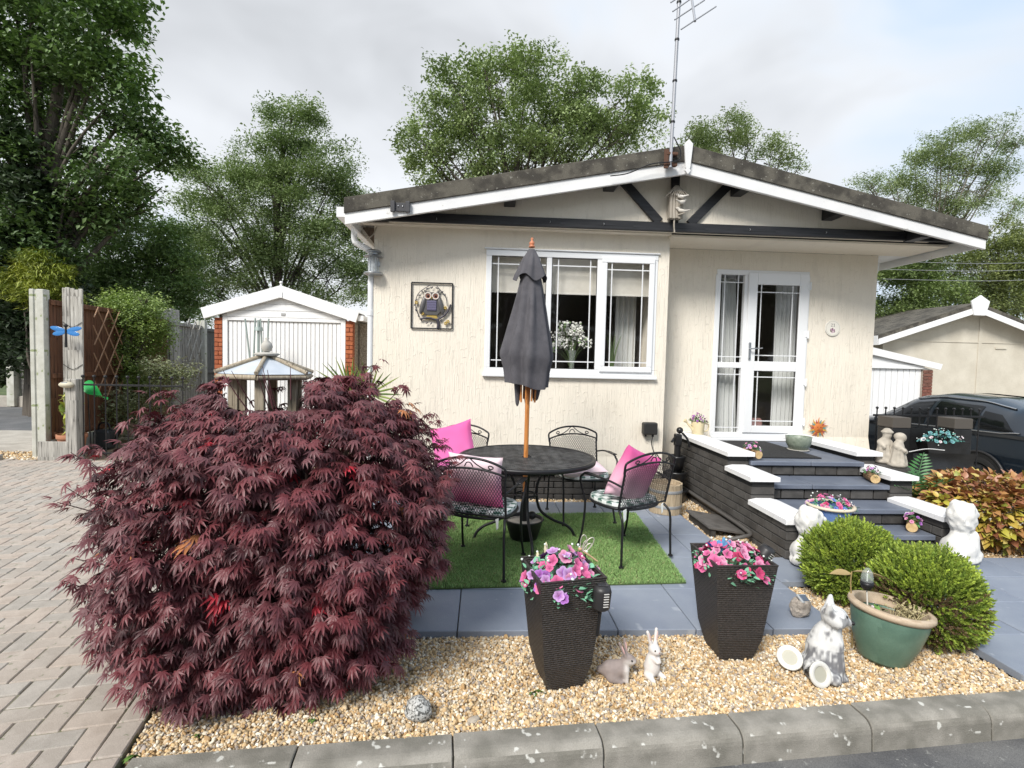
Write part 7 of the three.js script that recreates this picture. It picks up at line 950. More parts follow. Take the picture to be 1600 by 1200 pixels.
  part('roof_rail', [tub([...Array(10)].map((_, i) => surf(mix(2.0, 3.7, i / 9), 0.82, 0.018)), 0.013, 30, 6)], chrome, car);
  for (const s of [2.25, 3.15]) part('door_handle', xf(rb(0.03, 0.028, 0.18, 0.01), [surf(s, 0.43).x - 0.015, surf(s, 0.43).y, s]), chrome, car);
  part('door_seam', [tub([...Array(9)].map((_, i) => surf(2.49, mix(0.08, 0.66, i / 8), 0.003)), 0.004, 20, 4), tub([...Array(9)].map((_, i) => surf(3.32 + 0.1 * Math.sin(i / 8 * 3.1), mix(0.2, 0.5, i / 8), 0.003)), 0.004, 20, 4)], M.iron, car);
  part('tail_light', [grid((u, v) => surf(mix(4.12, 4.37, u), mix(0.40, 0.55, v), 0.008), 10, 6)], mp([0.16, 0.02, 0.025], 0.1, { clearcoat: 1 }), car); part('mirror', [xf(new THREE.SphereGeometry(1, 16, 10), [-1.0, 1.03, 1.62], [0, 0, 0], [0.1, 0.075, 0.06])], paint, car);
  const wheel = s => { const w = new THREE.Group(); w.name = 'wheel'; w.position.set(-0.83, 0.345, s); car.add(w); part('tyre', [lat([[0.24, -0.105], [0.315, -0.11], [0.343, -0.08], [0.345, 0.08], [0.315, 0.11], [0.24, 0.105]], 40).rotateZ(Math.PI / 2)], mk([0.012, 0.012, 0.012], 0.85), w); const sp5 = []; for (let i = 0; i < 5; i++) { const a = i * 1.2566; sp5.push(xf(rb(0.02, 0.24, 0.06, 0.008), [-0.085, Math.cos(a) * 0.12, Math.sin(a) * 0.12], [a, 0, 0])); } part('rim', [lat([[0.2, -0.09], [0.245, -0.1], [0.245, 0.1], [0.22, 0.1], [0.22, -0.06]], 36).rotateZ(Math.PI / 2), ...sp5, cyl(0.05, 0.05, 0.03, 14).rotateZ(Math.PI / 2).translate(-0.09, 0, 0)], mk([0.5, 0.5, 0.52], 0.3, { metalness: 0.9 }), w); };
  for (const s of [0.85, 3.5]) { part('wheel_arch', [ext((() => { const q = new THREE.Shape(); q.absarc(0, 0, 0.41, -0.25, Math.PI + 0.25, false); return q; })(), 0.22).rotateY(-Math.PI / 2).translate(-0.71, 0.345, s)], mk([0.008, 0.008, 0.008], 0.8), car); part('arch_trim', [tub([...Array(13)].map((_, i) => { const a = mix(-0.3, Math.PI + 0.3, i / 12); return V(-0.928, 0.345 + Math.sin(a) * 0.41, s + Math.cos(a) * 0.41); }), 0.018, 30, 6)], mk([0.02, 0.02, 0.022], 0.5), car); wheel(s); }
  for (const s of [0.85, 3.5]) { const w = new THREE.Group(); w.name = 'wheel'; w.position.set(0.83, 0.345, s); car.add(w); part('tyre', [cyl(0.345, 0.345, 0.21, 30).rotateZ(Math.PI / 2)], mk([0.012, 0.012, 0.012], 0.85), w); }
}
{ // neighbour's bungalow and garage
  const z = -14.2, X = px => W(px, 540, z).x, Y = py => W(1500, py, z).y, n = thing('neighbour_bungalow', 'cream neighbouring bungalow with grey felt roof and white bargeboards', 'bungalow'), render = mottle({ a: [0.52, 0.48, 0.40], b: [0.60, 0.56, 0.475], size: 2, cells: 6, seed: 240, rough: 0.95, grain: 0.08 });
  const xa = X(1525), yA = Y(478), x0 = X(1372), yE = Y(533), sl = (yA - yE) / (xa - x0), x1 = 2 * xa - x0, w0 = x0 + 0.45, w1 = x1 - 0.45;
  part('gable_wall', ext([[w0, -0.45], [w1, -0.45], [w1, yE + 0.25], [xa, yA - 0.05], [w0, yE + 0.25]], 0.12).translate(0, 0, z - 0.5), render, n); part('side_wall', b2(w0, w0 + 0.12, -0.45, yE + 0.2, z - 4.2, z - 0.51), render, n); part('side_wall', b2(w1 - 0.12, w1, -0.45, yE + 0.2, z - 4.2, z - 0.51), render, n);
  part('roof', [ext([[x0, yE + 0.12], [xa, yA + 0.12], [xa, yA], [x0, yE]], 4.4).translate(0, 0, z - 4.4), ext([[xa, yA + 0.12], [x1, yE + 0.12], [x1, yE], [xa, yA]], 4.4).translate(0, 0, z - 4.4)], M.felt, n);
  part('bargeboard', ext([[x0, yE], [xa, yA], [xa, yA - 0.17], [x0, yE - 0.17]], 0.03).translate(0, 0, z - 0.01), M.garageWhite, n); part('bargeboard', ext([[xa, yA], [x1, yE], [x1, yE - 0.17], [xa, yA - 0.17]], 0.03).translate(0, 0, z - 0.011), M.garageWhite, n);
  part('finial', ext([[-0.28, 0.12], [0, 0.3], [0.28, 0.12], [0.17, -0.28], [-0.17, -0.28]], 0.04).translate(xa, yA + 0.02, z + 0.022), M.garageWhite, n);
  part('cover_strip', [rb2(w0 + 0.02, w1 - 0.02, yE - 0.02, yE + 0.01, z - 0.379, z - 0.36, 0.004)], render, n); part('cover_strip', [rb2(X(1550) - 0.05, X(1550) + 0.05, -0.4, yA - 0.3, z - 0.379, z - 0.358, 0.004)], render, n); part('vent', [rb2(X(1575), X(1575) + 0.35, Y(543), Y(540), z - 0.379, z - 0.35, 0.004)], render, n);
  part('eaves_fascia', b2(x0 - 0.02, x0, yE - 0.17, yE + 0.1, z - 4.3, z - 0.02), M.garageWhite, n);
  const gz = -11.2, gX = px => W(px, 590, gz).x, gY = (px, py) => W(px, py, gz).y, g = thing('neighbour_garage', 'white garage with shallow gable and brown brick pier', 'garage');
  const pa = gX(1442), pb = gX(1457), yd = gY(1430, 577), ap = gX(1330), yap = gY(1330, 536), ee = gX(1468), ye = gY(1467, 569);
  pier(g, (pa + pb) / 2, gz - 0.1, pb - pa, 0.2, -0.42, yd, M.brownBrick, M.mortar); pier(g, 2 * ap - (pa + pb) / 2, gz - 0.1, pb - pa, 0.2, -0.42, yd, M.brownBrick, M.mortar);
  const dr = new THREE.Group(); dr.name = 'garage_door'; g.add(dr); const dx0 = 2 * ap - pa, nr = 24, rw = (pa - dx0) / nr; for (let i = 0; i < nr; i++) part('rib', chamfer(rw - 0.012, yd + 0.42, 0.03, 0.005).translate(dx0 + rw * (i + 0.5), (yd - 0.42) / 2, gz - 0.06), M.garageWhite, dr); part('backing', b2(dx0, pa, -0.42, yd, gz - 0.09, gz - 0.078), M.garageWhite, dr);
  part('gable', ext([[dx0 - 0.2, yd + 0.002], [pa + 0.2, yd + 0.002], [ap, yap - 0.02]], 0.05).translate(0, 0, gz - 0.06), M.garageWhite, g); part('cladding_board', rb2(dx0, pa, yd + 0.005, yd + 0.1, gz - 0.008, gz + 0.01, 0.004), M.garageWhite, g);
  for (const s of [1, -1]) part('bargeboard', ext(s > 0 ? [[ap, yap], [ee, ye], [ee - 0.04, ye - 0.13], [ap, yap - 0.17]] : [[2 * ap - ee, ye], [ap - 0.001, yap], [ap - 0.001, yap - 0.17], [2 * ap - ee + 0.04, ye - 0.13]], 0.035).translate(0, 0, gz + 0.03), M.garageWhite, g);
  part('roof', [ext([[ap, yap], [ee, ye], [ee, ye - 0.04], [ap, yap - 0.04]], 5).translate(0, 0, gz - 4.98), ext([[2 * ap - ee, ye], [ap, yap], [ap, yap - 0.04], [2 * ap - ee, ye - 0.04]], 5).translate(0, 0, gz - 4.98)], M.felt, g); part('side_wall', [b2(pb - 0.1, pb - 0.02, -0.42, ye - 0.05, gz - 4.9, gz - 0.21), b2(2 * ap - pb + 0.02, 2 * ap - pb + 0.1, -0.42, ye - 0.05, gz - 4.9, gz - 0.21)], M.pebbledash, g);
  for (const [py0, py1, label] of [[404, 408, 'upper overhead cable crossing behind the neighbouring roof'], [417, 418, 'middle overhead cable crossing behind the neighbouring roof'], [432, 434, 'lower overhead cable crossing behind the neighbouring roof']]) { const a = W(1380, py0 + 4, -15), b = W(1760, py1 - 6, -13.4), m = a.clone().add(b).multiplyScalar(0.5); m.y -= 0.12; solo('overhead_cable', [tub([a, m, b], 0.007, 20, 5)], mk([0.25, 0.26, 0.28], 0.6), label, 'cable'); }
}
{ // the home across the road, seen in the glass
  const z = 15, o = thing('opposite_bungalow', 'cream bungalow with white bargeboards across the road, mirrored in the windows', 'bungalow'); const render = mk([0.5, 0.46, 0.4], 0.95);
  part('wall', ext([[-3, -0.4], [9, -0.4], [9, 2.6], [3, 3.7], [-3, 2.6]], 0.15).translate(0, 0, z), render, o); part('roof', [ext([[-3.5, 2.6], [3, 3.8], [3, 3.65], [-3.5, 2.45]], 8).translate(0, 0, z - 0.4), ext([[3, 3.8], [9.5, 2.6], [9.5, 2.45], [3, 3.65]], 8).translate(0, 0, z - 0.4)], M.felt, o); part('bargeboard', [ext([[-3.5, 2.6], [3, 3.8], [3, 3.58], [-3.5, 2.38]], 0.04).translate(0, 0, z - 0.45)], M.garageWhite, o); part('bargeboard', [ext([[3, 3.8], [9.5, 2.6], [9.5, 2.38], [3, 3.58]], 0.04).translate(0, 0, z - 0.45)], M.garageWhite, o); for (const x of [-1.5, 4.2]) part('window', b2(x, x + 2.2, 0.9, 2.2, z - 0.03, z - 0.005), mk([0.04, 0.045, 0.05], 0.1), o);
}
// ================================================================ trees and the maple
function leafCloud(n, L, w, R, seed) { const q = rngOf(seed), g = []; for (let i = 0; i < n; i++) { const d = V(q() * 2 - 1, q() * 2 - 1, q() * 2 - 1).normalize().multiplyScalar(R * Math.cbrt(q())); const k = leafGeo(L * rr(0.75, 1.25, q), w, 0.3, 0.3, 2); k.rotateX(rr(-0.9, 0.5, q)); k.rotateY(q() * 6.283); k.rotateZ(rr(-0.5, 0.5, q)); g.push(k.translate(d.x, d.y * 0.7, d.z)); } return merge(g); }
const CL = { broad: leafCloud(13, 0.13, 0.04, 0.30, 1), small: leafCloud(16, 0.09, 0.026, 0.30, 2), tiny: leafCloud(18, 0.055, 0.014, 0.2, 3), ivy: leafCloud(16, 0.12, 0.055, 0.26, 4), needle: leafCloud(22, 0.13, 0.009, 0.16, 6) };
const barkM = timber([0.055, 0.045, 0.035], [0.125, 0.105, 0.085], { size: 1.2, seed: 61 }), barkPale = timber([0.12, 0.105, 0.085], [0.22, 0.195, 0.16], { size: 1.2, seed: 62 });
const leafM = mp([1, 1, 1], 0.6, { transmission: 0.42, thickness: 0 });
// blobs: [px, py, rx, ry] in photo pixels at the tree's own distance; depth of each blob follows its width
function tree(name, label, category, { z, foot, blobs, n, geo = CL.small, col, tip, seed, r0 = 0.14, bark = barkM, s = [0.7, 1.3], limbs = 1, group, gy = -0.5, twigs = 0, open = 0.25 }) {
  const q = rngOf(seed), f = W(foot[0], foot[1], z), t = thing(name, label, category, [f.x, gy, z], 0, group), o = V(f.x, gy, z);
  const B = blobs.map(([px, py, rx, ry, dz = 0]) => { const c = W(px, py, z + dz).sub(o), m = mpp(c.clone().add(o)); return { c, r: V(rx * m, ry * m, (rx + ry) * 0.5 * m * 0.9) }; });
  const top = B.reduce((a, b) => Math.max(a, b.c.y), 0), tops = V(0, 0, 0); B.forEach(b => tops.add(b.c)); tops.multiplyScalar(1 / B.length);
  const trunkTop = V(tops.x * 0.7, top * 0.75, tops.z * 0.7), spine = [V(0, -0.1, 0), V(tops.x * 0.08 + rr(-0.1, 0.1, q), top * 0.25, 0), V(tops.x * 0.3 + rr(-0.15, 0.15, q), top * 0.5, 0.1), trunkTop], sc = new THREE.CatmullRomCurve3(spine), wood = [taper(spine, r0, r0 * 0.3, 8, 16)];
  const L = [], C = [];
  for (const b of B) {
    for (let k = 0; k < limbs; k++) { const st = sc.getPoint(clamp(b.c.y / top * rr(0.5, 0.8, q), 0.15, 0.95)), en = b.c.clone().add(V(rr(-0.6, 0.6, q) * b.r.x, rr(-0.2, 0.8, q) * b.r.y, rr(-0.5, 0.5, q) * b.r.z)); const md = st.clone().lerp(en, 0.5).add(V(rr(-0.15, 0.15, q), 0.08 * en.distanceTo(st), rr(-0.15, 0.15, q))); wood.push(taper([st, md, en], r0 * rr(0.22, 0.4, q), 0.012, 5, 8)); for (let j = 0; j < 3 + twigs; j++) { const s0 = md.clone().lerp(en, rr(0, 0.9, q)); wood.push(taper([s0, s0.clone().add(V(rr(-0.4, 0.4, q) * b.r.x, rr(0.0, 0.5, q) * b.r.y, rr(-0.4, 0.4, q) * b.r.z)), s0.clone().add(V(rr(-0.8, 0.8, q) * b.r.x, rr(0.1, 0.9, q) * b.r.y, rr(-0.8, 0.8, q) * b.r.z))], 0.018, 0.005, 4, 5)); } }
  }
  const vol = B.map(b => Math.pow(b.r.x * b.r.y, 1.0)), sum = vol.reduce((a, b) => a + b, 0);
  B.forEach((b, bi) => {
    const m = Math.round(n * vol[bi] / sum), sub = Math.max(6, Math.round(m / 26)); const cen = []; for (let i = 0; i < sub; i++) { const d = V(q() * 2 - 1, q() * 2 - 1, q() * 2 - 1).normalize().multiplyScalar(Math.cbrt(rr(open, 1, q))); cen.push(V(b.c.x + d.x * b.r.x, b.c.y + d.y * b.r.y, b.c.z + d.z * b.r.z)); }
    const rad = Math.max(0.22, 1.35 * Math.cbrt(b.r.x * b.r.y * b.r.z / sub));
    for (let i = 0; i < m; i++) { const c = cen[i % sub], d = V(q() * 2 - 1, (q() * 2 - 1) * 0.65, q() * 2 - 1).multiplyScalar(rad * Math.cbrt(q())); L.push(M4(c.clone().add(d), new THREE.Euler(rr(-0.4, 0.4, q), q() * 6.28, rr(-0.4, 0.4, q)), rr(s[0], s[1], q))); const k = rr(0.75, 1.25, q), cc = mix3(col, tip, clamp((hsh(i % sub, bi, seed) * 0.7 + q() * 0.5))); C.push(lin(cc[0] * k, cc[1] * k, cc[2] * k)); }
  });
  part('trunk', wood, bark, t); inst('crown', geo, leafM, L, t, i => C[i]); return t;
}
const DK = [0.035, 0.062, 0.018], MD = [0.062, 0.105, 0.028], BR = [0.115, 0.175, 0.045];
tree('ivy_tree', 'tall dark tree with ivied trunk rising over the side road', 'tree', { z: -13, foot: [62, 640], r0: 0.34, n: 4300, geo: CL.broad, col: [0.060, 0.121, 0.029], tip: [0.171, 0.292, 0.060], seed: 301, limbs: 2, twigs: 2, open: 0.1, s: [0.65, 1.15],
  blobs: [[20, 40, 90, 80], [130, 60, 85, 75, 0.6], [60, -60, 120, 70], [190, 20, 35, 40], [170, 150, 55, 60, 0.5], [90, 130, 55, 45, -1], [40, 120, 60, 60, 0.4], [215, 210, 60, 55, 0.4], [150, 240, 55, 45, -0.6], [255, 235, 35, 30], [230, 285, 55, 35, 0.3], [110, 300, 50, 40, 0.4], [180, 330, 60, 40, -0.5], [15, 200, 40, 50, 0.5], [25, 330, 55, 60, 0.6], [-60, 100, 90, 140], [60, 410, 60, 50, 0.4]] });
tree('ivy_growth', 'dense dark ivy climbing the trunk of the tall tree', 'ivy', { z: -12.6, foot: [50, 640], r0: 0.1, n: 2200, geo: CL.ivy, col: [0.021, 0.049, 0.014], tip: [0.061, 0.114, 0.032], seed: 302, blobs: [[30, 250, 22, 60], [48, 330, 28, 60], [50, 420, 40, 60], [35, 520, 50, 60], [95, 500, 30, 60], [10, 430, 50, 70]] });
tree('hazel_tree', 'mid green hazel crown between the tall ivied tree and the garage', 'tree', { z: -16, foot: [200, 600], r0: 0.16, n: 3000, geo: CL.small, col: [0.114, 0.189, 0.061], tip: [0.265, 0.402, 0.114], seed: 303, limbs: 2, blobs: [[170, 400, 50, 45], [240, 370, 40, 50], [130, 360, 45, 40], [210, 440, 60, 40], [280, 420, 40, 50], [120, 440, 40, 40], [255, 480, 60, 35]] });
tree('willow_tree', 'broad airy tree with grey green leaves behind the white garage', 'tree', { z: -20, foot: [440, 560], r0: 0.2, n: 8600, geo: CL.small, col: [0.135, 0.215, 0.065], tip: [0.34, 0.44, 0.17], seed: 304, limbs: 2, twigs: 3, open: 0.05, s: [0.7, 1.2],
  blobs: [[445, 200, 40, 40], [475, 185, 25, 28], [400, 250, 60, 45], [490, 250, 60, 50], [345, 290, 50, 45], [420, 310, 70, 50], [515, 310, 50, 55], [320, 345, 50, 40], [380, 370, 70, 45], [460, 380, 70, 50], [530, 390, 45, 50], [330, 410, 60, 45], [430, 435, 90, 35], [545, 330, 25, 40], [300, 455, 60, 45], [540, 445, 50, 45], [290, 260, 22, 22]] });
tree('ash_tree', 'tall bright green tree rising behind the ridge of the home', 'tree', { z: -19, foot: [800, 560], r0: 0.22, n: 4300, geo: CL.broad, col: [0.165, 0.245, 0.075], tip: [0.40, 0.50, 0.20], seed: 305, limbs: 3, twigs: 3, open: 0.05, s: [0.6, 1.05],
  blobs: [[775, 105, 55, 40], [720, 140, 45, 45], [830, 130, 55, 45], [690, 195, 45, 45], [760, 190, 70, 50], [850, 190, 70, 55], [660, 235, 40, 35], [730, 250, 60, 35], [810, 240, 70, 40], [910, 150, 50, 40], [900, 210, 60, 50], [960, 185, 55, 45], [990, 150, 30, 28], [1005, 205, 40, 35], [680, 275, 30, 25], [640, 215, 16, 14]] });
tree('young_tree', 'sparse thin leaved tree peeping over the right roof slope', 'tree', { z: -17, foot: [1150, 540], r0: 0.1, n: 900, geo: CL.small, col: [0.157, 0.232, 0.073], tip: [0.358, 0.440, 0.190], seed: 306, limbs: 2, twigs: 3, s: [0.6, 1], blobs: [[1085, 215, 30, 25], [1130, 205, 40, 25], [1175, 225, 35, 22], [1215, 238, 28, 16], [1160, 190, 20, 14], [1245, 255, 18, 10], [1110, 245, 50, 25]] });
tree('birch_tree', 'open branched tree leaning over the neighbouring bungalow', 'tree', { z: -20, foot: [1420, 560], r0: 0.14, n: 2300, geo: CL.small, col: [0.174, 0.244, 0.093], tip: [0.382, 0.462, 0.209], seed: 307, bark: barkPale, limbs: 2, twigs: 5, s: [0.6, 1.05], open: 0.0, blobs: [[1480, 230, 45, 30], [1530, 215, 45, 25], [1580, 215, 25, 16], [1440, 265, 45, 28], [1510, 265, 50, 25], [1560, 260, 40, 18], [1390, 290, 40, 18], [1450, 305, 50, 25], [1520, 305, 40, 25], [1345, 285, 18, 10], [1480, 340, 50, 25], [1590, 330, 20, 20]] });
tree('hedgerow_tree', 'dense green hedgerow tree beside the right eaves of the home', 'tree', { z: -17.5, foot: [1430, 590], r0: 0.15, n: 3000, geo: CL.small, col: [0.115, 0.179, 0.046], tip: [0.263, 0.358, 0.095], seed: 308, limbs: 2, group: 'hedgerow behind the neighbouring bungalow', blobs: [[1400, 450, 50, 50], [1430, 400, 50, 40], [1460, 470, 50, 50], [1390, 510, 40, 40], [1440, 520, 60, 30]] });
tree('hedgerow_tree', 'olive green hedgerow tree directly behind the neighbouring ridge', 'tree', { z: -18.5, foot: [1560, 590], r0: 0.15, n: 3400, geo: CL.small, col: [0.126, 0.179, 0.046], tip: [0.316, 0.367, 0.106], seed: 309, limbs: 2, group: 'hedgerow behind the neighbouring bungalow', blobs: [[1520, 430, 55, 40], [1570, 400, 45, 40], [1600, 440, 55, 50], [1500, 470, 50, 35], [1560, 470, 60, 35], [1640, 400, 60, 60], [1540, 370, 30, 25]] });
tree('golden_conifer', 'small golden yellow conifer behind the tall concrete post', 'conifer', { z: -12, foot: [60, 600], r0: 0.06, n: 1500, geo: CL.needle, col: [0.16, 0.24, 0.02], tip: [0.46, 0.50, 0.05], seed: 310, s: [0.8, 1.4], blobs: [[62, 415, 16, 18], [55, 440, 32, 22], [85, 442, 22, 18], [35, 450, 28, 18], [70, 462, 45, 18]] });
tree('laurel_hedge', 'dark laurel hedge on the far side of the side road', 'hedge', { z: -15.8, foot: [20, 610], r0: 0.1, n: 2600, geo: CL.ivy, col: [0.021, 0.045, 0.014], tip: [0.070, 0.123, 0.032], seed: 311, gy: -0.5, blobs: [[-20, 470, 70, 70], [40, 540, 60, 50], [100, 480, 50, 60], [-10, 560, 60, 45], [90, 550, 40, 45], [160, 500, 60, 50], [230, 520, 50, 40]] });
tree('clematis', 'climbing plant with fresh green leaves over the brown fence', 'climber', { z: -9.75, foot: [215, 690], r0: 0.03, n: 1500, geo: CL.tiny, col: [0.149, 0.245, 0.044], tip: [0.403, 0.525, 0.123], seed: 312, limbs: 2, twigs: 3, gy: -0.07, s: [0.7, 1.2], blobs: [[190, 478, 25, 18], [225, 475, 22, 16], [205, 505, 38, 22], [180, 520, 20, 25], [225, 530, 25, 28], [240, 500, 18, 20], [210, 570, 25, 30], [195, 545, 25, 20], [225, 600, 22, 25]] });
tree('pale_shrub', 'low pale flowering shrub along the fence behind the gate', 'shrub', { z: -9.3, foot: [235, 690], r0: 0.02, n: 420, geo: CL.tiny, col: [0.17, 0.23, 0.07], tip: [0.40, 0.42, 0.24], seed: 313, gy: -0.07, blobs: [[245, 590, 25, 22], [270, 580, 25, 15], [225, 625, 30, 25], [180, 660, 30, 25], [160, 690, 25, 15]] });
tree('roadside_tree', 'green roadside tree opposite, mirrored in the door glass', 'tree', { z: 24, foot: [800, 1000], r0: 0.2, n: 10, geo: CL.broad, col: DK, tip: MD, seed: 314, blobs: [[800, 800, 20, 20]] }).removeFromParent();
// the wooded bank across the road, behind the photographer
for (const [x, z, h, r, seed, label] of [[-9, 22, 9, 4.2, 1, 'tall rounded tree on the bank across the road, furthest from the drive side'], [0, 25, 11, 4.8, 2, 'tallest rounded tree on the bank behind the opposite bungalow'], [9, 23, 9.5, 4.4, 3, 'rounded tree on the bank beyond the opposite bungalow gable'], [17, 24, 8.5, 4.2, 4, 'outermost rounded tree on the bank across the road']]) {
  const q = rngOf(400 + seed), t = thing('bank_tree', label, 'tree', [x, -0.5, z]), L = [], C = []; part('trunk', [taper([V(0, 0, 0), V(0.1, h * 0.4, 0), V(0, h * 0.8, 0)], 0.25, 0.08, 8)], barkM, t);
  for (let i = 0; i < 2600; i++) { const d = V(q() * 2 - 1, q() * 2 - 1, q() * 2 - 1).normalize(), k = rr(0.6, 1, q) * (0.8 + 0.4 * n3(d.x * 2 + 5, d.y * 2 + 5, d.z * 2 + 5, seed)); L.push(M4(V(d.x * k * r, h * 0.55 + d.y * k * h * 0.45, d.z * k * r), rndQ(q), rr(1.5, 2.4, q))); const f = rr(0.7, 1.2, q); C.push(lin(0.045 * f, 0.075 * f, 0.022 * f)); }
  inst('crown', CL.broad, leafM, L, t, i => C[i]);
}

// ---- red Japanese maple
{
  const c = V(-1.02, 0.60, -2.80), R = V(0.775, 0.85, 0.74), t = thing('red_maple', 'large domed dark red Japanese maple bush on the gravel', 'maple', [c.x, -0.05, c.z]);
  const lobe = (a, L, w) => leafGeo(L, w, 0.22, 0.32, 4).rotateY(a);
  const palm = (s) => merge([[0, 0.064, 0.0062], [0.5, 0.058, 0.0058], [-0.5, 0.058, 0.0058], [1.05, 0.044, 0.0047], [-1.05, 0.044, 0.0047], [1.8, 0.024, 0.0032], [-1.8, 0.024, 0.0032]].map(([a, L, w]) => lobe(a, L * s, w * s)));
  const leafA = palm(1), leafB = (() => { const g = palm(1.02); const p = g.attributes.position; for (let i = 0; i < p.count; i++) { const z = p.getZ(i), x = p.getX(i); p.setY(i, p.getY(i) - 2.8 * (x * x + Math.max(z, 0) ** 2)); } g.computeVertexNormals(); return g; })();
  const q = rngOf(500), list = [], e = new THREE.Object3D();
  const boxy = d => (d.y < 0 ? 1 - 0.16 * d.y * d.y : 1) * Math.pow(Math.abs(d.x) ** 2.45 + Math.abs(d.y) ** 2.45 + Math.abs(d.z) ** 2.45, -1 / 2.45), rad = d => boxy(d) + 0.13 * (n3(d.x * 2.1 + 31, d.y * 2.6 + 4, d.z * 2.1 + 8, 3) - 0.5) * 2 + 0.07 * (n3(d.x * 6 + 1, d.y * 8 + 4, d.z * 6 + 8, 5) - 0.5) * 2;
  const tx = W(417, 583, -3.2).x, notch = p => { const x = p.x + t.position.x, y = p.y - 0.05, z = p.z + t.position.z, k = -z / 3.2; return z > -3.28 && y > 1.55 - 0.345 * k + 0.4 * Math.max(0, Math.abs(x - tx * k) - 0.17 * k) && Math.abs(x - tx * k) < 0.24 * k; };   // clipped clear of the bird table
  const put = (p, out, droop, s, kind) => { if (notch(p)) return; e.position.copy(p); const fw = V(out.x, -droop, out.z).normalize(); e.lookAt(p.clone().add(fw)); e.rotateZ(rr(-0.5, 0.5, q)); e.rotateX(rr(-0.3, 0.3, q)); e.scale.setScalar(s); e.updateMatrix(); const v = p.clone().add(t.position).sub(camera.position); list.push({ m: e.matrix.clone(), kind, d: v.length(), p }); };
  // sprays: flat tiers of leaves standing out from the dome
  const nS = 1500;
  for (let i = 0; i < nS; i++) {
    const y = 1 - 1.78 * ((i + 0.5) / nS), a = i * 2.39996 + rr(-0.2, 0.2, q), h = Math.sqrt(Math.max(0, 1 - y * y)), d = V(Math.cos(a) * h, y, Math.sin(a) * h), k = rad(d) * rr(0.86, 1.03, q);
    const P = V(d.x * R.x * k, c.y + 0.05 + d.y * R.y * k, d.z * R.z * k); if (P.y < 0.03) P.y = rr(0.03, 0.12, q);
    const out = V(d.x, 0, d.z).normalize(), side = V(-out.z, 0, out.x), kind = Math.floor(vn(a * 3 + 5, y * 6 + 5, 0, 9) * 3.999), n = 9 + Math.floor(q() * 6);
    for (let j = 0; j < n; j++) { const u = rr(-1, 1, q), v = rr(-1.1, 0.55, q), pp = P.clone().addScaledVector(side, u * 0.085).addScaledVector(out, v * 0.075 - 0.03 * u * u).add(V(0, rr(-0.016, 0.016, q) - 0.035 * Math.max(0, v) - 0.03 * u * u, 0)); put(pp, out.clone().addScaledVector(side, u * 0.9 + rr(-0.5, 0.5, q)), 0.12 + 0.4 * Math.max(0, 0.4 - y * 0.5) + rr(-0.2, 0.45, q), rr(0.72, 1.1, q), kind); }
  }
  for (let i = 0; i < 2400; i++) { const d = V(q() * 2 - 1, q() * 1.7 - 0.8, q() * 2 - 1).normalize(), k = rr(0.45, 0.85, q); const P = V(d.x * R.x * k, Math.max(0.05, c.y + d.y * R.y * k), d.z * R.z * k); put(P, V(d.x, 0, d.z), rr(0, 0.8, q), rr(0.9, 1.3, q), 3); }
  // twigs with a few loose leaves break the outline
  const tw = []; for (let i = 0; i < 90; i++) { const a = q() * 6.283, y = rr(-0.2, 1, q), h = Math.sqrt(Math.max(0, 1 - y * y)), d = V(Math.cos(a) * h, y, Math.sin(a) * h), k = rad(d), P = V(d.x * R.x * k, c.y + 0.05 + d.y * R.y * k, d.z * R.z * k), E = P.clone().add(V(d.x * 0.1, 0.05 + 0.05 * q(), d.z * 0.1)); if (P.y < 0.2) continue; tw.push(taper([P.clone().multiplyScalar(1).add(V(-d.x * 0.2, -0.12, -d.z * 0.2)), P, E], 0.004, 0.0015, 4, 6)); for (let j = 0; j < 6; j++) put(P.clone().lerp(E, rr(0.3, 1.05, q)).add(V(rr(-0.03, 0.03, q), rr(-0.01, 0.02, q), rr(-0.03, 0.03, q))), V(d.x + rr(-0.7, 0.7, q), 0, d.z + rr(-0.7, 0.7, q)), rr(-0.3, 0.7, q), rr(0.65, 1.0, q), 2); }
  const wood = []; for (let i = 0; i < 26; i++) { const a = i * 2.4, el = rr(0.25, 1.2, q), d = V(Math.cos(a) * Math.cos(el), Math.sin(el), Math.sin(a) * Math.cos(el)); wood.push(taper([V(0, 0.15 + 0.1 * q(), 0), V(d.x * R.x * 0.35, 0.25 + d.y * 0.55, d.z * R.z * 0.35), V(d.x * R.x * 0.85, 0.4 + d.y * 0.95, d.z * R.z * 0.85)], 0.022, 0.005, 5, 10)); }
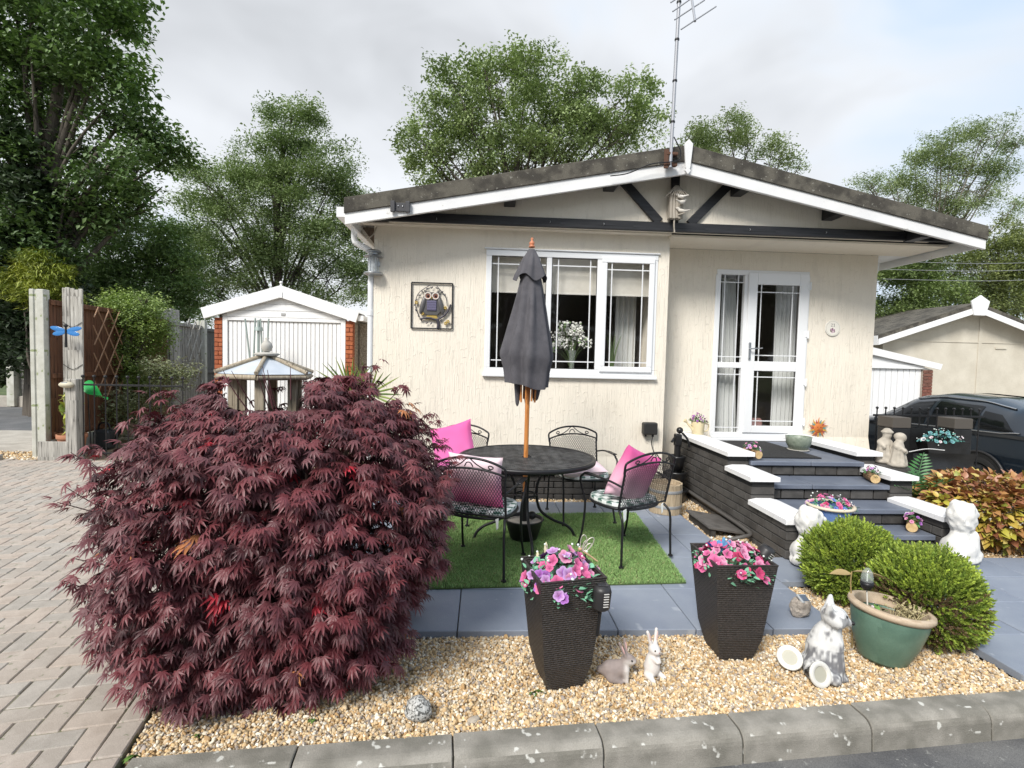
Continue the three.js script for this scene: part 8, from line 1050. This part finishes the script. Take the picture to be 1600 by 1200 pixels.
  wood.push(taper([V(-0.05, -0.03, 0.05), V(0, 0.2, 0), V(0.03, 0.6, 0)], 0.06, 0.03, 8, 10)); part('trunk', wood, timber([0.10, 0.065, 0.055], [0.17, 0.12, 0.10], { size: 0.5, seed: 63 }), t); part('twigs', tw, mk([0.10, 0.03, 0.035], 0.8), t);
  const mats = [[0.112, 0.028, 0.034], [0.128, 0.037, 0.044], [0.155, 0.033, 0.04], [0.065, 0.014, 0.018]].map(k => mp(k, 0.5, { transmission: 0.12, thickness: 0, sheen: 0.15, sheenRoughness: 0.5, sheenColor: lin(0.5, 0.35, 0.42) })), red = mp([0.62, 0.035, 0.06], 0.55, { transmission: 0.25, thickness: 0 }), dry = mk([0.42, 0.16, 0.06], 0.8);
  const front = list.filter(l => l.kind !== 3 && l.p.z > -0.3).sort((a, b) => a.d - b.d), near = new Set(); for (let i = 0; i < front.length && near.size < 300; i++) if (i < 120 || q() < 0.25) near.add(front[i]);
  const S = new Map(); const redSpots = [[725, 1, 0]]; let cnt = 0;
  const redAt = [[268, 815], [345, 943], [300, 850], [540, 870], [505, 940], [535, 1078], [165, 720], [550, 735], [420, 800], [640, 640], [230, 860], [330, 690], [480, 1120]].map(([x, y]) => [x, y, q() < 0.25]);
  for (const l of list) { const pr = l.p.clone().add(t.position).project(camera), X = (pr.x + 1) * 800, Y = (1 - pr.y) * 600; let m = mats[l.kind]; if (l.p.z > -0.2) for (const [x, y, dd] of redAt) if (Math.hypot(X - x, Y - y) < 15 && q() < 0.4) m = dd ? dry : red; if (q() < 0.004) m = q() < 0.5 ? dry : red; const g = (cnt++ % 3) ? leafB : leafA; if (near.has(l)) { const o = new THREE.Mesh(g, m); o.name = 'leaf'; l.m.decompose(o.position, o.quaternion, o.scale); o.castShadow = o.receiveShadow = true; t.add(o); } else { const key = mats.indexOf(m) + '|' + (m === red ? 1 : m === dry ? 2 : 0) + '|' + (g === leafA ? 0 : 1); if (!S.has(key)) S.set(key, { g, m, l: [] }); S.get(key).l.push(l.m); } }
  for (const { g, m, l } of S.values()) inst('foliage', g, m, l, t);
}

renderer.render(scene, camera);
